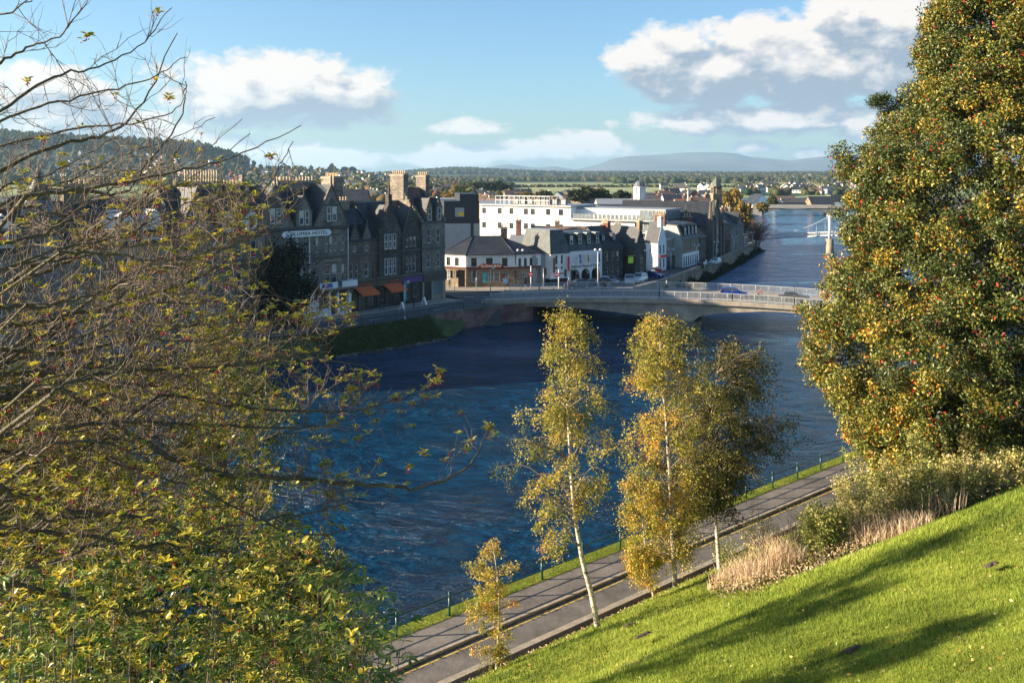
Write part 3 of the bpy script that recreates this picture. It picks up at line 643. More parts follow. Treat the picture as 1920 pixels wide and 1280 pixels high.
b=MB(); b.box(-.08,0,.02,8.98,G,10.4); b.extx([(0.02,10.4),(1.3,13.5),(6,13.9),(8.98,10.4)],-.08,0); b.build('end_wall','pale_green_render',h)
b=MB(); b.box(0,11.,-.1,8.98,G,7.4,0)
for i in range(7): b.box(.5+i*1.5,1.1+i*1.5,-.14,-.1,4.7,6.8,1)
b.build('shopfront',['white_render','glass'],h)
rb=MB(); rb.extx([(-.15,10.3),(-.15,10.5),(1.2,13.8),(6,14.2),(9.1,10.5),(9.1,10.3)],.02,11.); rb.build('roof','green_slate',h)
for x in (2.,4.5,7.,9.3):
    b=MB(); b.box(x-.6,x+.6,.1,2.4,11.2,13.6); dm=b.build('dormer','slate',h); window(dm,x,11.6,.8,1.5,-.0)
chimney(h,-.3,.5,4.,6.4,13.5,16.2,'red_brick',4,alongy=True)
h=thing('low_row_building','low slate roofed building between the stone mansard house and the church','building',(43.2,209.5,0),R(62))
def ex(b): gabwall(b,.01,6.,.1,8.9,10.4,13.6)
shell(h,0,6.,9,G,10.4,[(x,z,.7,1.6) for x in (1.2,2.9,4.6) for z in (5.,8.)],'dark_stone',extra=ex)
rb=MB(); roofx(rb,0,6.,0,9,10.4,13.8); rb.build('roof','brown_tile',h); chimney(h,5.2,6.,3.5,5.5,13,15,'red_brick',3,alongy=True)
# --- church with pinnacles
h=thing('gothic_church','dark gothic stone church with crocketed pinnacles facing the river','building',(47.6,217,0),R(64))
b=MB(); b.box(0,11,0,24,G,12.6); b.exty([(0,12.6),(11,12.6),(5.5,18.2)],.0,24,0); roofy(b,5.5,5.5,-.15,.4,12.6,18.2,o=.1,th=.4,m=1)
for xc,w in ((5.5,3.4),(1.6,1.3),(9.4,1.3)):
    b.exty([(xc-w/2,7.5),(xc+w/2,7.5),(xc+w/2,11.),(xc,12.2+w*.5),(xc-w/2,11.)],-.2,-.02,2)
    b.exty([(xc-w/2+.2,7.7),(xc+w/2-.2,7.7),(xc+w/2-.2,10.9),(xc,12.+w*.4),(xc-w/2+.2,10.9)],-.25,-.2,3)
b.exty([(4.3,G),(6.7,G),(6.7,6.2),(5.5,7.2),(4.3,6.2)],-.3,-.02,3)
b.build('wall',['old_stone','dark_dressing','sandstone','glass'],h)
rb=MB(); roofy(rb,5.5,5.5,.4,24,12.6,18.1,o=.2,th=.2); rb.build('roof','slate',h)
def pin(x,y,zs,zt,r):
    b=MB(); b.box(x-r,x+r,y-r,y+r,G,zs); b.box(x-r*1.15,x+r*1.15,y-r*1.15,y+r*1.15,zs,zs+.25)
    b.cone(x,y,zs+.25,zt,r*.95,.04,8,0,False)
    n=7
    for i in range(n):
        t=(i+.5)/n; z=lerp(zs+.3,zt,t); q=r*.95*(1-t)
        for k in range(4): a=k*math.pi/2+math.pi/4; b.box(x+q*math.cos(a)-.12,x+q*math.cos(a)+.12,y+q*math.sin(a)-.12,y+q*math.sin(a)+.12,z-.1,z+.12)
    b.build('pinnacle','dark_dressing',h)
pin(-.3,0,13.6,19.3,.75); pin(2.7,0,13.9,19.,.7); pin(8.3,0,11.5,15.2,.55); pin(11.3,0,12.,16.,.6); pin(-.3,6,13,17.5,.5)
h=thing('stone_manse','stone house with dark roof beyond the church, at the bend of the river road','building',(56.5,234,0),R(60))
def ex(b): gabwall(b,.01,12,.1,8.9,11.4,14.6); b.exty([(6,11.4),(10,11.4),(8,14.8)],-.04,4,0)
shell(h,0,12,9,G,11.4,[(x,z,.7,1.7) for x in (1.4,3.4,7.2,8.9,10.9) for z in (5.2,8.6)],'grey_stone',extra=ex)
rb=MB(); roofx(rb,0,12,0,9,11.4,14.8); roofy(rb,8,2.,.05,4.2,11.4,14.8,o=.15); rb.build('roof','slate',h); chimney(h,11.2,12,3.5,5.,14,16.,'warm_stone',3,alongy=True)
# --- bell tower
p=P(1343,480,STZ); d=292
h=thing('bell_tower','slender square stone bell tower with open belfry and pointed cap','tower',((1343-960)*d/F,d,0),R(8))
b=MB(); r=1.45; b.box(-r,r,-r,r,G,18.6); b.box(-r-.2,r+.2,-r-.2,r+.2,18.3,18.7,1); b.box(-r-.12,r+.12,-r-.12,r+.12,14.,14.25,1); b.box(-.3,.3,-r-.05,-r,15.2,17.,2); b.box(-.25,.25,-r-.05,-r,9,11.,2)
b.build('shaft',['warm_stone','sandstone','black_board'],h)
b=MB()
for i in (-1,0,1):
    for j in (-1,0,1):
        if i or j: b.box(i*1.15-.2,i*1.15+.2,j*1.15-.2,j*1.15+.2,18.7,20.6)
b.box(-1.5,1.5,-1.5,1.5,20.6,20.95); b.build('belfry','warm_stone',h)
b=MB(); b.lathe(0,0,[(1.75,20.95),(1.45,21.7),(.95,22.7),(.05,24.1)],8,0,False,math.pi/8); b.bar((0,0,24),(0,0,26.),.05); b.bar((-.4,0,25.3),(.4,0,25.3),.05); b.build('cap','copper_green',h)
# --- cupola building
d=330; h=thing('domed_cupola_building','dark building carrying a white drum with ribbed grey dome','building',((1199-960)*d/F,d,0),R(-8))
b=MB(); b.box(-4.5,5.5,-4,6,G,15.2); b.box(-4.7,5.7,-4.2,6.2,15.2,15.7,1); b.build('wall',['brown_tile','dark_concrete'],h)
b=MB(); b.cone(0,0,15.7,20.,2.,1.85,8,0,False)
for k in range(8): a=k*math.pi/4; b.cone(2*math.cos(a),2*math.sin(a),15.7,20.,.2,.2,5)
b.cone(0,0,20,20.3,2.2,2.2,16); b.build('drum','white_render',h)
b=MB(); b.lathe(0,0,[(1.95,20.3)]+[(1.95*math.cos(t),20.5+2.*math.sin(t)) for t in [x*math.pi/14 for x in range(8)]],16); b.bar((0,0,22.4),(0,0,24.2),.08)
for k in range(12):
    a=k*math.pi/6; b.tube([Vector((2.*math.cos(a)*math.cos(t),2.*math.sin(a)*math.cos(t),20.5+2.05*math.sin(t))) for t in [x*math.pi/10 for x in range(6)]],.07,4)
b.build('dome','dome_lead',h)
# ================================================================ generic town houses
def town(name,label,px,py,wpx,d,zt_px,zr_px,wall,roof,rz=0,dep=8,gable=False,nw=3,nf=2,ch=True,group=None,chm='red_brick'):
    """px left edge, py unused base, eaves row zt_px, ridge row zr_px at depth d"""
    x=(px-960)*d/F; w=wpx*d/F; ze=EYE-(zt_px-HZ)*d/F; zr=EYE-(zr_px-HZ)*d/F
    h=thing(name,label,'building',(x,d,0),R(rz),group)
    b=MB(); dz=(ze-G)/max(nf,1); ops=[]
    for f in range(nf):
        for i in range(nw):
            hh=min(1.6,dz*.55); ops.append((w*(i+.5)/nw,G+dz*f+dz*.3,min(.9,w/nw*.5),hh))
    wallgrid(b,0,w,G,ze,ops,0,.15)
    for xx,z,ww,hh in ops: b.poly([(xx-ww/2,.15,z),(xx+ww/2,.15,z),(xx+ww/2,.15,z+hh),(xx-ww/2,.15,z+hh)],1)
    b.poly([(w,0,G),(w,dep,G),(w,dep,ze),(w,0,ze)]); b.poly([(w,dep,G),(0,dep,G),(0,dep,ze),(w,dep,ze)]); b.poly([(0,dep,G),(0,0,G),(0,0,ze),(0,dep,ze)])
    rb=MB()
    if zr-ze<.3: rb.box(-.2,w+.2,-.2,dep+.2,ze,ze+.35)
    elif gable: b.exty([(0,ze),(w,ze),(w/2,zr)],0,dep); roofy(rb,w/2,w/2,-.15,dep+.1,ze,zr)
    else: gabwall(b,.02,w-.02,.05,dep-.05,ze,zr-.1); roofx(rb,-.1,w+.1,0,dep,ze,zr)
    b.build('wall',[wall,'glass'],h); rb.build('roof',roof,h)
    if ch:
        xc=w*.85; chimney(h,xc-.4,xc+.4,dep/2-.6,dep/2+.6,zr-.8,zr+1.1,chm,2,alongy=True)
    return h
town('brown_warehouse','long brown roofed stone building behind the church pinnacles',1232,0,88,270,398,378,'brown_tile','brown_tile',3,12,nw=9,ch=True)
town('low_slate_hall','dark blue slate hall in front of the long brown roof',1226,0,60,240,403,390,'dark_stone','slate',-4,14,nw=6)
town('terracotta_house','rough brown house with lit end wall left of the bell tower',1302,0,36,285,386,371,'warm_stone','brown_tile',5,9)
town('white_gabled_cottage','white cottage with pale gable just left of the bell tower',1316,0,17,330,375,367,'white_render','grey_tile',-20,10,True,1)
town('black_roofed_white_house','white gable house with long black roof right of the domed cupola',1246,0,58,345,378,366,'white_render','slate',2,9,nw=6)
town('flat_white_block','white flat fronted block with dark roof right beside the domed cupola',1210,0,32,350,376,367,'white_render','grey_tile',-3,9,nw=4)
town('brown_tower_house','boxy dark brown building with a lit pale upper storey between brown roofs',1268,0,22,262,381,374,'white_render','red_brick',0,6,nw=1,nf=1)
s=thing('slim_white_spire','slim pale spire between roofs left of the church pinnacles','spire',((1290-960)*245/F,245,0))
b=MB(); b.box(-.9,.9,-.9,.9,G,11.6); b.build('tower','warm_stone',s); b=MB(); b.cone(0,0,11.6,20.6,.75,.04,8,0,False); b.build('spire_cap','white_render',s)
town('brick_chimney_terrace','brown terrace with fat brick chimneys above the stone mansard house',1240,0,62,232,408,397,'pink_stone','brown_tile',-2,9,nw=5)
town('dark_slate_rear_house','blue black slate roof behind the church',1322,0,48,250,408,398,'dark_stone','slate',2,9,nw=4)
# ================================================================ river, ground, banks
LB=[(-120,20),(-60,72),(-24.6,116.3),(-17.3,122.5),(-9.9,128.9),(-4,136),(3.35,142.4),(14,150),(25,164),(38.1,190.5),(46.4,205.4),(62.2,240.5),(78.4,277.7),(98,345),(116,419.6),(135,500),(165,640),(200,900)]
qd=(.76,.65)   # near bank direction; q = distance from the viewpoint across the slope
def nb(t,q): # point t metres along bank, q metres out
    return Vector((-.65*q+.76*t,.76*q+.65*t))
RB=[(-.65*36.7+.76*t,.76*36.7+.65*t) for t in (-70,0,30,60)]+[(40,92),(60,122),(85,170),(115,240),(160,350),(205,480),(260,640),(300,900)]
def xat(tab,y):
    for (a,b),(c,d) in zip(tab,tab[1:]):
        if b<=y<=d: return a+(c-a)*(y-b)/(d-b+1e-9)
    return None
def slopez(q,t=0):
    z=20-.5387*q+ .35*math.sin(q*.35+t*.11)*min(1,max(0,(29-q)/6))+.18*math.sin(t*.33+q*.21)*min(1,max(0,(29-q)/6))
    return z if q>0 else 20.-q*.1
# profiles of distant hills: px -> py of the crest
hill_left=[(-900,245),(-200,250),(0,264),(150,273),(300,281),(380,288),(430,301),(455,311),(500,315),(600,318),(700,325),(780,332),(900,340),(1000,352)]
hill_mid=[(-900,306),(500,324),(660,331),(740,326),(800,321),(850,318),(905,319),(960,323),(1060,326),(1200,326),(1400,327),(1600,326),(2600,316)]
hill_mid2=[(-900,338),(800,338),(930,335),(1150,333),(1300,330),(1420,329),(1520,327),(1700,325),(2600,320)]
mount=[(-900,322),(700,324),(905,318),(930,310),(960,308),(1000,314),(1040,312),(1080,318),(1120,309),(1150,297),(1180,293),(1240,290),(1290,286),(1350,286),(1390,289),(1400,294),(1440,297),(1480,301),(1520,296),(1560,292),(1620,292),(1700,296),(1800,305),(2600,315)]
def hz_(tab,px,d): return max(0,EYE-(interp(px,tab)-HZ)*d/F-STZ)
def bell(x): return math.exp(-x*x)
def far(x,y):
    if y<550: return 0
    px=960+x/y*F; z=0
    f=min(1,(y-550)/300)
    d=2700; h_=hz_(hill_left,px,d)
    g=(1 if y>d else bell((y-d)/900)) if y<d+300 else bell((y-d-300)/900)
    z=max(z,h_*g)
    d=5200; h_=hz_(hill_mid,px,d); z=max(z,h_*(bell((y-d)/1100)))
    d=3600; h_=hz_(hill_mid2,px,d); z=max(z,h_*(bell((y-d)/700)))
    d=16000; h_=hz_(mount,px,d); w=2600
    r=bell((y-d)/w); r=r*(1+.16*math.sin(x*.0011+y*.0019)*math.sin(x*.0023-y*.0008)*(1-r)*3)
    z=max(z,h_*r)
    return z*f
rows=[16,30,45,60,75]+list(np.arange(86,300,5.))+list(np.arange(300,600,20.))+[600*1.035**k for k in range(64)]
rows=[r for r in rows if r<6500]+[6500*1.045**k for k in range(30)]
NC=361; us=np.linspace(-1.25,1.25,NC); us=np.concatenate([[-6,-3,-1.8],us,[1.8,3,6]]); NC=len(us)
V=[];Fq=[]
def riverdepth(x,y):
    l,r=xat(LB,y),xat(RB,y)
    if l is None or r is None: return None
    return min(x-l,r-x)
for y in rows:
    for u in us:
        x=u*y
        dd=riverdepth(x,y)
        q=-.65*x+.76*y
        if y<135 and (q<38.5 or x>(xat(RB,y) or 0)): z=-1.
        elif dd is not None and dd>-3.5: z=-1.
        elif y<900: z=STZ-.25+ (0 if y<550 else far(x,y)*.9)
        else: z=STZ-.25+far(x,y)
        V.append((x,y,z))
for j in range(len(rows)-1):
    for i in range(NC-1):
        a=j*NC+i; Fq.append((a,a+1,a+NC+1,a+NC))
# ground material: fields / heath by place (real colours), all in world coordinates
m,nt,b=newmat('ground_cover')
geo=nt.new('ShaderNodeNewGeometry'); pos=geo.outputs['Position']
sp=nt.new('ShaderNodeSeparateXYZ'); nt.l.new(pos,sp.inputs[0])
vo=nt.new('ShaderNodeTexVoronoi'); nt.l.new(pos,vo.inputs['Vector']); vo.inputs['Scale'].default_value=.0035
fc=nt.ramp(nt.new('ShaderNodeSeparateColor').outputs[0],[(0,(.1,.15,.04))]) if False else None
sc_=nt.new('ShaderNodeSeparateColor'); nt.l.new(vo.outputs['Color'],sc_.inputs[0])
field=nt.ramp(sc_.outputs[0],[(0,(.17,.23,.09)),(.3,(.25,.30,.13)),(.55,(.42,.40,.22)),(.8,(.2,.26,.10)),(1,(.5,.45,.27))])
n1=nt.noise(pos,.012,5,.65); wood=nt.ramp(n1,[(.3,(.035,.05,.025)),(.6,(.06,.07,.03)),(.75,(.13,.15,.06))])
nm_=nt.noise(pos,.0006,6,.6); mt=nt.ramp(nm_,[(.3,(.05,.055,.05)),(.5,(.09,.085,.075)),(.7,(.2,.17,.15))])
town_=nt.ramp(nt.noise(pos,.08,4,.6),[(.3,(.06,.06,.055)),(.7,(.12,.115,.10))])
f1=nt.mapr(sp.outputs[1],780,860,0,1); f2=nt.mapr(sp.outputs[1],2000,2300,0,1); f3=nt.mapr(sp.outputs[1],8500,9500,0,1)
hl=nt.mapr(sp.outputs[2],8,26,0,1)
col=nt.mix(f1,town_,field); col=nt.mix(nt.math('MAXIMUM',f2,hl),col,wood); col=nt.mix(f3,col,mt)
nt.l.new(col,b.inputs['Base Color']); b.inputs['Roughness'].default_value=.95; b.inputs['Specular IOR Level'].default_value=.1
M['ground_cover']=m
me=npmesh('ground',np.array(V),np.array(Fq),['ground_cover'],smooth=True)
setp(link(bpy.data.objects.new('ground',me)),kind='structure')
# water
m,nt,b=newmat('river_water')
geo=nt.new('ShaderNodeNewGeometry'); pos=geo.outputs['Position']
mp=nt.new('ShaderNodeMapping'); nt.l.new(pos,mp.inputs[0]); mp.inputs['Rotation'].default_value=(0,0,R(-52)); mp.inputs['Scale'].default_value=(.7,1.25,1)
nA=nt.noise(mp.outputs[0],.8,6,.7,.6); nB=nt.noise(mp.outputs[0],2.6,4,.7,.5); nC=nt.noise(pos,.05,4,.6,1.2); nD=nt.noise(mp.outputs[0],.17,3,.5,.6)
hgt=nt.math('ADD',nt.math('ADD',nt.math('MULTIPLY',nA,.42),nt.math('MULTIPLY',nD,.5)),nt.math('MULTIPLY',nB,.24))
hgt=nt.math('MULTIPLY',hgt,nt.mapr(nt.noise(mp.outputs[0],.06,5,.65,1.5),.38,.62,.35,1.35))
nt.l.new(nt.bump(hgt,1.,1.5),b.inputs['Normal'])
sp=nt.new('ShaderNodeSeparateXYZ'); nt.l.new(pos,sp.inputs[0])
sheen_mask=nt.mapr(nt.math('ADD',sp.outputs[1],nt.math('MULTIPLY',sp.outputs[0],.9)),145,195,0,1)   # sky reflection painted into the base colour, growing towards and past the bridge
ripple_blue=nt.mix(nt.mapr(nt.math('ADD',nt.math('MULTIPLY',nA,.7),nt.math('MULTIPLY',nB,.3)),.42,.6,0,1),(.001,.02,.052,1),(.003,.055,.13,1)); sky_sheen=nt.mix(nt.mapr(nA,.4,.65,0,1),(.025,.12,.25,1),(.10,.26,.44,1))  # lit crests and dark troughs painted into the water colour from the wave noise
nt.l.new(nt.mix(sheen_mask,ripple_blue,sky_sheen),b.inputs['Base Color'])
fo=nt.mapr(nt.math('ADD',nB,nt.math('MULTIPLY',nA,.6)),.98,1.12,0,.6)
b.inputs['Roughness'].default_value=.12; b.inputs['Specular IOR Level'].default_value=.5; b.inputs['IOR'].default_value=1.33
M['river_water']=m
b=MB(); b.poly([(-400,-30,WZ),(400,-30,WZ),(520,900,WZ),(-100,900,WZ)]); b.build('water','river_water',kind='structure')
# near slope (grass) : q from -14 to 29.7
plain('road_asphalt',(.125,.112,.10),.9,var=.4,sc=.7,bump=.5); plain('path_asphalt',(.15,.133,.118),.9,var=.4,sc=.5,bump=.5)
plain('far_road',(.07,.072,.075),.9,var=.15,sc=.8); plain('far_pavement',(.30,.27,.23),.9,var=.12,sc=.8)
plain('kerb_stone',(.33,.28,.21),.85,var=.25,sc=3,bump=.4); plain('dark_earth',(.05,.035,.022),.95,var=.5,sc=4,bump=.8)
plain('line_yellow',(.6,.42,.12),.8,var=.2,sc=5); plain('line_white',(.75,.75,.72),.8,var=.1)
m,nt,b=newmat('turf'); tc=nt.new('ShaderNodeNewGeometry').outputs['Position']
a1=nt.ramp(nt.noise(tc,.9,6,.7),[(.25,(.07,.09,.014)),(.45,(.17,.20,.025)),(.6,(.27,.29,.045)),(.8,(.36,.33,.10))])
a2=nt.noise(tc,.45,5,.75); a1=nt.mix(nt.mapr(a2,.64,.7,0,.85),a1,(.10,.065,.03,1))
nt.l.new(a1,b.inputs['Base Color']); b.inputs['Roughness'].default_value=.9; b.inputs['Specular IOR Level'].default_value=.1
nt.l.new(nt.bump(nt.noise(tc,14,4,.7),.8,.06),b.inputs['Normal']); M['turf']=m
V=[];Fq=[]; ts=np.arange(-70,110,1.5); qs=np.concatenate([np.arange(-30,28.6,1.3),[29.0,29.7]])
for t in ts:
    for q in qs: p=nb(t,q); V.append((p.x,p.y,slopez(q,t)))
n=len(qs)
for i in range(len(ts)-1):
    for j in range(n-1): a=i*n+j; Fq.append((a,a+n,a+n+1,a+1))
me=npmesh('grass_slope',np.array(V),np.array(Fq),['turf'],smooth=True); setp(link(bpy.data.objects.new('grass_slope',me)),kind='structure')
def strip(name,q0,q1,z0,z1,mat,t0=-70,t1=112,zb=None,tab=None,**k):
    b=MB(); n=18
    for i in range(n):
        a,c=lerp(t0,t1,i/n),lerp(t0,t1,(i+1)/n)
        p=[nb(a,q0),nb(c,q0),nb(c,q1),nb(a,q1)]; zz=[z0,z0,z1,z1]
        b.poly([(v.x,v.y,z) for v,z in zip(p,zz)])
        if zb is not None:
            for s,e,zt in ((p[0],p[1],z0),(p[2],p[3],z1)): b.poly([(s.x,s.y,zb),(e.x,e.y,zb),(e.x,e.y,zt),(s.x,s.y,zt)])
    return b.build(name,mat,**k)
ZR=3.0
strip('earth_bank',29.7,31.0,slopez(29.7),ZR+.05,'dark_earth',kind='structure')
strip('road',30.9,33.75,ZR,ZR,'road_asphalt',kind='structure')
strip('road_marking',33.38,33.52,ZR+.006,ZR+.006,'line_yellow',kind='structure')
strip('kerb',33.75,33.95,ZR+.14,ZR+.14,'kerb_stone',zb=ZR-.3,kind='structure')
strip('pavement',33.95,35.95,ZR+.13,ZR+.13,'path_asphalt',kind='structure')
strip('verge',35.95,36.75,ZR+.15,ZR+.2,'turf',zb=0.,kind='structure')
wl=strip('low_stone_wall',31.0,31.35,ZR+.42,ZR+.42,'kerb_stone',zb=ZR-.2,label='low rough stone wall edging the riverside road under the grass slope',cat='wall')
# fence along near bank
fe=thing('riverside_fence','dark green metal fence of thin posts and two rails between path and river','fence',(*nb(0,36.1),ZR))
fe.rotation_euler=(0,0,math.atan2(.65,.76))
pm=MB(); pm.cone(0,0,0,1.12,.06,.06,8); pm.lathe(0,0,[(.045,1.12),(.07,1.15),(.07,1.2),(.02,1.25)],8); pme=pm.mesh('post',['green_paint'])
for i in range(48): inst('post',pme,fe,(-60+i*3.1,0,.1))
b=MB(); b.bar((-62,0,1.12),(88,0,1.12),.042,5); b.bar((-62,0,.62),(88,0,.62),.03,5); b.build('rail','green_paint',fe)
# left bank
def wallalong(name,pts,zt,zb,th,mat,label,cat='wall',cap=None,out=1):
    b=MB()
    for (a,c) in zip(pts,pts[1:]):
        a=Vector(a);c=Vector(c); d=(c-a).normalized(); n_=Vector((-d.y,d.x))*th*out
        b.ext([(a.x,a.y),(c.x,c.y),(c.x+n_.x,c.y+n_.y),(a.x+n_.x,a.y+n_.y)],lambda p,t:(p[0],p[1],t),zb,zt)
        if cap: k=1.3; m_=n_*.15; b.ext([(a.x-m_.x,a.y-m_.y),(c.x-m_.x,c.y-m_.y),(c.x+n_.x*k,c.y+n_.y*k),(a.x+n_.x*k,a.y+n_.y*k)],lambda p,t:(p[0],p[1],t),zt,zt+.12,1)
    return b.build(name,[mat]+([cap] if cap else []),label=label,cat=cat)
bankedge=[(-12.,131.5),(-7.,136.),(-2.2,140.9),(3.35,143.2)]
wallalong('embankment_wall',bankedge,4.5,0,.5,'red_stone','reddish stone river wall left of the bridge above the dark water',cap='old_stone')
downwall=[(22,160.5),(26.3,167.5),(31.5,177),(37.,188.5),(45.,205),(60.,240),(75.,276)]
wallalong('river_wall',downwall,4.95,0,.5,'warm_stone','long curved sandstone river wall beyond the bridge along the street',cap='sandstone')
plain('bank_turf',(.06,.075,.02),.95,var=.5,sc=.8,bump=.6)
# green bank slope in front of the hotels
b=MB(); top=[(-118,36),(-60,86.5),(-26.2,117.6),(-19,124.),(-12,131.5)]; bot=[(-116,22),(-58,74),(-22.6,115.0),(-15.3,121.),(-9.0,128.2)]
for (a,c),(e,f) in zip(zip(top,top[1:]),zip(bot,bot[1:])): b.poly([(*e,WZ-.6),(*f,WZ-.6),(*c,STZ-.1),(*a,STZ-.1)],0,True)
b.poly([(-9.0,128.2,WZ-.6),(-6.5,135.4,STZ-1.5),(-12,131.5,STZ-.1)]); b.build('grass_bank','bank_turf',kind='structure')
C=[];T=[];Rk=[]
for (a,c_),(e,f) in zip(zip(top[1:],top[2:]),zip(bot[1:],bot[2:])):
    for k in range(2600):
        s,t=random.random(),random.random(); p=Vector(a).lerp(Vector(c_),s); q_=Vector(e).lerp(Vector(f),s); r_=p.lerp(q_,t); C.append((r_.x+.1,r_.y-.1,lerp(STZ-.1,WZ-.4,t)+random.random()*.25)); T.append(random.gauss(.35,.22))
    for k in range(70):
        r_=Vector(e).lerp(Vector(f),random.random()); Rk.append((r_.x+random.gauss(.3,.35),r_.y-random.gauss(.2,.3),WZ+random.gauss(-.02,.06)))
BANKC,BANKT,BANKR=C,T,Rk
# roads / pavement on the left bank
def sheet(name,pts,z,mat): 
    b=MB(); b.poly([(x,y,z) for x,y in pts]); return b.build(name,mat,kind='structure')
def alongrow(s,o): return (A0.x+.656*s+.754*o,A0.y+.754*s-.656*o)
sheet('far_pavement',[alongrow(-60,-2),alongrow(-60,4.2),alongrow(20.6,4.2),alongrow(20.6,-2)],STZ+.01,'far_pavement')
sheet('riverside_street',[(-120,34.5),(-60,86.),(-26.2,117.5),(-19,124.),(-12,131.7),(-2.,141.5),(4,144),(24,163),(31,176),(45,205),(60,240),(80,285),(60,290),(40,222),(20,180),(8,165),(-14,160),alongrow(20.6,4.2),alongrow(-60,4.2)],STZ-.03,'far_road')
sheet('pub_pavement',[(-14,164.),(-13,159.5),(0,158.),(8,157.5),(19,156.),(23.,163.),(12,166.5),(5.4,167.5),(.6,164.9),(-8.3,164.5),(-13,166.5)],STZ+.1,'far_pavement')
b=MB()
for o in (5.2,8.2): 
    p,q_=alongrow(-40,o),alongrow(14,o); 
    for k in range(26):
        if o>6 and k%2: continue
        a=Vector(p).lerp(Vector(q_),k/26); c=Vector(p).lerp(Vector(q_),(k+1)/26); n_=Vector((.06,-.05)); b.poly([(a.x-n_.x,a.y-n_.y,STZ-.022),(c.x-n_.x,c.y-n_.y,STZ-.022),(c.x+n_.x,c.y+n_.y,STZ-.022),(a.x+n_.x,a.y+n_.y,STZ-.022)])
for x in (-8,-5,-2,1,4): b.poly([(x,152.,STZ-.022),(x+1.6,151.6,STZ-.022),(x+1.6,151.8,STZ-.022),(x,152.2,STZ-.022)])
b.build('street_marking','line_white',kind='structure')
# bank railing in front of the hotels
rl=thing('embankment_railing','dark green railing along the top of the grassy bank opposite the hotels','fence',(-26.2,117.7,STZ))
pts=[Vector((-60,86.8)),Vector((-26.2,117.9)),Vector((-19,124.4)),Vector((-12,132.)),Vector((-2.6,141.2))]; b=MB()
for a,c in zip(pts,pts[1:]):
    n=max(2,int((c-a).length/1.9)); o2=Vector((26.2,-117.7))
    for z in (.15,.62,1.1): p,q_=a+o2,c+o2; b.bar((p.x,p.y,z),(q_.x,q_.y,z),.03,4)
    for k in range(n): p=a.lerp(c,k/n)+o2; b.bar((p.x,p.y,-.1),(p.x,p.y,1.15),.04,4)
b.build('rail','green_paint',rl)
# riverside vegetation at the wall foot
# ================================================================ near road bridge
BA=Vector((-1.9,143.6)); bd=Vector((.958,-.287)); BRZ=math.atan2(bd.y,bd.x); BW=12.
br=thing('road_bridge','concrete road bridge of two shallow spans on one pier with pale railings','bridge',(BA.x,BA.y,0),BRZ)
def dz(s): return 4.85+1.35*math.sin(min(1,max(0,s/62))*math.pi)**.8
ss=[-3,0]+[2*i for i in range(1,32)]+[64,67]
def soff(s):
    if s<27: return lerp(dz(s)-1.0,3.0,(max(0,s)/27)**1.6) if s>=0 else 3.4
    if s<31: return 3.0
    return lerp(3.75,dz(s)-1.05,min(1,((s-31)/10.))**.7) if s<48 else dz(s)-1.05-(s-48)*.03
b=MB()
for s,e in zip(ss,ss[1:]):
    z0,z1=dz(s),dz(e)
    for y0,y1,zt0,zt1,zb0,zb1,m_ in ((-.35,.35,z0+.12,z1+.12,z0-.55,z1-.55,0),(BW-.35,BW+.35,z0+.12,z1+.12,z0-.55,z1-.55,0),(.35,BW-.35,z0-.12,z1-.12,z0-.5,z1-.5,0)):
        b.ext([(s,zt0),(e,zt1),(e,zb1),(s,zb0)],lambda p,t:(p[0],t,p[1]),y0,y1,m_)
b.build('deck','bridge_concrete',br)
b=MB()
ss2=sorted(set(ss+[27,31,26.99,31.01]))
for s,e in zip(ss2,ss2[1:]):
    b.ext([(s,dz(s)-.56),(e,dz(e)-.56),(e,soff(e)),(s,soff(s))],lambda p,t:(p[0],t,p[1]),.1,BW-.1)
b.build('girder','bridge_concrete',br)
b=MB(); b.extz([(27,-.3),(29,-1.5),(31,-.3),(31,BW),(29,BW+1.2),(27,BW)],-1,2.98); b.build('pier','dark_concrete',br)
b=MB(); b.box(-9,1.2,.2,BW-.2,-1,4.2); b.box(1.2,1.6,-.3,BW,-1,3.9); b.box(63,70,-.5,BW+.5,-1,4.5); b.build('abutment','red_stone',br)
b=MB()
for s,e in zip(ss,ss[1:]):
    for y0,y1,z_,m_ in ((.4,2.6,.05,1),(BW-3.0,BW-.4,.05,1),(2.6,BW-3.,-.05,0)):
        b.poly([(s,y0,dz(s)+z_),(e,y0,dz(e)+z_),(e,y1,dz(e)+z_),(s,y1,dz(s)+z_)],m_)
b.build('carriageway',['far_road','far_pavement'],br)
def railing(y,s0,s1,name='railing',mat='rail_paint',ph=0):
    b=MB(); n=int((s1-s0)/1.9)
    for i in range(n):
        a=s0+(s1-s0)*i/n; c=s0+(s1-s0)*(i+1)/n; za,zc=dz(a)+.12,dz(c)+.12
        b.bar((a,y,za),(a,y,za+1.12),.055,4)
        b.ext([(a,za+1.05),(c,zc+1.05),(c,zc+1.12),(a,za+1.12)],lambda p,t:(p[0],t,p[1]),y-.04,y+.04)
        b.ext([(a,za+.12),(c,zc+.12),(c,zc+.17),(a,za+.17)],lambda p,t:(p[0],t,p[1]),y-.03,y+.03)
        for k in range(1,11):
            x=a+(c-a)*k/11; z=lerp(za,zc,k/11); b.box(x-.022,x+.022,y-.022,y+.022,z+.15,z+1.07)
    return b.build(name,mat,br)
railing(0,-1.5,64); railing(BW,-2,64)
b=MB()
for i in range(32):
    x=-1+i*2; 
    b.box(x-.015,x+.015,-.356,-.35,dz(x)-.54,dz(x)+.1)
b.build('panel_joint','dark_concrete',br)
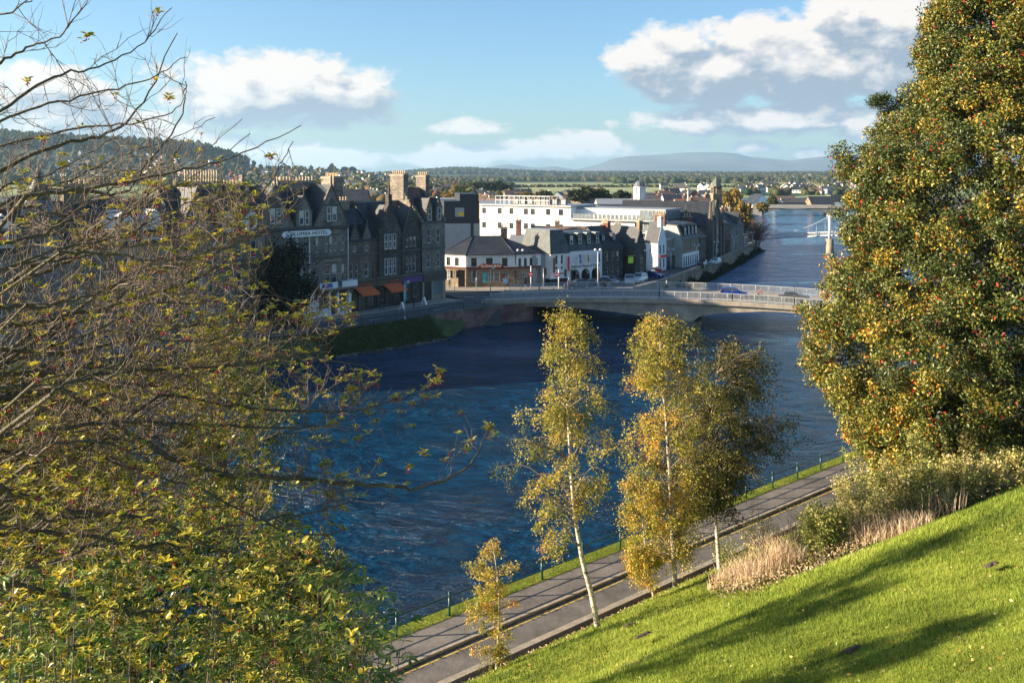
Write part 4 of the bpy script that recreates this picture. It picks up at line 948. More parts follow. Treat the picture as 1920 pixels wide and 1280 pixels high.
# ================================================================ lamps, signs, lights
def lamp(x,y,z,hh,label,mat='grey_metal',heads=2,rz=0,group='street lamps by the river'):
    h=thing('street_lamp',label,'street lamp',(x,y,z),rz,group)
    b=MB(); b.cone(0,0,0,.5,.11,.1,8); b.cone(0,0,.5,hh,.08,.055,8); b.build('pole',mat,h)
    for k in range(heads):
        s=1 if k==0 else -1
        b=MB(); b.bar((0,0,hh-.25),(s*.45,0,hh+.1),.035,5); b.lathe(s*.45,0,[(.05,hh+.3),(.2,hh+.22),(.27,hh+.08),(.22,hh-.02)],10); b.cone(s*.45,0,hh-.12,hh-.02,.14,.21,10,1); b.build('lamp_head',[mat,'lamp_glass'],h)
    return h
for px,by,ty,lab in ((1121,538,469,'tall white double headed street lamp at the left end of the bridge railing'),(975.8,537,470,'thin white street lamp in front of the right end of the pub'),
    (1214,527,470,'pale street lamp left of the white gable house'),(1258,518,468,'street lamp in front of the pink stone building'),(1306,506,460,'street lamp in front of the stone mansard house shopfront'),
    (1343,496,454,'street lamp beside the white car on the river road'),(1376,484,444,'street lamp by the curved wall before the trees'),(1396,476,440,'street lamp just left of the bare reddish tree'),(1411,470,436,'street lamp nearest the footbridge'),(759,600,530,'pale lamp post in front of the purple shop fascia'),(919.6,566,504,'thin post at the start of the bridge in front of the pub signboard')):
    p=P(px,by,STZ); hh=(by-ty)*p.y/F; lamp(p.x,p.y,STZ,hh,lab,'white_paint' if px in(1121,975.8) else 'grey_metal',2 if px not in (759,919.6) else 1)
for s,y,lab in ((25.1,-.0,'dark slim pole rising from the near bridge railing left of the blue car'),(35.8,-.0,'dark slim pole at the near railing beside the front of the blue car'),(44.5,-.0,'dark slim pole on the near railing next to the grey saloon'),(45,BW,'short dark pole on the far railing behind the grey saloon')):
    w=BA+bd*s+Vector((-bd.y,bd.x))*y
    h=thing('bridge_pole',lab,'pole',(w.x,w.y,dz(s)+.1),BRZ,'poles on the bridge railings'); b=MB(); hh=2.4 if y==0 else 1.9; b.cone(0,0,-.1,hh,.06,.045,7); b.box(-.09,.09,-.09,.09,hh,hh+.12); b.build('pole','dark_metal',h)
def siglight(px,by,ty,heads,lab):
    p=P(px,by,STZ); hh=(by-ty)*p.y/F; h=thing('traffic_light',lab,'traffic light',(p.x,p.y,STZ),0,'traffic lights at the junction')
    b=MB(); b.cone(0,0,0,hh-.1,.07,.06,7); b.build('pole','grey_metal',h)
    for k in heads:
        b=MB(); b.box(k-.2,k+.2,-.14,.1,hh-1.3,hh); b.build('signal_head','black_board',h)
        b=MB()
        for i,z in enumerate((.25,.63,1.0)): b.cone(k,-.16,hh-z-.1,hh-z+.1,.0,.0) if False else b.box(k-.1,k+.1,-.17,-.14,hh-z-.1,hh-z+.1,0)
        b.build('lens','dark_metal',h)
for a in ((852,546,507,(-.5,.5),'two headed traffic light in front of the lit left side of the pub'),(893,545,506,(-.3,),'traffic light before the pub left windows'),(1019,541,502,(.35,),'traffic light just right of the pub'),(1066,541,505,(-.55,.55),'pair of dark traffic light heads above the waiting group'),(985,545,520,(0,),'low traffic signal beside the first no entry sign')): siglight(*a)
for px,by,ty,sy,lab in ((995.5,542,498,514,'tall white post with no entry disc before the right side of the pub'),(1047.5,543,505,515,'no entry sign in front of the white mansard shop')):
    p=P(px,by,STZ); hh=(by-ty)*p.y/F; h=thing('no_entry_sign',lab,'road sign',(p.x,p.y,STZ),0,'no entry signs')
    b=MB(); b.cone(0,0,0,hh,.1,.08,7); b.build('post','white_paint',h)
    zc=(by-sy)*p.y/F; x0=.0 if px<1000 else -.3; b=MB(); b.ext([(x0+.42*math.cos(k*math.pi/8),zc+.42*math.sin(k*math.pi/8)) for k in range(16)],lambda p,t:(p[0],t,p[1]),-.16,-.12); b.box(x0-.3,x0+.3,-.18,-.16,zc-.08,zc+.08,1); b.build('disc',['red_paint','white_paint'],h)
p=P(947,552,STZ); h=thing('white_board_sign','pale blank board on a thin post before the pub windows','road sign',(p.x,p.y,STZ)); b=MB(); b.bar((0,0,0),(0,0,2.6),.04,5); b.build('post','grey_metal',h); b=MB(); b.box(-.42,.42,-.05,.0,1.9,2.8); b.build('board','white_paint',h)
for px,py,lab,mt_ in ((795,571,'white folding pavement board outside the corner block','white_paint'),(754,581,'pale folding pavement board by the purple shop','white_paint'),(612,592,'dark folding pavement board at the hotel entrance','black_board')):
    p=P(px,py,STZ); b=MB(); b.extx([(-.45,0),(-.4,0),(0,1.1),(0,1.18),(-.04,1.18)],-.3,.3); b.extx([(.45,0),(.4,0),(0,1.1),(0,1.18),(.04,1.18)],-.3,.3); b.build('folding_board',mt_,label=lab,cat='sign board',loc=(p.x,p.y,STZ+.01),rz=AR+.4)
p=P(1234,516,STZ); b=MB(); b.box(-.6,.6,-.4,.4,0,1.); b.extx([(-.5,1.),(.5,1.),(0,1.4)],-.7,.7); b.build('red_kiosk','red_paint',label='small red and orange kiosk at the foot of the white gable house',cat='kiosk',loc=(p.x,p.y,STZ))
# ================================================================ cars
def carparts(kind):
    key=('car',kind)
    if key in WC: return WC[key]
    Lc,Wc,Hc={'hatch':(4.1,1.72,1.47),'suv':(4.6,1.85,1.75),'saloon':(4.6,1.8,1.43)}[kind]; o={}
    hl=Lc/2; zb=.32; belt=.95 if kind!='suv' else 1.1
    if kind=='saloon': prof=[(-hl,.45),(-hl+.05,.85),(-hl+.7,.98),(-hl+1.3,Hc-.03),(-.1,Hc),(.75,.98),(hl-.3,.8),(hl,.6),(hl-.02,.35)]; roof=[(-hl+.75,.98),(-hl+1.35,Hc-.06),(-.1,Hc-.04),(.7,.98)]
    else: prof=[(-hl,.45),(-hl+.02,belt-.05),(-hl+.12,belt+.05),(-hl+.5,Hc-.08),(-hl+1.2,Hc),(.1,Hc-.03),(.95,belt+.02),(hl-.3,belt-.17),(hl,.6),(hl-.02,.35)]; roof=[(-hl+.2,belt+.05),(-hl+.55,Hc-.12),(.05,Hc-.08),(.88,belt+.03)]
    ring=prof+[(hl-.1,zb-.08)]
    ax=[-hl+.8,hl-.8]
    for a in reversed(ax):
        ring+=[(a+.36*math.cos(t),.3+.36*math.sin(t)) for t in [0,.5,1.05,1.57,2.1,2.64,3.14]] 
    ring+=[(-hl+.1,zb-.08)]
    b=MB(); hw=Wc/2; n=len(ring)
    def yy(z): return hw-(.0 if z<belt else (z-belt)/(Hc-belt+.01)*.22)-(.06 if z<.4 else 0)
    i0=len(b.v); b.v+=[(x,-yy(z),z) for x,z in ring]+[(x,yy(z),z) for x,z in ring]
    for k in range(n):
        j=(k+1)%n; b.f.append((i0+k,i0+j,i0+n+j,i0+n+k)); b.m.append(0); b.sm.append(False)
    b.f.append(tuple(range(i0,i0+n))); b.m.append(0); b.sm.append(False); b.f.append(tuple(range(i0+2*n-1,i0+n-1,-1))); b.m.append(0); b.sm.append(False)
    o['body']=b
    g=MB()
    for s in (-1,1):
        pts=[(x*.98,s*(yy(z)+.012),z) for x,z in roof]; pts=[(x,y,z-.02 if z>belt+.2 else z+.02) for x,y,z in pts]
        mid=-.35
        g.poly(pts if s<0 else pts[::-1],0)
    # windscreens
    xf0,zf0=prof[-4] if kind!='saloon' else (.75,.98); 
    a=(.95,belt+.02) if kind!='saloon' else (.75,.98); c=(.1,Hc-.03) if kind!='saloon' else (-.1,Hc)
    g.poly([(lerp(a[0],c[0],.1)+.03,-hw+.15,lerp(a[1],c[1],.1)+.02),(lerp(a[0],c[0],.1)+.03,hw-.15,lerp(a[1],c[1],.1)+.02),(lerp(a[0],c[0],.92)+.03,hw-.27,lerp(a[1],c[1],.92)+.02),(lerp(a[0],c[0],.92)+.03,-hw+.27,lerp(a[1],c[1],.92)+.02)])
    a=(-hl+.12,belt+.05) if kind!='saloon' else (-hl+.7,.98); c=(-hl+.5,Hc-.08) if kind!='saloon' else (-hl+1.3,Hc-.03)
    g.poly([(lerp(a[0],c[0],.15)-.03,hw-.18,lerp(a[1],c[1],.15)+.02),(lerp(a[0],c[0],.15)-.03,-hw+.18,lerp(a[1],c[1],.15)+.02),(lerp(a[0],c[0],.9)-.03,-hw+.27,lerp(a[1],c[1],.9)+.02),(lerp(a[0],c[0],.9)-.03,hw-.27,lerp(a[1],c[1],.9)+.02)])
    o['glass']=g.mesh('car_window',['glass'])
    w=MB(); w.ext([(.32*math.cos(k*math.pi/8),.32+.32*math.sin(k*math.pi/8)) for k in range(16)],lambda p,t:(p[0],t,p[1]),-.1,.1,0); o['wheel']=w.mesh('wheel',['rubber'])
    w=MB(); w.ext([(.2*math.cos(k*math.pi/6),.32+.2*math.sin(k*math.pi/6)) for k in range(12)],lambda p,t:(p[0],t,p[1]),-.115,.115,0); o['rim']=w.mesh('rim',['rim_metal'])
    l=MB(); l.box(hl-.14,hl+.005,-.2,.2,.62,.76); o['head']=l.mesh('headlight',['lamp_glass']); l=MB(); l.box(-hl-.01,-hl+.08,-.14,.14,.7,.9); o['tail']=l.mesh('tail_light',['tail_red'])
    o['ax']=ax; o['hw']=hw; WC[key]=o; return o
def car(x,y,z,rz,kind,col,label,name='parked_car'):
    o=carparts(kind); mk='paint_%s'%col
    if mk not in M: 
        c={'blue':(.006,.035,.24),'grey':(.10,.10,.11),'black':(.015,.017,.02),'silver':(.5,.52,.54),'white':(.75,.76,.77),'dark_blue':(.02,.035,.07)}[col]; plain(mk,c,.25,metal=.2,var=.03)
    h=thing(name,label,'car',(x,y,z),rz,'cars on and beyond the bridge'); bk=('cb',kind,col)
    if bk not in WC: WC[bk]=o['body'].mesh('body',[mk])
    inst('body',WC[bk],h); inst('car_window',o['glass'],h)
    for a in o['ax']:
        for s in (-1,1): w=inst('wheel',o['wheel'],h,(a,s*(o['hw']-.11),0)); inst('rim',o['rim'],w)
    for s in (-1,1): inst('headlight',o['head'],h,(0,s*(o['hw']-.28),0)); inst('tail_light',o['tail'],h,(0,s*(o['hw']-.22),0))
    return h
def onbridge(s,y): w=BA+bd*s+Vector((-bd.y,bd.x))*y; return w.x,w.y,dz(s)-.05
x,y,z=onbridge(35.8,6.3); car(x,y,z,BRZ,'hatch','blue','bright blue hatchback driving across the bridge','moving_car')
x,y,z=onbridge(44.6,6.0); car(x,y,z,BRZ,'saloon','grey','dark grey saloon car on the bridge half behind the holly','moving_car')
for px,py,k,c,rz,lab in ((1082,541,'suv','black',-155,'large dark four wheel drive parked before the arches of the white shop'),(1107,537,'hatch','dark_blue',-160,'dark small car parked second beside the big dark one'),(1125,536,'hatch','black',-160,'dark hatchback parked partly behind the tall white lamp'),
   (1141,532,'hatch','silver',-30,'silver car with its top just above the far railing by the brown stone house'),(1154,531,'hatch','grey',-30,'grey car in front of the brown stone house windows'),(1180,532,'suv','silver',-95,'silver car facing the camera with bright headlights'),(1198,529,'suv','white',-120,'white vehicle parked behind the silver one by the gable'),
   (1341,495,'hatch','white',-118,'white car driving along the curved river road'),(1361,462,'saloon','white',-8,'white saloon parked side on near the church'),(1384,458,'hatch','blue',-60,'blue car parked beneath the yellow tree'),(1317,502,'hatch','black',60,'dark car on the river road behind a street lamp'),(1226,521,'hatch','blue',-40,'blue car beside the red kiosk')):
    p=P(px,py,STZ); car(p.x,p.y,STZ-.02,R(rz),k,c,lab)
# ================================================================ people
for n_,c_ in (('cloth_dark',(.02,.022,.03)),('cloth_light',(.5,.47,.42)),('cloth_red',(.28,.09,.09)),('cloth_blue',(.04,.09,.2)),('skin',(.5,.3,.2)),('hair',(.05,.03,.02)),('cloth_white',(.7,.7,.7))): plain(n_,c_,.8,var=.1)
def make_person(bend=0.,stride=.28,top='cloth_dark',legs='cloth_dark'):
    key=('person',bend,stride,top,legs)
    if key in WC: return WC[key]
    vs=[];es=[];rs=[]
    def ch(pts,pi=None):
        for q,r in pts:
            vs.append(q); rs.append(r); i=len(vs)-1
            if pi is not None: es.append((pi,i))
            pi=i
        return pi
    b_=bend; pel=ch([((0,0,.95),(.15,.11))]); ches=ch([((b_*.3,0,1.12),(.13,.1)),((b_*.7,0,1.32),(.16,.11)),((b_,0,1.44),(.13,.09))],pel)
    ch([((b_*1.1,0,1.53),(.05,.05)),((b_*1.25+.02,0,1.61),(.075,.075)),((b_*1.3+.02,0,1.7),(.08,.085)),((b_*1.3,0,1.77),(.045,.045))],ches)
    for s in (-1,1):
        ch([((0,s*.1,.86),(.085,.085)),((s*stride*.5+.05,s*.1,.5),(.06,.06)),((s*stride-.02,s*.1,.1),(.04,.04)),((s*stride+.16,s*.1,.04),(.035,.03))],pel)
        ch([((b_,s*.21,1.4),(.06,.06)),((b_-s*stride*.3,s*.26,1.13),(.045,.045)),((b_-s*stride*.6+.08,s*.25,.88),(.035,.035)),((b_-s*stride*.7+.1,s*.25,.79),(.035,.02))],ches)
    me=bpy.data.meshes.new('tmp'); me.from_pydata(vs,es,[]); o=bpy.data.objects.new('tmp',me); SC.collection.objects.link(o)
    md=o.modifiers.new('Skin','SKIN'); sv=me.skin_vertices[0].data if len(me.skin_vertices) else None
    if sv:
        for i,r in enumerate(rs): sv[i].radius=r
        sv[0].use_root=True
    sd=o.modifiers.new('Sub','SUBSURF'); sd.levels=1; sd.render_levels=1
    dg=bpy.context.evaluated_depsgraph_get(); m2=bpy.data.meshes.new_from_object(o.evaluated_get(dg)); m2.name='person'
    SC.collection.objects.unlink(o); bpy.data.objects.remove(o)
    m2.materials.clear()
    for k in (top,legs,'skin','hair'): m2.materials.append(M[k])
    for p in m2.polygons:
        c=p.center; z=c.z; p.use_smooth=True
        p.material_index=3 if (z>1.68 or (z>1.58 and c.x<b_*1.28)) else 2 if z>1.5 or (abs(c.y)>.2 and z<.86 and z>.7) else 1 if z<.9 and abs(c.y)<.2 or z<.7 else 0
    WC[key]=m2; return m2
def person(x,y,z,rz,label,top,legs,stride=.28,bend=0.,sc=1):
    o=inst('person',make_person(bend,stride,top,legs),None,(x,y,z),rz,sc); return setp(o,label,'person')
for px,py,rz,top,legs,lab in ((1011,552,0,'cloth_dark','cloth_dark','person in black walking along the near side of the bridge entrance'),(1055,545,60,'cloth_dark','cloth_blue','person in dark coat at the left of the group waiting to cross'),
   (1060,547,200,'cloth_blue','cloth_dark','person in blue standing in the middle of the waiting group'),(1065,544,-40,'cloth_red','cloth_dark','person in reddish top at the right of the waiting group'),(843,541,-90,'cloth_dark','cloth_dark','person in dark clothes beside the left end of the pub'),
   (716,583,10,'cloth_dark','cloth_blue','person in dark top on the pavement under the right orange awning'),(776,577,-120,'cloth_dark','cloth_dark','person in black outside the purple shop'),(1324,500,120,'cloth_white','cloth_dark','person in white top on the river road beside the dark car')):
    p=P(px,py,STZ); person(p.x,p.y,STZ+.1,R(rz),lab,top,legs)
x,y,z=onbridge(24.9,10.6); person(x,y,z+.12,BRZ+.1,'person in a long pale coat walking by the far bridge railing','cloth_light','cloth_dark')
x,y,z=onbridge(14.7,10.8); person(x,y,z+.12,BRZ+math.pi,'person with a red top stooping near the far railing start','cloth_red','cloth_dark',bend=.25)
x,y,z=onbridge(39.6,4.6)
cy=thing('bicycle','dark bicycle ridden across the bridge between the blue and grey cars','bicycle',(x,y,z),BRZ)
for a in (-.52,.52):
    b=MB(); b.tube([Vector((a+.33*math.cos(t),0,.34+.33*math.sin(t))) for t in np.linspace(0,2*math.pi,17)],.022,5); b.build('wheel','rubber',cy)
b=MB()
for p,q_ in (((-.52,0,.34),(-.1,0,.36)),((-.1,0,.36),(-.25,0,.85)),((-.25,0,.8),(.38,0,.82)),((.38,0,.9),(.52,0,.34)),((-.1,0,.36),(.38,0,.75)),((-.52,0,.34),(-.25,0,.8)),((.36,-.25,1.0),(.36,.25,1.0))): b.bar(p,q_,.02,5)
b.build('frame','dark_metal',cy); b=MB(); b.box(-.38,-.12,-.07,.07,.86,.92); b.build('saddle','rubber',cy)
person(x-.22,y,z+.12,BRZ,'cyclist in pinkish top leaning over the handlebars on the bridge','cloth_red','cloth_dark',stride=.18,bend=.42)
# ================================================================ footbridge & far bridge
Fd=265.; fx=(1555-960)*Fd/F; ftz=EYE-(510-HZ)*Fd/F  # tower foot region
fb=thing('suspension_footbridge','slim white suspension footbridge with lattice sides and one visible tower','bridge',(fx,Fd,0))
e0=Vector((81.5-fx,(286-Fd),4.6)); e1=Vector((0,0,7.0)); e2=Vector((45,-12,5.5))
b=MB()
def seg(a,c,n,b):
    d=(c-a); nn=Vector((-d.y,d.x,0)).normalized()
    for i in range(n):
        p=a+d*(i/n); q_=a+d*((i+1)/n)
        for s in (0,1.6):
            o3=nn*s; b.bar(p+o3,q_+o3,.2,4); b.bar(p+o3+Vector((0,0,1.1)),q_+o3+Vector((0,0,1.1)),.13,4); b.bar(p+o3,p+o3+Vector((0,0,1.1)),.045,4); b.bar(p+o3,q_+o3+Vector((0,0,1.1)),.03,4)
        b.poly([p,q_,q_+nn*1.6,p+nn*1.6])
seg(e0,e1,34,b); seg(e1,e2,30,b); b.build('deck','rail_paint',fb)
b=MB()
for s in (0,1.6): b.cone(0+s*.5,s,6.0,12.8,.3,.2,8)
b.bar((0,0,12.),(.8,1.6,12.),.12,5); b.build('tower','white_paint',fb)
b=MB(); b.lathe(.4,.8,[(1.3,0),(1.15,5.9),(.9,6.0)],12); b.build('pier','sandstone',fb)
b=MB(); apex=Vector((0,0,14.8)); hang=[]
cb=[e0.lerp(e1,t)+Vector((0,0,1.2+4.4*t**2.1)) for t in np.linspace(.25,1,12)]; b.tube(cb,.07,4); cb2=[e1.lerp(e2,t)+Vector((0,0,1.2+4.4*(1-t)**2.1)) for t in np.linspace(0,.8,12)]; b.tube(cb2,.07,4)
for c_ in cb[::2]: b.bar((c_.x,c_.y,5.5),(c_.x,c_.y,c_.z),.035,4)
b.build('cable','grey_metal',fb)
d=500; x0=(1425-960)*d/F
h=thing('far_road_bridge','long flat concrete road bridge crossing the river in the distance','bridge',(x0,d,0),R(-8))
b=MB(); b.box(-4,110,0,12,6.2,7.2); b.box(-4,110,-.1,.1,7.2,8.1,0)
for i in range(6): pass
b.build('deck','concrete',h)
b=MB()
for k in range(3):
    a=1+k*36
    b.ext([(a,6.2)]+[(a+36*t/8.,3.0+3.1*math.sin(math.pi*t/8.)) for t in range(9)]+[(a+36,6.2)],lambda p,t:(p[0],t,p[1]),.5,11.5)
b.build('girder','dark_concrete',h)
b=MB()
for k in range(4): b.box(k*36,k*36+2,.2,11.8,-1,3.1)
b.box(-10,1,-.3,12.5,-1,6.1)
b.build('pier','concrete',h)
# ================================================================ foreground plants
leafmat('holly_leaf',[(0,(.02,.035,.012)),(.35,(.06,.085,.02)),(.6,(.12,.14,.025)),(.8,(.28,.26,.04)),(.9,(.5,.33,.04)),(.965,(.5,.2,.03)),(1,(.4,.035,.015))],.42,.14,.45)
leafmat('variegated_leaf',[(0,(.02,.05,.01)),(.5,(.06,.12,.015)),(.8,(.2,.25,.03)),(1,(.5,.42,.04))],.3,.25,.6)
leafmat('yellow_leaf',[(0,(.42,.38,.05)),(.5,(.6,.5,.08)),(1,(.75,.52,.03))],.35,.35,.5)
leafmat('elder_leaf',[(0,(.04,.09,.012)),(.4,(.10,.19,.03)),(.7,(.26,.33,.06)),(1,(.6,.58,.18))],.5,.35,.4)
leafmat('birch_leaf',[(0,(.08,.095,.015)),(.35,(.21,.22,.03)),(.6,(.40,.34,.045)),(.85,(.6,.43,.06)),(1,(.62,.27,.03))],.5,.35,.4)
leafmat('alder_leaf',[(0,(.04,.05,.012)),(.5,(.13,.12,.02)),(.8,(.28,.19,.025)),(1,(.35,.12,.025))],.5,.2,.4)
leafmat('shrub_leaf',[(0,(.07,.10,.02)),(.35,(.21,.25,.05)),(.7,(.48,.43,.13)),(1,(.7,.55,.28))],.55,.3,.4)
leafmat('evergreen_leaf',[(0,(.008,.014,.007)),(.6,(.02,.03,.012)),(1,(.045,.05,.02))],.6,.1,.3)
leafmat('pine_needle',[(0,(.02,.035,.012)),(1,(.09,.12,.035))],.6,.1,.3)
leafmat('grass_blade',[(0,(.06,.10,.015)),(.4,(.18,.24,.03)),(.7,(.29,.37,.055)),(.9,(.43,.41,.11)),(1,(.5,.38,.2))],.6,.3,.2)
leafmat('dry_stalk',[(0,(.36,.25,.16)),(.5,(.6,.45,.3)),(1,(.78,.64,.46))],.8,.35,.2)
plain('twig_bark',(.17,.13,.10),.8,var=.35,sc=9,bump=.3); plain('limb_bark',(.085,.075,.055),.85,var=.4,sc=6,bump=.6); plain('dark_bark',(.05,.04,.03),.9,var=.35,sc=5,bump=.5)
plain('berry',(.32,.004,.014),.25,var=.2)
m,nt,b=newmat('birch_bark'); tc=nt.new('ShaderNodeTexCoord').outputs['Object']; mp=nt.new('ShaderNodeMapping'); nt.l.new(tc,mp.inputs[0]); mp.inputs['Scale'].default_value=(2,2,9)
nt.l.new(nt.ramp(nt.noise(mp.outputs[0],1.1,4,.7),[(.36,(.03,.025,.02)),(.45,(.38,.33,.26)),(.6,(.62,.56,.47))]),b.inputs['Base Color']); b.inputs['Roughness'].default_value=.75; M['birch_bark']=m
def spline(pts,n):
    out=[];P_=[pts[0]*2-pts[1]]+list(pts)+[pts[-1]*2-pts[-2]]
    for i in range(1,len(P_)-2):
        a,b_,c,d=P_[i-1:i+3]
        for k in range(n):
            t=k/n; out.append(.5*((2*b_)+(c-a)*t+(2*a-5*b_+4*c-d)*t*t+(3*b_-a-3*c+d)*t**3))
    out.append(pts[-1].copy()); return out
def rv(): return Vector((random.gauss(0,1),random.gauss(0,1),random.gauss(0,1)))
def wander(p,d,L,n,up=0.,jit=.18,sag=0):
    pts=[p.copy()]; d=d.normalized(); st=L/n
    for i in range(n):
        d=(d+rv()*jit+Vector((0,0,up-sag*i/n))).normalized(); p=p+d*st; pts.append(p.copy())
    return pts
def topx(p): return 960+p.x/p.y*F, HZ-(p.z-EYE)/p.y*F
# ---- left tree
edge=[(-100,290),(0,330),(100,350),(200,352),(260,545),(330,560),(400,575),(500,600),(600,665),(680,600),(700,820),(745,830),(800,925),(905,900),(925,650),(1000,640),(1100,700),(1280,760)]
limbs=[([(-90,760,6.2),(20,745,6.6),(120,735,7),(270,830,7),(410,885,7.2),(590,897,7.4),(730,912,7.6),(800,910,7.7),(870,880,7.8),(920,806,7.9)],.035),
([(-90,1080,6),(0,1094,6.2),(170,1125,6.5),(260,1150,6.6),(380,1130,6.8)],.035),([(-60,900,6),(0,913,6.2),(136,958,6.5),(280,972,6.7),(385,1017,7),(470,1060,7.2)],.028),
([(-60,340,7.5),(0,318,7.5),(100,275,7.6),(200,250,7.8),(270,190,8),(330,60,8)],.026),([(-60,410,7),(0,385,7),(76,358,7.2),(152,361,7.3),(230,361,7.4),(274,309,7.5),(338,225,7.6),(350,150,7.6)],.022),
([(60,500,7),(200,450,7.2),(317,428,7.4),(380,413,7.5),(480,370,7.6),(525,310,7.7),(550,266,7.7)],.017),([(200,540,7.4),(330,495,7.4),(384,481,7.4),(452,452,7.5),(506,433,7.5),(532,405,7.5)],.015),
([(380,700,7.6),(500,650,7.6),(574,630,7.6),(640,612,7.7),(655,575,7.7)],.010),([(300,740,7.4),(480,765,7.4),(602,772,7.5),(680,768,7.6),(760,745,7.6),(800,725,7.7),(828,698,7.7)],.014),
([(-60,240,7),(0,205,7),(100,145,7.2),(170,128,7.4),(260,90,7.4),(318,12,7.5)],.016),([(-60,150,6.8),(0,118,6.9),(60,85,7),(120,60,7),(180,-20,7)],.014),([(-60,60,7),(10,25,7),(80,-10,7)],.013),
([(-60,250,7.4),(0,225,7.4),(110,190,7.5),(220,165,7.6),(300,138,7.6),(346,105,7.7)],.014),([(-60,290,7.6),(150,240,7.8),(250,232,7.8),(330,205,7.9),(352,165,7.9)],.012),
([(-60,560,6.5),(60,520,6.7),(160,470,6.9),(240,400,7),(300,330,7),(345,260,7)],.02),([(-60,620,6.5),(90,600,6.8),(250,560,7),(350,530,7.2),(420,490,7.3),(470,455,7.3)],.022),
([(-60,650,6.5),(120,660,6.9),(300,620,7.2),(400,600,7.4),(470,575,7.5),(495,540,7.5)],.02),([(-60,700,6.3),(140,700,6.8),(320,690,7.1),(480,680,7.3),(600,650,7.4),(660,600,7.4)],.018),
([(-60,830,6.2),(100,800,6.6),(280,790,7),(430,800,7.2),(560,800,7.3),(640,790,7.4),(700,760,7.4)],.018),([(-60,980,6),(120,1000,6.5),(300,1020,6.8),(450,980,7),(580,960,7.2),(680,930,7.3)],.02),
([(200,860,6.8),(380,920,7),(520,990,7.1),(620,1000,7.2),(700,960,7.3),(745,930,7.3)],.010),([(200,620,7.2),(360,640,7.3),(520,600,7.4),(600,560,7.4),(665,590,7.5)],.009)]
for i in range(58):
    y0=random.uniform(360,1100); x0=random.uniform(-80,120); d0=random.uniform(5.8,9.5); L=random.uniform(180,520); a=random.uniform(-.45,.25); up=random.uniform(20,110)
    pts=[(x0+L*t,y0+L*a*t-up*t*t+random.gauss(0,12),d0+t*.6) for t in (0,.25,.5,.75,1)]
    limbs.append((pts,random.uniform(.007,.018)))
lb=MB(); tw=MB(); tips=[]
def inside(p,m=12):
    if p.y<2: return False
    x,y=topx(p); return x<interp(y,edge)+m and not (498<x<608 and 395<y<560)
for pts,r0 in limbs:
    sp_=spline([Q(*p) for p in pts],6); n=len(sp_)
    sp_=[p+rv()*.008 for p in sp_]
    lb.tube(sp_,[max(.0035,r0*(1-.85*i/n)) for i in range(n)],6)
    Lt=sum((b_-a).length for a,b_ in zip(sp_,sp_[1:])); tips.append((sp_[-1],1.2))
    for k in range(int(Lt*(13 if pts[0][1]>330 else 9)*(.55 if 330<pts[0][1]<470 else 1))):
        i=random.randrange(1,n-1) ; p=sp_[i]; tg=(sp_[i+1]-sp_[i-1]).normalized()
        x,y=topx(p); dens=1. if y>380 else .8
        if x>620: dens*=.45
        if random.random()>dens: continue
        d=(tg*random.uniform(.0,.9)+rv()*.7+Vector((.1,0,random.uniform(-.5,.7)))).normalized()
        L=random.uniform(.2,.75)*(1 if x<600 else .5); wp=wander(p,d,L,5,up=random.uniform(-.12,.28),jit=.24)
        if not inside(wp[-1]): continue
        tw.tube(wp,[.0042,.0036,.003,.0025,.002,.0012],3); tips.append((wp[-1],1))
        for q in range(random.randint(3,6)):
            j=random.randrange(1,5); d2=((wp[j+1]-wp[j]).normalized()+rv()*.55+Vector((0,0,.15))).normalized(); w2=wander(wp[j],d2,random.uniform(.08,.32),4,up=.1,jit=.2)
            if inside(w2[-1]): tw.tube(w2,[.0028,.0022,.0018,.0014,.001],3); tips.append((w2[-1],.55))
tr=thing('bare_tree','large bare twiggy tree at the left with sparse yellow edged leaves and red berries','tree',(-6.,6.5,14.))
def tochild(o): o.parent=tr; o.matrix_parent_inverse=Matrix.Translation(-Vector(tr.location)); return o
# trunk left of frame carries the limbs
tk=MB(); tp=spline([Vector((-5.4,7.6,14.)),Vector((-5.,7.2,17)),Vector((-4.9,7.0,20)),Vector((-5.,7.0,23)),Vector((-5.1,7.2,26.5)),Vector((-5.,7.3,28.))],6); tk.tube(tp,[.2-.17*i/len(tp) for i in range(len(tp))],10)
for pts,r0 in limbs:
    p=Q(*pts[0]); k=min(range(len(tp)),key=lambda i:(tp[i]-p).length-.4*(p.z-tp[i].z)); mid=(tp[k]+p)/2+Vector((0,0,-.1)); tk.tube(spline([tp[k],mid,p],5),[r0*1.5-.5*r0*i/10 for i in range(11)],6)
tochild(tk.build('trunk','limb_bark')); tochild(lb.build('limb','limb_bark')); tochild(tw.build('twig','twig_bark'))
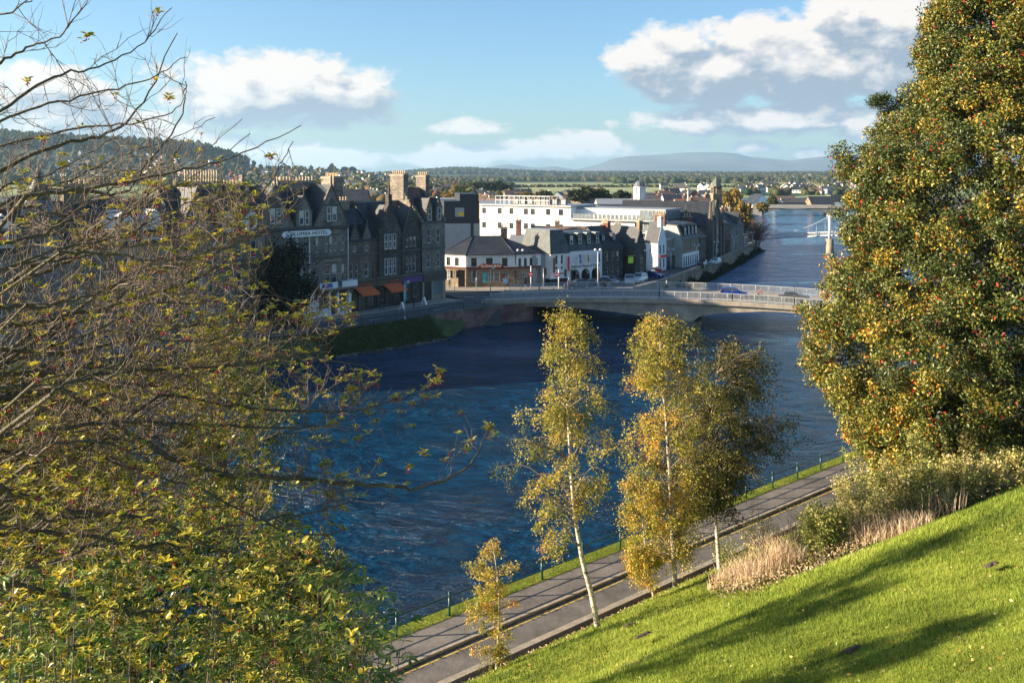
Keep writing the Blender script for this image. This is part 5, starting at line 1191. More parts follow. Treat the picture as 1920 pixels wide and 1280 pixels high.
# sprigs
OUT=np.array([(0,0),(.18,.17),(.42,.27),(.7,.22),(1,0),(.7,-.22),(.42,-.27),(.18,-.17)])
def bigleaves(name,C,AX,NM,size,tint,mats,allrim,parent=None):
    n=len(C); C=np.array(C);AX=np.array(AX);NM=np.array(NM)
    AX/=np.linalg.norm(AX,axis=1)[:,None]; SD=np.cross(AX,NM); SD/=np.linalg.norm(SD,axis=1)[:,None]+1e-9; NM=np.cross(SD,AX)
    inn=(OUT-[.48,0])*.68+[.48,0]
    pr=np.concatenate([OUT,inn]); sz=np.array(size)[:,None,None]
    curl=RNG.uniform(-.25,.1,n)[:,None,None]; fold=RNG.uniform(.15,.6,n)[:,None,None]
    V=C[:,None,:]+AX[:,None,:]*pr[None,:,:1]*sz+SD[:,None,:]*pr[None,:,1:]*sz+NM[:,None,:]*(np.abs(pr[None,:,1:])*fold+ (pr[None,:,:1]**2)*curl)*sz
    fc=[(k,(k+1)%8,8+(k+1)%8,8+k) for k in range(8)]+[(8,9,10,11),(8,11,12,13),(8,13,14,15)]
    Fc=(np.arange(n)*16)[:,None,None]+np.array(fc)[None]
    mi=np.tile(np.array([1]*8+[0]*3),(n,1)); mi[np.array(allrim)]=1
    me=npmesh(name,V.reshape(-1,3),Fc.reshape(-1,4),mats,np.repeat(tint,11),mi.ravel(),smooth=False)
    o=bpy.data.objects.new(name,me); SC.collection.objects.link(o); return o
LC=[];LA=[];LN=[];LS=[];LT=[];LR=[];BP=[]
def sprig(p,big=1.,bk=.35):
    n=random.randint(4,8); yel=random.random()<.16; base=random.random()
    for i in range(n):
        a=i*2.4+random.random(); el=random.uniform(-.1,.9); d=Vector((math.cos(a)*math.cos(el),math.sin(a)*math.cos(el),math.sin(el)))
        LC.append(p+d*.006); LA.append(d); nv=Vector((-math.cos(a)*math.sin(el),-math.sin(a)*math.sin(el),math.cos(el)))+rv()*.25; LN.append(nv); LS.append(random.uniform(.032,.058)*big); LT.append(min(1,max(0,base*.6+random.random()*.4))); LR.append(yel and random.random()<.8)
    if random.random()<bk:
        for k in range(random.randint(3,7)): BP.append(p+rv()*.011+Vector((0,0,-.015)))
for p,w in tips:
    x,y=topx(p)
    pr=.02 if y<230 else .06 if y<340 else .22 if y<600 else .27 if y<800 else .4
    if x>340 and y>340: pr*=1.7
    if random.random()<pr*w and not (500<x<606 and 400<y<560): sprig(p)
for px,py,d in ((508,288,7.6),(315,180,7.6),(295,25,7.5),(160,72,7),(50,155,7),(405,300,7.5),(872,845,7.8),(793,850,7.8),(765,878,7.8),(920,806,7.9),(828,700,7.7),(815,712,7.7),(700,705,7.6),(745,745,7.6),(655,735,7.6),(655,575,7.7),(232,340,7.2),(290,345,7.3),(345,345,7.3),(120,310,7.2),(540,400,7.5),(470,420,7.5),(500,470,7.5),(570,610,7.5),(640,575,7.6),(655,600,7.7)):
    for k in range(2): sprig(Q(px+random.gauss(0,4),py+random.gauss(0,4),d),1.25,.8)
# lower left mass of variegated leaves (the same tree's low shoots)
for k in range(1500):
    y=random.uniform(860,1320); x=random.uniform(-60,760)
    lim=interp(y,[(860,120),(950,400),(1000,560),(1100,640),(1200,700),(1300,720)])
    if x>lim: continue
    sprig(Q(x,y,random.uniform(5.6,8.4)),1.15,.25)
o=bigleaves('leaves',LC,LA,LN,LS,np.array(LT),['variegated_leaf','yellow_leaf'],LR); tochild(o)
ico=[Vector(v) for v in ((0,0,1),(.894,0,.447),(.276,.851,.447),(-.724,.526,.447),(-.724,-.526,.447),(.276,-.851,.447),(.724,.526,-.447),(-.276,.851,-.447),(-.894,0,-.447),(-.276,-.851,-.447),(.724,-.526,-.447),(0,0,-1))]
icf=[(0,1,2),(0,2,3),(0,3,4),(0,4,5),(0,5,1),(1,6,2),(2,7,3),(3,8,4),(4,9,5),(5,10,1),(6,7,2),(7,8,3),(8,9,4),(9,10,5),(10,6,1),(11,7,6),(11,8,7),(11,9,8),(11,10,9),(11,6,10)]
ICO=np.array([tuple(v) for v in ico]); ICF=np.array(icf)
def blobs(name,C,rad,mats,tint=None,jit=0,zs=1.,smooth=False):
    C=np.array([tuple(c) for c in C]); n=len(C); rad=np.broadcast_to(np.array(rad,dtype=float),(n,))
    k=rad[:,None]*(1+RNG.uniform(-jit,jit,(n,12))) if jit else np.repeat(rad[:,None],12,1)
    an=RNG.uniform(0,6.28,n); c,s=np.cos(an)[:,None],np.sin(an)[:,None]
    X=ICO[None,:,0]*c-ICO[None,:,1]*s; Y=ICO[None,:,0]*s+ICO[None,:,1]*c; Z=np.repeat(ICO[None,:,2],n,0)*(zs if np.isscalar(zs) else np.array(zs)[:,None])
    V=C[:,None,:]+np.stack([X,Y,Z],2)*k[:,:,None]
    Fc=(np.arange(n)*12)[:,None,None]+ICF[None]
    return npmesh(name,V.reshape(-1,3),Fc.reshape(-1,3),mats,None if tint is None else np.repeat(tint,20),smooth=smooth)
o=link(bpy.data.objects.new('berries',blobs('berries',BP,.0062,['berry'],smooth=True))); tochild(o)
# ---- elder bush at the bottom left
def elder(name,label,stems,seed):
    random.seed(seed); base=Q(stems[0][0],1500,7.0); h=thing(name,label,'shrub',(base.x,base.y,16.))
    sb=MB(); C=[];A=[];N=[];S=[];T=[]
    for px,py,d in stems:
        top_=Q(px,py,d); bot=Vector((top_.x*.75+base.x*.25+random.gauss(0,.15),top_.y+random.gauss(0,.1),16.2)); mid=(top_+bot)/2+Vector((random.gauss(0,.1),random.gauss(0,.1),0))
        sp_=spline([bot,mid,top_],7); sb.tube(sp_,[.012-.009*i/len(sp_) for i in range(len(sp_))],5)
        for i in range(4,len(sp_)):
            for q in range(3):
                a=random.random()*6.28; el=random.uniform(-.1,.7); d_=Vector((math.cos(a)*math.cos(el),math.sin(a)*math.cos(el),math.sin(el)))
                L=random.uniform(.16,.3); rp=wander(sp_[i]+rv()*.03,d_,L,6,up=-.08,jit=.05); sb.tube(rp,[.003,.0028,.0024,.002,.0016,.0012,.001],3)
                tt=random.random(); sd=d_.cross(Vector((0,0,1))).normalized()
                for j in (2,4,5,6):
                    for s in ((-1,1) if j<6 else (0,)):
                        ax=(rp[j]-rp[j-1]).normalized()*(.55 if s else 1)+sd*s*.8+Vector((0,0,-.25)); C.append(rp[j]);A.append(ax);N.append(Vector((0,0,1))+rv()*.35);S.append(random.uniform(.055,.095));T.append(min(1,max(0,tt*.75+random.uniform(-.1,.3))))
    n=len(C); C=np.array([tuple(c) for c in C]);A=np.array([tuple(c) for c in A]);N=np.array([tuple(c) for c in N]);S=np.array(S)[:,None]
    A/=np.linalg.norm(A,axis=1)[:,None]; SD=np.cross(A,N); SD/=np.linalg.norm(SD,axis=1)[:,None]; N=np.cross(SD,A)
    pr=[(0,0,0),(.3,.15,.05),(.62,.13,.03),(1,0,-.12),(.62,-.13,.03),(.3,-.15,.05),(.3,0,-.02),(.62,0,-.03)]
    V=np.stack([C+A*S*a+SD*S*b_+N*S*c for a,b_,c in pr],1).reshape(-1,3)
    fc=np.array([(0,6,1,1),(6,7,2,1),(7,3,2,2),(0,5,6,6),(6,5,4,7),(7,4,3,3)])
    tri=np.array([(0,6,1),(6,7,2),(6,2,1),(7,3,2),(0,5,6),(5,4,6),(6,4,7),(7,4,3)]); Fc=((np.arange(n)*8)[:,None,None]+tri[None]).reshape(-1,3)
    me=npmesh('leaves',V,Fc,['elder_leaf'],np.repeat(np.array(T),8)); o=bpy.data.objects.new('leaves',me); link(o,h); o.matrix_parent_inverse=Matrix.Translation(-Vector(h.location))
    o=sb.build('stem','twig_bark',h); o.matrix_parent_inverse=Matrix.Translation(-Vector(h.location))
random.seed(3)
elder('elder_bush','pale green and cream leaved bush in the bottom left corner under the bare tree',[(random.uniform(430,720),random.uniform(1040,1240),random.uniform(6.2,7.8)) for k in range(34)]+[(530,1000,7),(560,985,7.2),(510,1040,7.4),(640,1090,7.),(700,1165,7.),(735,1190,6.8),(750,1215,6.8),(580,1060,7)],5)
elder('elder_bush','darker green leafy bush along the very bottom left edge of the photo',[(random.uniform(-40,440),random.uniform(1060,1270),random.uniform(5.8,7.6)) for k in range(46)],6)
# ---- generic broadleaf tree built from a silhouette
def crowntree(name,label,cat,trunk,prof,d,nb,nleaf,size,leaf,bark,tb=(0,1),r0=.12,droop=.5,clust=.13,depthf=.8,seed=1,group=None,hang=.5,twigs=True,tf=None):
    """trunk: px points at depth d. prof: py -> (left px, right px)."""
    random.seed(seed); tpts=spline([Q(x,y,dd) for x,y,dd in trunk],6); base=tpts[0]
    h=thing(name,label,cat,tuple(base),0,group); inv=Matrix.Translation(-base)
    tk=MB(); n=len(tpts); tk.tube(tpts,[max(.012,r0*(1-.93*i/n)) for i in range(n)],8)
    o=tk.build('trunk',bark,h); o.matrix_parent_inverse=inv
    zt=[(p.z,p) for p in tpts]; y0,y1=prof[0][0],prof[-1][0]; bb=MB(); C=[];T=[]
    per=max(1,nleaf//nb)
    for k in range(nb):
        py=lerp(y0,y1,random.random()); 
        l=interp(py,[(a,b_) for a,b_,c in prof]); r=interp(py,[(a,c) for a,b_,c in prof])
        zt_=EYE-(py-HZ)*d/F; cx=(l+r)/2; hw=(r-l)/2*d/F
        a=random.random()*6.283; rad=hw*math.sqrt(random.uniform(.15,1.))*(.82+.3*math.sin(py*.035+seed)*math.sin(a*2+seed+py*.02))
        tip=Vector(((cx-960)*d/F+rad*math.cos(a),d+rad*math.sin(a)*depthf,zt_))
        zs=zt_-rad*random.uniform(.2,.7); zs=max(zs,zt[0][0]+(zt[-1][0]-zt[0][0])*tb[0])
        st=min(zt,key=lambda q:abs(q[0]-zs))[1]
        mid=st.lerp(tip,.55)+Vector((0,0,abs(tip.z-st.z)*.15+rad*.18))
        bp=spline([st,mid,tip],4); m_=len(bp)
        if twigs: bb.tube(bp,[max(.005,r0*.28*(1-i/m_)) for i in range(m_)],4)
        tb_=random.gauss(0,.16); ns=max(3,int(per/42)); pl=per//ns
        for q in range(ns):
            t=random.uniform(.3,1.); f=t*(m_-1); i=min(m_-2,int(f)); p=bp[i].lerp(bp[i+1],f-i)
            g=(bp[i+1]-bp[i]).normalized()*random.uniform(.2,1)+rv()*.55; g.z-=hang*.5; Ls=clust*random.uniform(2.,5.5)
            w_=wander(p,g,Ls,4,up=-.16*hang,jit=.15)
            if twigs: bb.tube(w_,[.008,.007,.006,.005,.004],3)
            ts_=random.gauss(0,.1)
            for e in range(pl):
                v=random.random()**.8*4; j=min(3,int(v)); c=w_[j].lerp(w_[j+1],v-j); s=clust*.62; C.append((c.x+random.gauss(0,s),c.y+random.gauss(0,s),c.z+random.gauss(0,s)-random.random()**2*hang*.35)); T.append(min(1,max(0,(tf(p) if tf else .5)+tb_+ts_+random.gauss(0,.15))))
    if twigs: o=bb.build('branch','dark_bark' if bark!='birch_bark' else 'twig_bark',h); o.matrix_parent_inverse=inv
    o=leafcloud('crown',C,size,np.array(T),[leaf],h,up=.3,aspect=.62); o.matrix_parent_inverse=inv
    return h
BG='birch trees on the bank below the slope'
crowntree('birch_tree','tall slender birch with white trunk and drooping golden leaves, leftmost of the big birches','tree',[(1120,1172,38),(1108,1110,38),(1090,1040,38.1),(1074,930,38.2),(1066,800,38.3),(1062,700,38.3),(1060,580,38.3)],
 [(575, 1041, 1089), (620, 999, 1131), (660, 982, 1144), (700, 970, 1156), (760, 935, 1175), (830, 918, 1182), (880, 908, 1172), (930, 936, 1158), (990, 943, 1147), (1020, 989, 1121)],38.2,80,16500,.10,'birch_leaf','birch_bark',(.25,1),.13,seed=21,group=BG,clust=.2,hang=1.)
crowntree('birch_tree','birch with white trunk in the middle of the cluster, yellow green crown','tree',[(1266,1098,44),(1262,1030,44),(1256,900,44),(1248,780,44),(1240,700,44),(1236,600,44)],
 [(592, 1188, 1278), (625, 1166, 1340), (660, 1154, 1352), (700, 1147, 1363), (760, 1134, 1380), (830, 1119, 1371), (900, 1121, 1349), (980, 1133, 1337), (1050, 1168, 1312)],44.1,110,27000,.115,'birch_leaf','birch_bark',(.1,1),.13,seed=22,group=BG,clust=.23,hang=.8,tf=lambda p:.52)
crowntree('alder_tree','dark brown green round headed tree, rightmost of the trees on the bank','tree',[(1349,1068,47),(1344,1000,47),(1336,900,47),(1332,800,47),(1345,700,47)],
 [(655, 1341, 1449), (685, 1284, 1478), (730, 1251, 1481), (780, 1243, 1504), (820, 1238, 1502), (850, 1252, 1468), (890, 1257, 1413), (930, 1271, 1379), (960, 1295, 1355)],47,150,36000,.125,'alder_leaf','birch_bark',(.2,1),.12,seed=23,clust=.27,hang=.4,tf=lambda p:.5 if p.x<9.6 else .26)  # right part of the crown tinted darker to stand for its shaded side
crowntree('birch_sapling','small thin birch with sparse orange leaves beside the road, nearest the bottom edge','tree',[(930,1270,38.3),(934,1200,38.3),(936,1130,38.3),(930,1060,38.3),(922,1012,38.3)],
 [(1008,900,945),(1050,865,985),(1090,850,985),(1130,860,970),(1170,850,975),(1210,865,965),(1235,915,945)],38.3,55,7500,.085,'birch_leaf','birch_bark',(.1,1),.06,seed=24,clust=.12,hang=.25,tf=lambda p:.6)
crowntree('birch_sapling','bushy golden sapling between the two tall birches at the edge of the road','tree',[(1225,1116,43.5),(1216,1060,43.5),(1205,980,43.5),(1200,900,43.5)],
 [(890,1170,1240),(950,1150,1260),(1010,1150,1255),(1060,1170,1245),(1090,1190,1235)],43.4,60,11000,.095,'birch_leaf','birch_bark',(.1,1),.06,seed=25,clust=.16,hang=.3,tf=lambda p:.6)
crowntree('bank_tree','olive and yellow leafy tree behind the twigs of the bare tree by the water','tree',[(430,1120,27),(425,1000,27),(420,850,27),(410,700,27)],
 [(640,370,470),(700,300,540),(780,290,570),(860,290,590),(940,300,600),(1010,310,600),(1080,330,580)],27,80,17000,.10,'birch_leaf','dark_bark',(.05,1),.14,seed=26,clust=.2,hang=.3,tf=lambda p:.12)
crowntree('bank_tree','dark leafy tree filling the gap behind the twigs at the left edge','tree',[(120,1200,24),(110,1000,24),(100,800,24)],
 [(720,20,200),(800,-60,280),(900,-80,330),(1000,-80,340),(1100,-60,340),(1200,-60,360)],24,90,20000,.10,'birch_leaf','dark_bark',(.05,1),.16,seed=27,clust=.22,hang=.3,tf=lambda p:-.05)
crowntree('thicket_tree','dense green yellow young tree low in the left corner beneath the twigs','tree',[(300,1700,14),(290,1500,14),(280,1250,14),(270,1060,14)],
 [(1000,120,420),(1060,-20,560),(1120,-100,640),(1200,-140,690),(1300,-160,730),(1420,-160,740)],14,110,30000,.075,'elder_leaf','dark_bark',(.02,1),.09,seed=51,clust=.11,hang=.15,tf=lambda p:.08)
crowntree('thicket_tree','tall dark young tree at the very left edge behind the bare twigs','tree',[(0,1500,18),(5,1200,18),(0,950,18),(0,760,18)],
 [(690,-90,110),(760,-160,170),(850,-200,210),(960,-220,230),(1100,-220,240)],18,90,20000,.085,'birch_leaf','dark_bark',(.02,1),.12,seed=53,clust=.16,hang=.2,tf=lambda p:.0)
crowntree('thicket_tree','leafy olive young tree below the long twig over the water at left','tree',[(520,1800,13),(520,1500,13),(530,1250,13),(540,1080,13)],
 [(1030,470,600),(1090,400,680),(1160,380,730),(1230,360,740),(1330,350,760)],13,90,20000,.07,'birch_leaf','dark_bark',(.02,1),.07,seed=52,clust=.1,hang=.15,tf=lambda p:.22)
crowntree('evergreen_tree','dark evergreen tree standing in front of the left part of the hotel','tree',[(540,610,123),(540,560,123),(538,500,123)],
 [(455,530,555),(480,490,580),(520,475,590),(560,470,592),(592,490,585),(608,510,575)],123,110,9000,.42,'evergreen_leaf','dark_bark',(.1,1),.3,seed=28,clust=.6,hang=.3,tf=lambda p:.4)
# ---- big holly on the right
random.seed(9); HD=58.; hx=(1860-960)*HD/F
hprof=[(-420,1850),(-300,1800),(-150,1765),(-50,1772),(0,1768),(60,1752),(110,1740),(180,1705),(250,1655),(285,1598),(330,1620),(400,1586),(470,1604),(540,1556),(600,1530),(680,1542),(740,1578),(800,1610),(860,1640),(905,1680)]
hr=lambda z:(1860-interp(HZ+(EYE-z)*F/HD,hprof))*HD/F
ht=thing('holly_tree','huge glossy holly tree with red berries filling the right side of the view','tree',(hx,HD,6.8)); inv=Matrix.Translation(-Vector(ht.location))
tk=MB(); tk.tube([Vector((hx,HD,6.4)),Vector((hx+.1,HD,18)),Vector((hx,HD,32)),Vector((hx,HD,41))],[.4,.3,.16,.05],9); o=tk.build('trunk','dark_bark',ht); o.matrix_parent_inverse=inv
C=[];T=[];bb=MB()
for k in range(5600):
    z=random.uniform(6.,41.) if k%9 else random.uniform(5.5,12); r=hr(z)
    if random.random()>(.35+r/14): continue
    ga=random.uniform(0,6.283)
    if math.sin(ga*3+z*.5)+math.sin(ga*2-z*.7+1)<-1.6: continue
    a=ga
    if math.sin(a)>.25 and random.random()<.88: continue
    rr=r*random.uniform(.72,1.06); tip=Vector((hx+rr*math.cos(a),HD+rr*math.sin(a),z-.15))
    qq_=-.65*tip.x+.76*tip.y
    if tip.z<slopez(qq_)+1.2: continue
    st=Vector((hx,HD,max(7.,z-rr*.55))); bp=spline([st,st.lerp(tip,.5)+Vector((0,0,.35)),tip],4); (bb.tube(bp[3:],[.022-.003*i for i in range(6)],4) if random.random()<.3 else None)
    x,y=topx(tip); tb_=random.gauss(0,.13)+(.1 if y>520 and x<1750 else 0)+(.08 if x>1860 and y<500 else 0)
    w=random.uniform(.38,.95); m_=int(270*(w/.62)**1.6)
    for q in range(m_):
        g=rv(); g.normalize(); g=g*(w*random.uniform(.35,1.25)); g.z*=.75
        p=tip+g; C.append(tuple(p)); v=.5+tb_+random.gauss(0,.18)-(.1 if x>1780 and y>420 else 0)
        if random.random()<.028: v=1.
        T.append(v if v==1. else min(.93,max(0,v)))
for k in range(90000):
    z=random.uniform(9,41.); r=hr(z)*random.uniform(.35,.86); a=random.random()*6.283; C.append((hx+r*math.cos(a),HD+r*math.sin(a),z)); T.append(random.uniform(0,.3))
o=bb.build('branch','dark_bark',ht); o.matrix_parent_inverse=inv
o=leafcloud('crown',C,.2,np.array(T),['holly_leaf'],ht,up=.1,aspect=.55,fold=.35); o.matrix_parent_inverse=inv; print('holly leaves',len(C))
# pine behind
pd=74.; px0=(1850-960)*pd/F; pt=thing('pine_tree','dark pine whose needle tufts stick out behind the top of the holly','tree',(px0,pd,5)); inv=Matrix.Translation(-Vector(pt.location))
tk=MB(); tk.tube([Vector((px0,pd,4)),Vector((px0,pd,24)),Vector((px0-.5,pd,40))],[.45,.3,.1],8)
C=[]
for cx,cy in ((1770,12),(1745,45),(1765,60),(1790,30),(1735,55),(1757,20),(1800,5),(1830,-30),(1780,-30),(1660,185),(1648,196),(1675,205),(1690,190),(1645,188),(1700,215),(1720,170),(1800,100),(1660,215),(1680,225),(1640,192)):
    c=Q(cx,cy,pd); tk.tube(spline([Vector((px0,pd,c.z-1.6)),Vector(((px0+c.x)/2,pd,c.z-.5)),c],4),[.1-.09*i/8 for i in range(9)],5)
    for q in range(420):
        g=rv(); g.normalize(); C.append(tuple(c+Vector((g.x*.7,g.y*.6,g.z*.47))*random.uniform(.2,1.1)))
o=tk.build('trunk','dark_bark',pt); o.matrix_parent_inverse=inv
o=leafcloud('crown',C,.36,RNG.uniform(0,1,len(C)),['pine_needle'],pt,up=-.5,aspect=.16,fold=.1); o.matrix_parent_inverse=inv
# ---- shrubs and dry stalks at the lower right
def onslope(px,py):
    # walk the view ray to the slope surface
    for i in range(10,900):
        d=i*.1; p=Q(px,py,d); q=-.65*p.x+.76*p.y
        if q<29.7 and p.z<slopez(q): return p
        if q>=29.7 and p.z<ZR+.6: return p
    return p
def shrub(name,label,px,py,wpx,hpx,nl,leaf,size,tmean,seed,dead=.0,group=None):
    random.seed(seed); b0=onslope(px,py); d=b0.y; W=wpx*d/F/2; Hh=hpx*d/F
    h=thing(name,label,'shrub',tuple(b0),0,group); inv=Matrix.Translation(-b0); sb=MB(); C=[];T=[]
    for k in range(44):
        a=random.random()*6.283; rr=math.sqrt(random.random()); top_=b0+Vector((W*rr*math.cos(a),W*.8*rr*math.sin(a),Hh*(1-.45*rr*rr)*random.uniform(.65,1.05)))
        gx=b0+Vector((W*.5*rr*math.cos(a),W*.4*rr*math.sin(a),-.3)); sp_=spline([gx,gx.lerp(top_,.5)+rv()*.1,top_],4); sb.tube(sp_,[.016-.012*i/8 for i in range(9)],4)
        tb_=random.gauss(0,.14)
        for q in range(nl//44):
            t=random.random()**.6; p=sp_[min(8,int(t*9))]+rv()*.13; C.append(tuple(p)); T.append(min(1,max(0,tmean+tb_+random.gauss(0,.17))))
    o=sb.build('stem','twig_bark',h); o.matrix_parent_inverse=inv
    o=leafcloud('leaves',C,size,np.array(T),[leaf],h,up=.1,aspect=.6); o.matrix_parent_inverse=inv
for a in (('shrub','sparse tall shrub with pale seed heads on the bank left of the yellow green shrub',1425,1040,80,95,1000,'shrub_leaf',0.11,0.8,32),
 ('shrub','small bramble bush behind the trunk of the dark tree',1372,1052,80,40,1500,'shrub_leaf',0.1,0.3,38),
 ('shrub','dense yellow green shrub at the foot of the slope just right of the dry grass',1548,1032,105,95,6500,'shrub_leaf',0.12,0.46,31),
 ('shrub','creamy leaved shrub rising right of the dense yellow green one',1622,1002,115,105,5000,'shrub_leaf',0.12,0.68,36),
 ('shrub','olive bush with tall shoots under the left skirt of the holly',1690,972,130,125,7000,'shrub_leaf',0.14,0.62,33),
 ('shrub','golden leaved bush in the middle of the lawn edge below the holly',1762,945,150,85,8500,'shrub_leaf',0.13,0.66,34),
 ('shrub','pale bush at the upper end of the lawn edge near the right border',1845,915,150,62,6000,'shrub_leaf',0.13,0.72,35),
 ('shrub','small pale shrub at the extreme right end of the lawn edge',1915,888,110,50,4000,'shrub_leaf',0.13,0.65,63),
 ('shrub','bright bush of the back row directly under the lowest holly leaves at left',1655,925,150,120,8000,'shrub_leaf',0.14,0.5,61),
 ('shrub','darker back row bush under the middle of the holly',1800,890,210,115,10000,'shrub_leaf',0.15,0.5,62),
 ('shrub','low spreading golden bush where the path meets the undergrowth',1600,940,80,60,2500,'shrub_leaf',0.12,0.7,64)): shrub(*a)
def stalks(label,px,py,wpx,hpx,n,seed):
    random.seed(seed); b0=onslope(px,py); W=wpx*b0.y/F/2; Hh=hpx*b0.y/F; C=[];V=[];Fc=[];T=[]
    for k in range(n):
        a=random.random()*6.283; rr=math.sqrt(random.random())*W; x,y=b0.x+rr*math.cos(a),b0.y+rr*math.sin(a)*.7; q=-.65*x+.76*y; z=slopez(q) if q<29.7 else ZR+.3
        hh=Hh*random.uniform(.15,1.)*(1.1-rr/W*.6); dx,dy=random.gauss(0,.28)*hh,random.gauss(0,.28)*hh; w=random.uniform(.007,.013); i=len(V)
        an_=random.random()*3.14; cx_,sy_=w*math.cos(an_)*1.5,w*math.sin(an_)*1.5; V+=[(x-cx_,y-sy_,z-.1),(x+cx_,y+sy_,z-.1),(x+dx*.4+cx_*.7,y+dy*.4+sy_*.7,z+hh*.6),(x+dx*.4-cx_*.7,y+dy*.4-sy_*.7,z+hh*.6),(x+dx,y+dy,z+hh),(x+dx+cx_*.4,y+dy+sy_*.4,z+hh*.98)]
        Fc+=[(i,i+1,i+2,i+3),(i+3,i+2,i+5,i+4)]; T+=[random.random()]*2
    me=npmesh('dry_stalks',np.array(V)-np.array(b0),np.array(Fc),['dry_stalk'],np.array(T)); o=bpy.data.objects.new('dry_stalks',me); o.location=b0; link(o); setp(o,label,'dry grass')
for a in (('tangle of tan stems on the bank above the road bend',1490,1020,110,80,420,47),('dense tan patch of dead stems left of the yellow green shrub',1435,1075,150,70,1500,41),('reddish tan dry stems at the foot of the dark tree trunk',1372,1085,90,45,700,42),('tall thin dead stems rising before the olive bush',1700,970,230,75,380,43),('sparse dead stems standing in front of the yellow green shrub',1600,1015,150,75,450,44),('short bleached dead grass along the slope edge below the golden bush',1820,915,220,32,1500,45),('low dry stems near the lower end of the shrubs',1660,1000,180,45,1300,46)): stalks(*a)
# ---- grass blades (near dense), verge tufts
n=520000; px=RNG.uniform(820,2750,n*2); py=RNG.uniform(780,1500,n*2)
u=(px-960)/F; v=(py-HZ)/F; den=v-.5387*(-.65*u+.76); ok=den>.06; d=np.where(ok,5/np.where(ok,den,1),0); q=d*(-.65*u+.76)
ok&=(q<29.6)&(q>0)&(d<80); d=d[ok][:n]; u=u[ok][:n]; q=q[ok][:n]; x=u*d; t=.76*x+.65*d
z=20-.5387*q+.35*np.sin(q*.35+t*.11)*np.clip((29-q)/6,0,1)+.18*np.sin(t*.33+q*.21)*np.clip((29-q)/6,0,1)
n=len(d); clump=.5+.5*np.sin(x*2.1+np.sin(d*1.7)*2)*np.sin(d*2.3+np.sin(x*1.3)*2); hh=(.035+.05*RNG.random(n)+.05*clump)*np.clip(d/22,.75,1.5); w=.0075*np.clip(d/16,.8,2.6); an=RNG.uniform(0,6.28,n)
ln=RNG.normal(0,.35,(n,2))*hh[:,None]
V=np.stack([np.stack([x-w*np.cos(an),d-w*np.sin(an),z-.02],1),np.stack([x+w*np.cos(an),d+w*np.sin(an),z-.02],1),np.stack([x+ln[:,0],d+ln[:,1],z+hh],1)],1).reshape(-1,3)
tn=np.clip(.42+.16*np.sin(x*.55+d*.3)*np.sin(d*.41-x*.2)+.14*np.sin(x*1.7-d*.9+2*np.sin(d*.5))*np.sin(d*1.1+x*.6)+.16*np.sin(x*.23+1.3*np.sin(d*.31))*np.sin(d*.19+2)+RNG.normal(0,.13,n)-.08*clump,0,1)
me=npmesh('grass',V,np.arange(n*3).reshape(-1,3),['grass_blade'],tn); setp(link(bpy.data.objects.new('grass',me)),kind='stuff',label='short green lawn grass on the steep slope',cat='grass')
n=26000; tt=RNG.uniform(-30,95,n); qq=RNG.uniform(36.0,36.8,n); x=-.65*qq+.76*tt; d=.76*qq+.65*tt; hh=RNG.uniform(.05,.16,n); an=RNG.uniform(0,6.28,n); w=.018
ln=RNG.normal(0,.3,(n,2))*hh[:,None]; z=np.full(n,ZR+.13)
V=np.stack([np.stack([x-w*np.cos(an),d-w*np.sin(an),z],1),np.stack([x+w*np.cos(an),d+w*np.sin(an),z],1),np.stack([x+ln[:,0],d+ln[:,1],z+hh],1)],1).reshape(-1,3)
me=npmesh('verge_grass',V,np.arange(n*3).reshape(-1,3),['grass_blade'],np.clip(RNG.normal(.45,.2,n),0,1)); setp(link(bpy.data.objects.new('verge_grass',me)),kind='stuff',label='narrow strip of grass between path and river',cat='grass')
# bare earth mounds and fallen leaves on the lawn
random.seed(33)
for k,(px_,py_,w_,lab) in enumerate(((1432,1140,1.0,'largest dark earth scrape in the middle of the lawn'),(1205,1192,.5,'small earth scrape low on the lawn right of the birch foot'),(1180,1172,.35,'tiny earth patch at the foot of the tall birch'),(1592,1222,.35,'small brown earth patch below the middle of the lawn'),(1860,1060,.3,'small earth patch high on the right of the lawn'),(1420,1215,.25,'little worn spot near the lower lawn shadow'))):
    p=onslope(px_,py_); b=MB(); n=14; rim=[]; r2_=[]
    for i in range(n):
        a=i/n*6.283; r=w_*random.uniform(.6,1.1)*(.55+.45*abs(math.cos(a-.6))); dx,dy=r*math.cos(a),r*math.sin(a); q=-.65*dx+.76*dy; rim.append((dx,dy,-.5387*q-.01)); r2_.append((dx*.6,dy*.6,-.5387*q*.6+.05+random.random()*.05*w_))
    for i in range(n):
        j=(i+1)%n; b.poly([rim[i],rim[j],r2_[j],r2_[i]],0,True); b.poly([r2_[i],r2_[j],(0,0,.07)],0,True)
    b.build('earth_scrape','dark_earth',None,lab,'earth mound',loc=p+Vector((0,0,.03)))
n=2600; lx=RNG.uniform(880,1960,n); ly=RNG.uniform(880,1320,n); C=[]
for a_,b_ in zip(lx,ly):
    u_,v_=(a_-960)/F,(b_-HZ)/F; den_=v_-.5387*(-.65*u_+.76)
    if den_<.08: continue
    dd=5/den_; q_=dd*(-.65*u_+.76)
    if dd>60 or q_>29: continue
    C.append((u_*dd,dd,slopez(q_,.76*u_*dd+.65*dd)+.06))
C=np.array(C); keep=RNG.random(len(C))<.35; C=C[keep]
o=leafcloud('fallen_leaves',C,.085,RNG.uniform(.3,1,len(C)),['alder_leaf','shrub_leaf'],None,aspect=.7,mi=RNG.integers(0,2,len(C))); setp(o,'scattered brown and yellow fallen leaves on the lawn','leaf litter',kind='stuff')
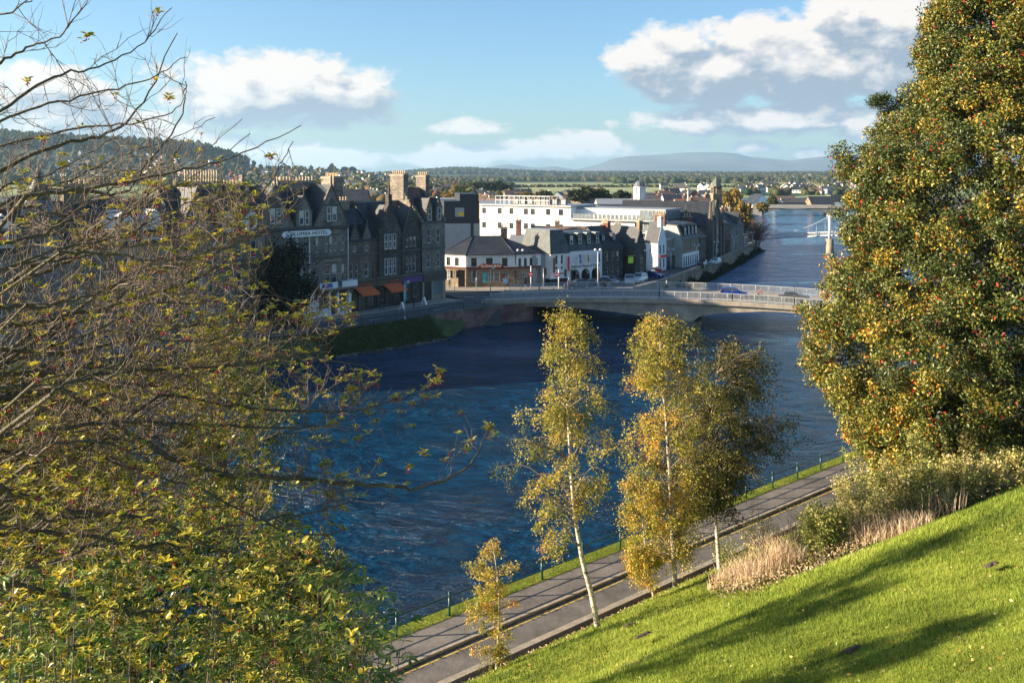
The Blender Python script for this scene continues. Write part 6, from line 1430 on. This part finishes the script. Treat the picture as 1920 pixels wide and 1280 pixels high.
n=9000; tt=RNG.uniform(-20,80,n); qq=np.where(RNG.random(n)<.7,33.75-RNG.random(n)**2*.5,RNG.uniform(33.95,36,n)); x=-.65*qq+.76*tt; d=.76*qq+.65*tt; z=np.where(qq<33.8,ZR+.02,ZR+.15)
keep=(qq<33.8)|(RNG.random(n)<.15); o=leafcloud('gutter_leaves',np.stack([x,d,z],1)[keep],.07,RNG.uniform(0,.8,n)[keep],['alder_leaf'],None,up=-.2,aspect=.7); setp(o,'dark dead leaves gathered in the gutter along the kerb','leaf litter',kind='stuff')
# litter strip where the lawn meets the shrubs
C=[]
for k in range(9000):
    t_=random.random(); px_=lerp(1340,1960,t_); py_=interp(px_,[(1340,1105),(1430,1095),(1560,1045),(1660,1000),(1760,945),(1920,885),(1960,870)])+random.gauss(-8,11); p=onslope(px_,py_) if k%6==0 else None
    if p is not None:
        for j in range(6): C.append(tuple(p+Vector((random.gauss(0,.3),random.gauss(0,.3),random.gauss(.06,.1)))))
o=leafcloud('ground_litter',np.array(C),.13,RNG.uniform(0,.9,len(C)),['dry_stalk','alder_leaf'],None,aspect=.45,mi=RNG.integers(0,2,len(C))); setp(o,'tan and brown litter edging the lawn under the shrubs','leaf litter',kind='stuff')
# fallen leaves litter along earth bank
n=5000; tt=RNG.uniform(-20,80,n); qq=RNG.uniform(28.6,31.0,n); x=-.65*qq+.76*tt; d=.76*qq+.65*tt; z=np.where(qq<29.7,20-.5387*qq,lerp(4.0,3.05,np.clip((qq-29.7)/1.3,0,1)))+.03
o=leafcloud('leaf_litter',np.stack([x,d,z],1),.12,RNG.uniform(.2,1,n),['dry_stalk','alder_leaf'],None,mi=RNG.integers(0,2,n)); setp(o,'brown fallen leaves lying along the earth strip behind the low wall','leaf litter',kind='stuff')
# ================================================================ distant trees, houses, hills, sky
for n_,st in (('foliage_green',[(0,(.03,.045,.015)),(.6,(.07,.085,.025)),(1,(.12,.12,.035))]),('foliage_dark',[(0,(.015,.025,.012)),(1,(.045,.055,.025))]),('foliage_gold',[(0,(.12,.10,.03)),(1,(.32,.22,.06))]),('foliage_rust',[(0,(.14,.05,.03)),(1,(.3,.12,.07))])): leafmat(n_,st,.8,.1,.1)
leafmat('woodland',[(0,(.02,.032,.015)),(.45,(.05,.06,.025)),(.75,(.11,.09,.035)),(.9,(.2,.13,.045)),(1,(.22,.08,.05))],.9,0,.05)
crowns=[]
for s in range(4):
    C=[]; 
    for k in range(18):
        g=RNG.normal(size=3); g/=np.linalg.norm(g); c=g*np.array([.36,.36,.34])*RNG.uniform(.6,1)
        for q in range(75): h_=RNG.normal(size=3); h_/=np.linalg.norm(h_); C.append(c+h_*.17*RNG.uniform(.6,1.1))
    C=np.array(C); C[:,2]+=.55; crowns.append(C)
CM={}
def crownmesh(s,mat):
    if (s,mat) not in CM:
        C=crowns[s]; o=leafcloud('crown',C,.13,np.clip(RNG.normal(.5,.25,len(C)),0,1),[mat],None,aspect=.8); CM[(s,mat)]=o.data; SC.collection.objects.unlink(o); bpy.data.objects.remove(o)
    return CM[(s,mat)]
tkm=MB(); tkm.tube([Vector((0,0,-.08)),Vector((0,0,.25)),Vector((.02,0,.6))],[.035,.025,.01],6); tkme=tkm.mesh('trunk',['dark_bark'])
def ftree(px,ptop,pbot,wpx,d,mat,label,z0=None,group='trees in the town beyond the bridge'):
    zt=EYE-(ptop-HZ)*d/F; zb=z0 if z0 is not None else max(STZ-.3,EYE-(pbot-HZ)*d/F); h=thing('tree',label,'tree',((px-960)*d/F,d,zb),0,group)
    hh=zt-zb; w=wpx*d/F; s=random.randrange(4); c=inst('crown',crownmesh(s,mat),h,(0,0,0),random.random()*6,(w,w,hh)); t=inst('trunk',tkme,h,(0,0,0),0,(w,w,hh)); return h
random.seed(14)
for px,pt_,pb,w,d,m_,lab in ((1092,350,382,62,420,'foliage_dark','large dark rounded tree above the roof of the white hotel'),(1130,355,382,45,425,'foliage_green','olive tree right of the large dark tree above the white hotel'),(1165,357,384,42,410,'foliage_dark','dark tree just left of the domed cupola'),
 (1372,352,395,42,330,'foliage_gold','big yellow green tree right of the bell tower'),(1392,375,445,44,285,'foliage_gold','golden tree at the end of the river street'),(1370,385,440,30,272,'foliage_gold','smaller golden tree beside the manse'),(1430,378,400,26,420,'foliage_gold','small yellow tree before the far bridge houses'),(1448,366,398,24,520,'foliage_green','tree between white gables beyond the far bridge'),
 (1040,367,385,22,420,'foliage_rust','small reddish tree right of the roof frame'),(1022,358,380,40,520,'foliage_green','green gold tree behind the roof plant of the white hotel'),(985,360,380,40,520,'foliage_gold','pale gold tree behind the left of the roof frame'),(870,352,382,40,480,'foliage_green','tree left of the wooded mound above the charcoal block'),(845,358,385,40,430,'foliage_gold','gold tree right of the corner block chimney')): ftree(px,pt_,pb,w,d,m_,lab)
# bare reddish tree
p=P(1411,470,STZ); bt=thing('bare_tree','rounded leafless reddish tree by the curved river wall','tree',(p.x+2,p.y+4,STZ)); b=MB(); b.tube([Vector((0,0,0)),Vector((0,0,2.6))],[.28,.2],7)
for k in range(70):
    a=random.random()*6.28; el=random.uniform(.15,1.5); d_=Vector((math.cos(a)*math.cos(el),math.sin(a)*math.cos(el),math.sin(el))); w_=wander(Vector((0,0,2.5)),d_,random.uniform(4.5,6.5),6,.03,.12); b.tube(w_,[.14,.1,.07,.05,.035,.03,.02],3)
    for j in range(2,6):
        for q in range(3): w2=wander(w_[j],(w_[j+1]-w_[j]).normalized()+rv()*.6,random.uniform(.8,1.6),3,.02,.2); b.tube(w2,[.03,.025,.02,.015],3)
b.build('limb','rust_bark' if 'rust_bark' in M else plain('rust_bark',(.17,.10,.08),.9) and 'rust_bark',bt)
# bushes at the foot of the river wall
random.seed(15); wv=[Vector(p) for p in downwall]; C=[];T=[]
for k in range(16000):
    t=random.random()*(len(wv)-1); i=int(t); p=wv[i].lerp(wv[i+1],t-i); d_=(wv[i+1]-wv[i]).normalized(); o_=random.random()**1.3*2.1; hh=2.2*(1-o_/2.3)*random.random()*(.6+.4*math.sin(t*9)); C.append((p.x+d_.y*(o_+.1),p.y-d_.x*(o_+.1),WZ+hh-.1)); T.append(random.gauss(.4,.2))
o=leafcloud('bank_scrub',C,.4,np.clip(T,0,1),['foliage_dark'],None,aspect=.6); setp(o,'dark scrub growing along the foot of the curved river wall','scrub',kind='stuff')
o=leafcloud('bank_weeds',BANKC,.35,np.clip(BANKT,0,1),['foliage_green'],None,up=-.6,aspect=.3); setp(o,'rough dark weeds over the grassy bank below the hotels','weeds',kind='stuff')
me=blobs('waterside_stones',BANKR,np.array([random.uniform(.15,.45) for _ in BANKR]),['dark_stone'],jit=.3,zs=.6); setp(link(bpy.data.objects.new('waterside_stones',me)),'dark stones along the waterline of the grassy bank','stones',kind='stuff')
# houses
def hmesh(w,dp,ze,zr,wall,roof):
    k=('house',w,dp,ze,zr,wall,roof)
    if k in WC: return WC[k]
    b=MB(); b.box(-w/2,w/2,-dp/2,dp/2,-3,ze); gabwall(b,-w/2,w/2,-dp/2,dp/2,ze,zr); roofx(b,-w/2-.2,w/2+.2,-dp/2,dp/2,ze+.02,zr+.05,m=1)
    for x in (-w*.3,0,w*.3): b.box(x-.5,x+.5,-dp/2-.04,-dp/2,1.,2.3,2); b.box(-w/2-.04,-w/2,x*.5-.5,x*.5+.5,1.,2.3,2)
    b.box(w*.3,w*.3+.8,-.4,.4,zr-.5,zr+1.1,0); WC[k]=b.mesh('distant_house',[wall,roof,'glass']); return WC[k]
kinds=[(11,8,3.2,6.5,'white_render','slate'),(9,8,5.4,8.5,'white_render','grey_tile'),(13,8,3.,6.,'cream_render','brown_tile'),(10,8,5.,8.,'grey_render','slate'),(16,8,5.2,8.2,'cream_render','grey_tile'),(14,9,5.,8.5,'warm_stone','brown_tile'),(12,9,6.,9.,'red_brick','slate')]
names=['small white house with slate roof','two storey white house with grey roof','cream house with brown roof','grey house with slate roof','long cream terrace with grey roof','brown stone house with brown roof','brick house with slate roof']
def houses(n,pxr,dr,zone,group,cond=None):
    c=0
    for _ in range(n*6):
        if c>=n: break
        d=math.exp(random.uniform(math.log(dr[0]),math.log(dr[1]))); px=random.uniform(*pxr); x=(px-960)*d/F; z=STZ+.6+far(x,d)
        if cond and not cond(px,d): continue
        k=random.randrange(5) if 'packed' not in zone else random.choice((2,3,3,5,5,6)); o=inst('distant_house',hmesh(*kinds[k]),None,(x,d,z),random.choice([0,.5,-.5,1.2,2.])+random.random()*.3); setp(o,names[k]+' '+zone,'house',group+' : '+names[k] if False else names[k]+' '+zone); c+=1
random.seed(16)
houses(165,(60,860),(1250,2450),'among trees on the far left hillside','')
houses(26,(430,900),(520,1100),'in the town just behind the hotel row roofs','')
houses(34,(1380,1640),(900,1500),'on the flat ground beyond the far bridge','')
houses(26,(1400,1640),(2700,3500),'on the far low hill at the right','')
houses(46,(890,1400),(400,740),'among the packed roofs behind the white hotel','',lambda px,d:(px-960)*d/F<(xat(LB,d) or 999)-14)
houses(10,(1240,1340),(900,1250),'behind the bell tower','')
for a in (('riverside_house','white house with steep front gable, left of the golden tree behind the far bridge',1412,0,36,600,386,364,'white_render','slate',8,12,True,3),('riverside_house','cream house with brown roof next to the white gable behind the far bridge',1452,0,40,620,384,368,'cream_render','brown_tile',-6,10,False,4),
 ('riverside_terrace','long cream flat terrace behind the far bridge',1468,0,70,600,380,372,'cream_render','grey_tile',0,10,False,8),('riverside_terrace','dark slate roofed terrace with pale walls directly above the far bridge',1455,0,88,560,393,380,'grey_render','slate',0,9,False,9),('riverside_hall','grey slate roofed hall with gable end at the right end of the far bridge',1526,0,48,555,392,369,'warm_stone','grey_tile',12,14,False,3),
 ('riverside_house','small slate roofed house with a pale dormer above the bank',1388,0,30,540,398,386,'white_render','slate',0,8,False,3),('riverside_house','white gable house with dark roof left of the far bridge end',1400,0,28,640,380,366,'white_render','slate',0,9,True,2),('riverside_block','pale flat block near the top of the town right of the tall tree',1560,0,60,640,378,366,'cream_render','slate',-5,9,False,5)):
    town(*a[:2],*a[2:12],gable=a[12],nw=a[13],ch=False)
for a in (('chapel_house','pinkish house with white chimney pots right of the corner block',822,0,34,300,383,372,'pink_stone','lead',0,8,4),('rear_slate_house','dark slate roof seen between the hotel gable and the tall stacks',622,0,62,190,376,357,'charcoal_cladding','slate',0,8,5),('rear_block','dull block of town roofs behind the charcoal building',900,0,60,330,384,378,'concrete','lead',0,12,6),('rear_roof','low grey roof right of the roof plant',1120,0,70,300,383,374,'concrete','lead',0,10,6)):
    town(*a[:12],nw=a[12],ch=False)
# woodland
def wood(name,label,spec,kind='stuff'):
    C=[];Rr=[];T=[];Z=[]
    for n,pxr,dr,rr,tm,ts,zs,cond in spec:
        c=0
        for _ in range(n*5):
            if c>=n: break
            px=random.uniform(*pxr); d=math.exp(random.uniform(math.log(dr[0]),math.log(dr[1])))
            if cond and not cond(px,d): continue
            x=(px-960)*d/F; r=rr*random.uniform(.6,1.4); C.append((x,d,STZ-.3+far(x,d)+r*zs*.6)); Rr.append(r); T.append(min(1,max(0,random.gauss(tm,ts)))); Z.append(zs); c+=1
    me=blobs(name,C,Rr,['woodland'],np.array(T),jit=.42,zs=Z); setp(link(bpy.data.objects.new(name,me)),label,'woodland',kind=kind)
random.seed(17)
wood('hillside_forest','dark conifer forest over the top of the left hill',[(9000,(-500,462),(2150,3000),8,.12,.1,1.7,lambda px,d:d>2150+max(0,px-300)*1.2)])
wood('town_trees','mixed green gold and rust trees among the houses of the left hillside',[(1900,(-100,900),(1150,2650),5.5,.5,.27,.9,None),(420,(380,960),(560,1100),5,.55,.25,.9,None)])
wood('valley_woodland','wooded low hills beyond the fields',[(9000,(640,1750),(4200,5600),11,.25,.18,.7,None),(6500,(860,1750),(2500,3800),7,.42,.2,.75,None),(3600,(780,960),(900,1600),4,.35,.2,.9,lambda px,d:math.sin(px*.09)+math.sin(d*.01)>-.2),(2400,(1380,1680),(900,2400),3.2,.45,.22,1.,lambda px,d:math.sin(px*.11+d*.004)>0),(260,(1150,1420),(1900,2400),8,.35,.15,.8,None),(500,(900,1500),(1400,1430),2.4,.4,.2,.9,None)])
random.seed(18)
for px,pt_,w,lab in ((623,307,13,'single round tree standing on the skyline left of the tree group'),(647,312,17,'left tree of the dark group on the skyline of the left hill'),(660,313,18,'right tree of the dark group on the skyline of the left hill'),(476,300,8,'lone little tree on the skyline beside the forest edge')):
    d=2500; x=(px-960)*d/F; z0=STZ+far(x,d)-2; ftree(px,pt_,340,w,d,'foliage_dark' if w>13 else 'foliage_green',lab,z0=z0,group='skyline trees')
# wooded mound px 850-960
for i,(px,pt_,w,m_) in enumerate(((858,345,40,'foliage_gold'),(885,342,36,'foliage_green'),(905,340,44,'foliage_dark'),(932,341,40,'foliage_dark'),(950,347,30,'foliage_dark'),(820,352,40,'foliage_gold'),(785,345,30,'foliage_green'))):
    ftree(px,pt_,370,w,800,m_,['gold tree at the left of the wooded mound','green tree second in the wooded mound','dark tree in the middle of the wooded mound','dark tree right of the middle of the wooded mound','smallest dark tree at the right end of the wooded mound','gold tree beyond the corner block right chimney','green tree between the two big chimneys'][i])
# ================================================================ haze
HAZE=True
b=MB(); b.box(-16000,16000,-60,21000,-6,470); hz_o=b.build('haze',[],kind='stuff')
m=bpy.data.materials.new('haze'); m.use_nodes=True; nt=m.node_tree; nt.nodes.clear(); o_=nt.nodes.new('ShaderNodeOutputMaterial'); pv=nt.nodes.new('ShaderNodeVolumePrincipled')
pv.inputs['Color'].default_value=(.45,.72,1,1); pv.inputs['Density'].default_value=6e-5; pv.inputs['Anisotropy'].default_value=.2; nt.links.new(pv.outputs[0],o_.inputs['Volume']); hz_o.data.materials.append(m)
if not HAZE: bpy.data.objects.remove(hz_o)
# ================================================================ light
SEL=R(15.5); SPH=R(5)
sd=Vector((-math.cos(SEL)*math.cos(SPH),-math.cos(SEL)*math.sin(SPH),math.sin(SEL)))
ld=bpy.data.lights.new('sun','SUN'); ld.energy=5.; ld.angle=R(.5); ld.color=(1,.82,.58); lo=bpy.data.objects.new('sun',ld); lo.rotation_euler=sd.to_track_quat('Z','Y').to_euler(); link(lo)
w=bpy.data.worlds.new('World'); SC.world=w; w.use_nodes=True; nt=NT(w.node_tree); bg=w.node_tree.nodes['Background']
sky=nt.new('ShaderNodeTexSky'); sky.sky_type='NISHITA'; sky.sun_disc=False; sky.sun_elevation=SEL; sky.sun_rotation=math.atan2(sd.x,sd.y); sky.air_density=1.; sky.dust_density=1.; sky.ozone_density=3.5
tc=nt.new('ShaderNodeTexCoord').outputs['Generated']; sx=nt.new('ShaderNodeSeparateXYZ'); nt.l.new(tc,sx.inputs[0])
AZ=nt.math('ARCTAN2',sx.outputs[0],sx.outputs[1]); EL=nt.math('ARCSINE',sx.outputs[2])
# clouds: centre px,py, half width px, half height above / below, strength
CL=[(530,185,255,92,66,1.9),(420,150,110,55,60,1.3),(620,175,130,62,48,1.2),(100,205,180,85,60,1.3),(20,150,120,50,50,.8),(1490,135,345,80,68,1.9),(1270,115,140,66,85,1.5),(1420,72,150,56,75,1.4),(1650,90,210,115,95,1.8),(1800,60,200,120,120,1.6),
 (1400,225,290,30,34,1.4),(1560,205,190,27,27,1.2),(880,240,80,20,15,1.0),(1000,287,210,30,24,1.25),(1090,272,100,32,22,1.3),(480,285,140,36,42,1.3),(600,300,130,24,30,1.),(330,265,130,42,40,1.1),(1310,275,42,16,11,1.2),(1410,278,48,18,11,1.2),(1620,250,90,18,15,1.1),(250,240,200,42,40,1.),(850,300,120,20,16,1.),(1540,290,60,12,10,.9)]
def vmath(op,a,b_=None,c_=None):
    n=nt.n.new('ShaderNodeVectorMath'); n.operation=op
    for i,v in enumerate((a,b_,c_)):
        if v is None: continue
        if isinstance(v,bpy.types.NodeSocket): nt.l.new(v,n.inputs[i])
        else: n.inputs[i].default_value=v
    return n.outputs['Value'] if op=='DOT_PRODUCT' else n.outputs[0]
cb0=nt.new('ShaderNodeCombineXYZ'); nt.l.new(AZ,cb0.inputs[0]); nt.l.new(EL,cb0.inputs[1]); CB0=cb0.outputs[0]
def field(dx,dy,cl,fine):
    P0=CB0 if not dx else vmath('ADD',CB0,(dx,dy,0)); tot=None
    nv=vmath('MULTIPLY',P0,(1,1.7,0)); nz=nt.noise(nv,11.,6,.6,.25)
    for px,py,wd,hu,hd,st in cl:
        az=math.atan((px-960)/F); el=math.atan((HZ-py)/F*math.cos(az)); k=math.cos(az)**2/F; sx_=1/(wd*k); sy=F/hu
        v=vmath('MULTIPLY_ADD',P0,(sx_,sy,0),(-az*sx_,-el*sy,0)); v=vmath('MAXIMUM',v,vmath('MULTIPLY',v,(-1,-hu/hd,0)))
        v=nt.math('MULTIPLY_ADD',vmath('DOT_PRODUCT',v,v),-st,st); tot=v if tot is None else nt.math('MAXIMUM',tot,v)
    tot=nt.math('MAXIMUM',tot,-1.)
    n=nt.math('MULTIPLY',nt.math('SUBTRACT',nz,.5),4.6)
    if fine: n=nt.math('ADD',n,nt.math('MULTIPLY',nt.math('SUBTRACT',nt.noise(nv,34.,3,.6,.3),.5),2.2))
    return nt.math('ADD',tot,n)
f0=field(0.,0.,CL,True); f1=field(-.014,.02,CL[:1]+CL[3:4]+CL[5:11]+CL[12:14]+CL[15:16],False)
w.cycles.sampling_method='MANUAL'; w.cycles.sample_map_resolution=256
front=nt.mapr(sx.outputs[1],.05,.2,0,1)
alpha=nt.math('MULTIPLY',nt.mapr(f0,.0,.7,0,1),front)
# elsewhere in the sky (behind and overhead): broken cloud too
gen=nt.noise(tc,2.2,6,.6); ag=nt.math('MULTIPLY',nt.mapr(gen,.56,.68,0,.8),nt.mapr(sx.outputs[1],.25,-.1,0,1)); ag=nt.math('MULTIPLY',ag,nt.mapr(sx.outputs[2],0,.08,0,1))
thick=nt.mapr(f0,.2,2.2,0,1); lit=nt.mapr(nt.math('SUBTRACT',f0,f1),-.18,1.,0,1)
lit=nt.math('MULTIPLY',nt.math('ADD',lit,nt.mapr(f1,1.0,.0,0,.38)),1.,clamp=True)
cc=nt.mix(lit,(.35,.43,.53,1),(.98,.92,.86,1))
CS=.32
vm=nt.new('ShaderNodeVectorMath'); vm.operation='SCALE'; nt.l.new(cc,vm.inputs[0]); vm.inputs['Scale'].default_value=CS
sk=nt.new('ShaderNodeVectorMath'); sk.operation='SCALE'; nt.l.new(nt.mix(1.,sky.outputs[0],(.86,.98,1.04,1),'MULTIPLY'),sk.inputs[0]); sk.inputs['Scale'].default_value=.066
mx=nt.mix(alpha,sk.outputs[0],vm.outputs[0]); mx=nt.mix(ag,mx,(.09,.105,.13,1))
nt.l.new(mx,bg.inputs[0]); bg.inputs[1].default_value=1.
# the background strength carries the sky; colours above are already scaled
# ================================================================ camera
cd=bpy.data.cameras.new('camera'); cam=bpy.data.objects.new('camera',cd); link(cam); cam.location=(0,0,EYE); cam.rotation_euler=(R(90),0,0)
cd.sensor_width=36; cd.lens=F/1920*36; cd.shift_y=-(640-HZ)/1920; cd.clip_start=.1; cd.clip_end=60000; SC.camera=cam
SC.view_settings.view_transform='Standard'; SC.view_settings.look='None'; SC.view_settings.exposure=1.75; SC.view_settings.gamma=1
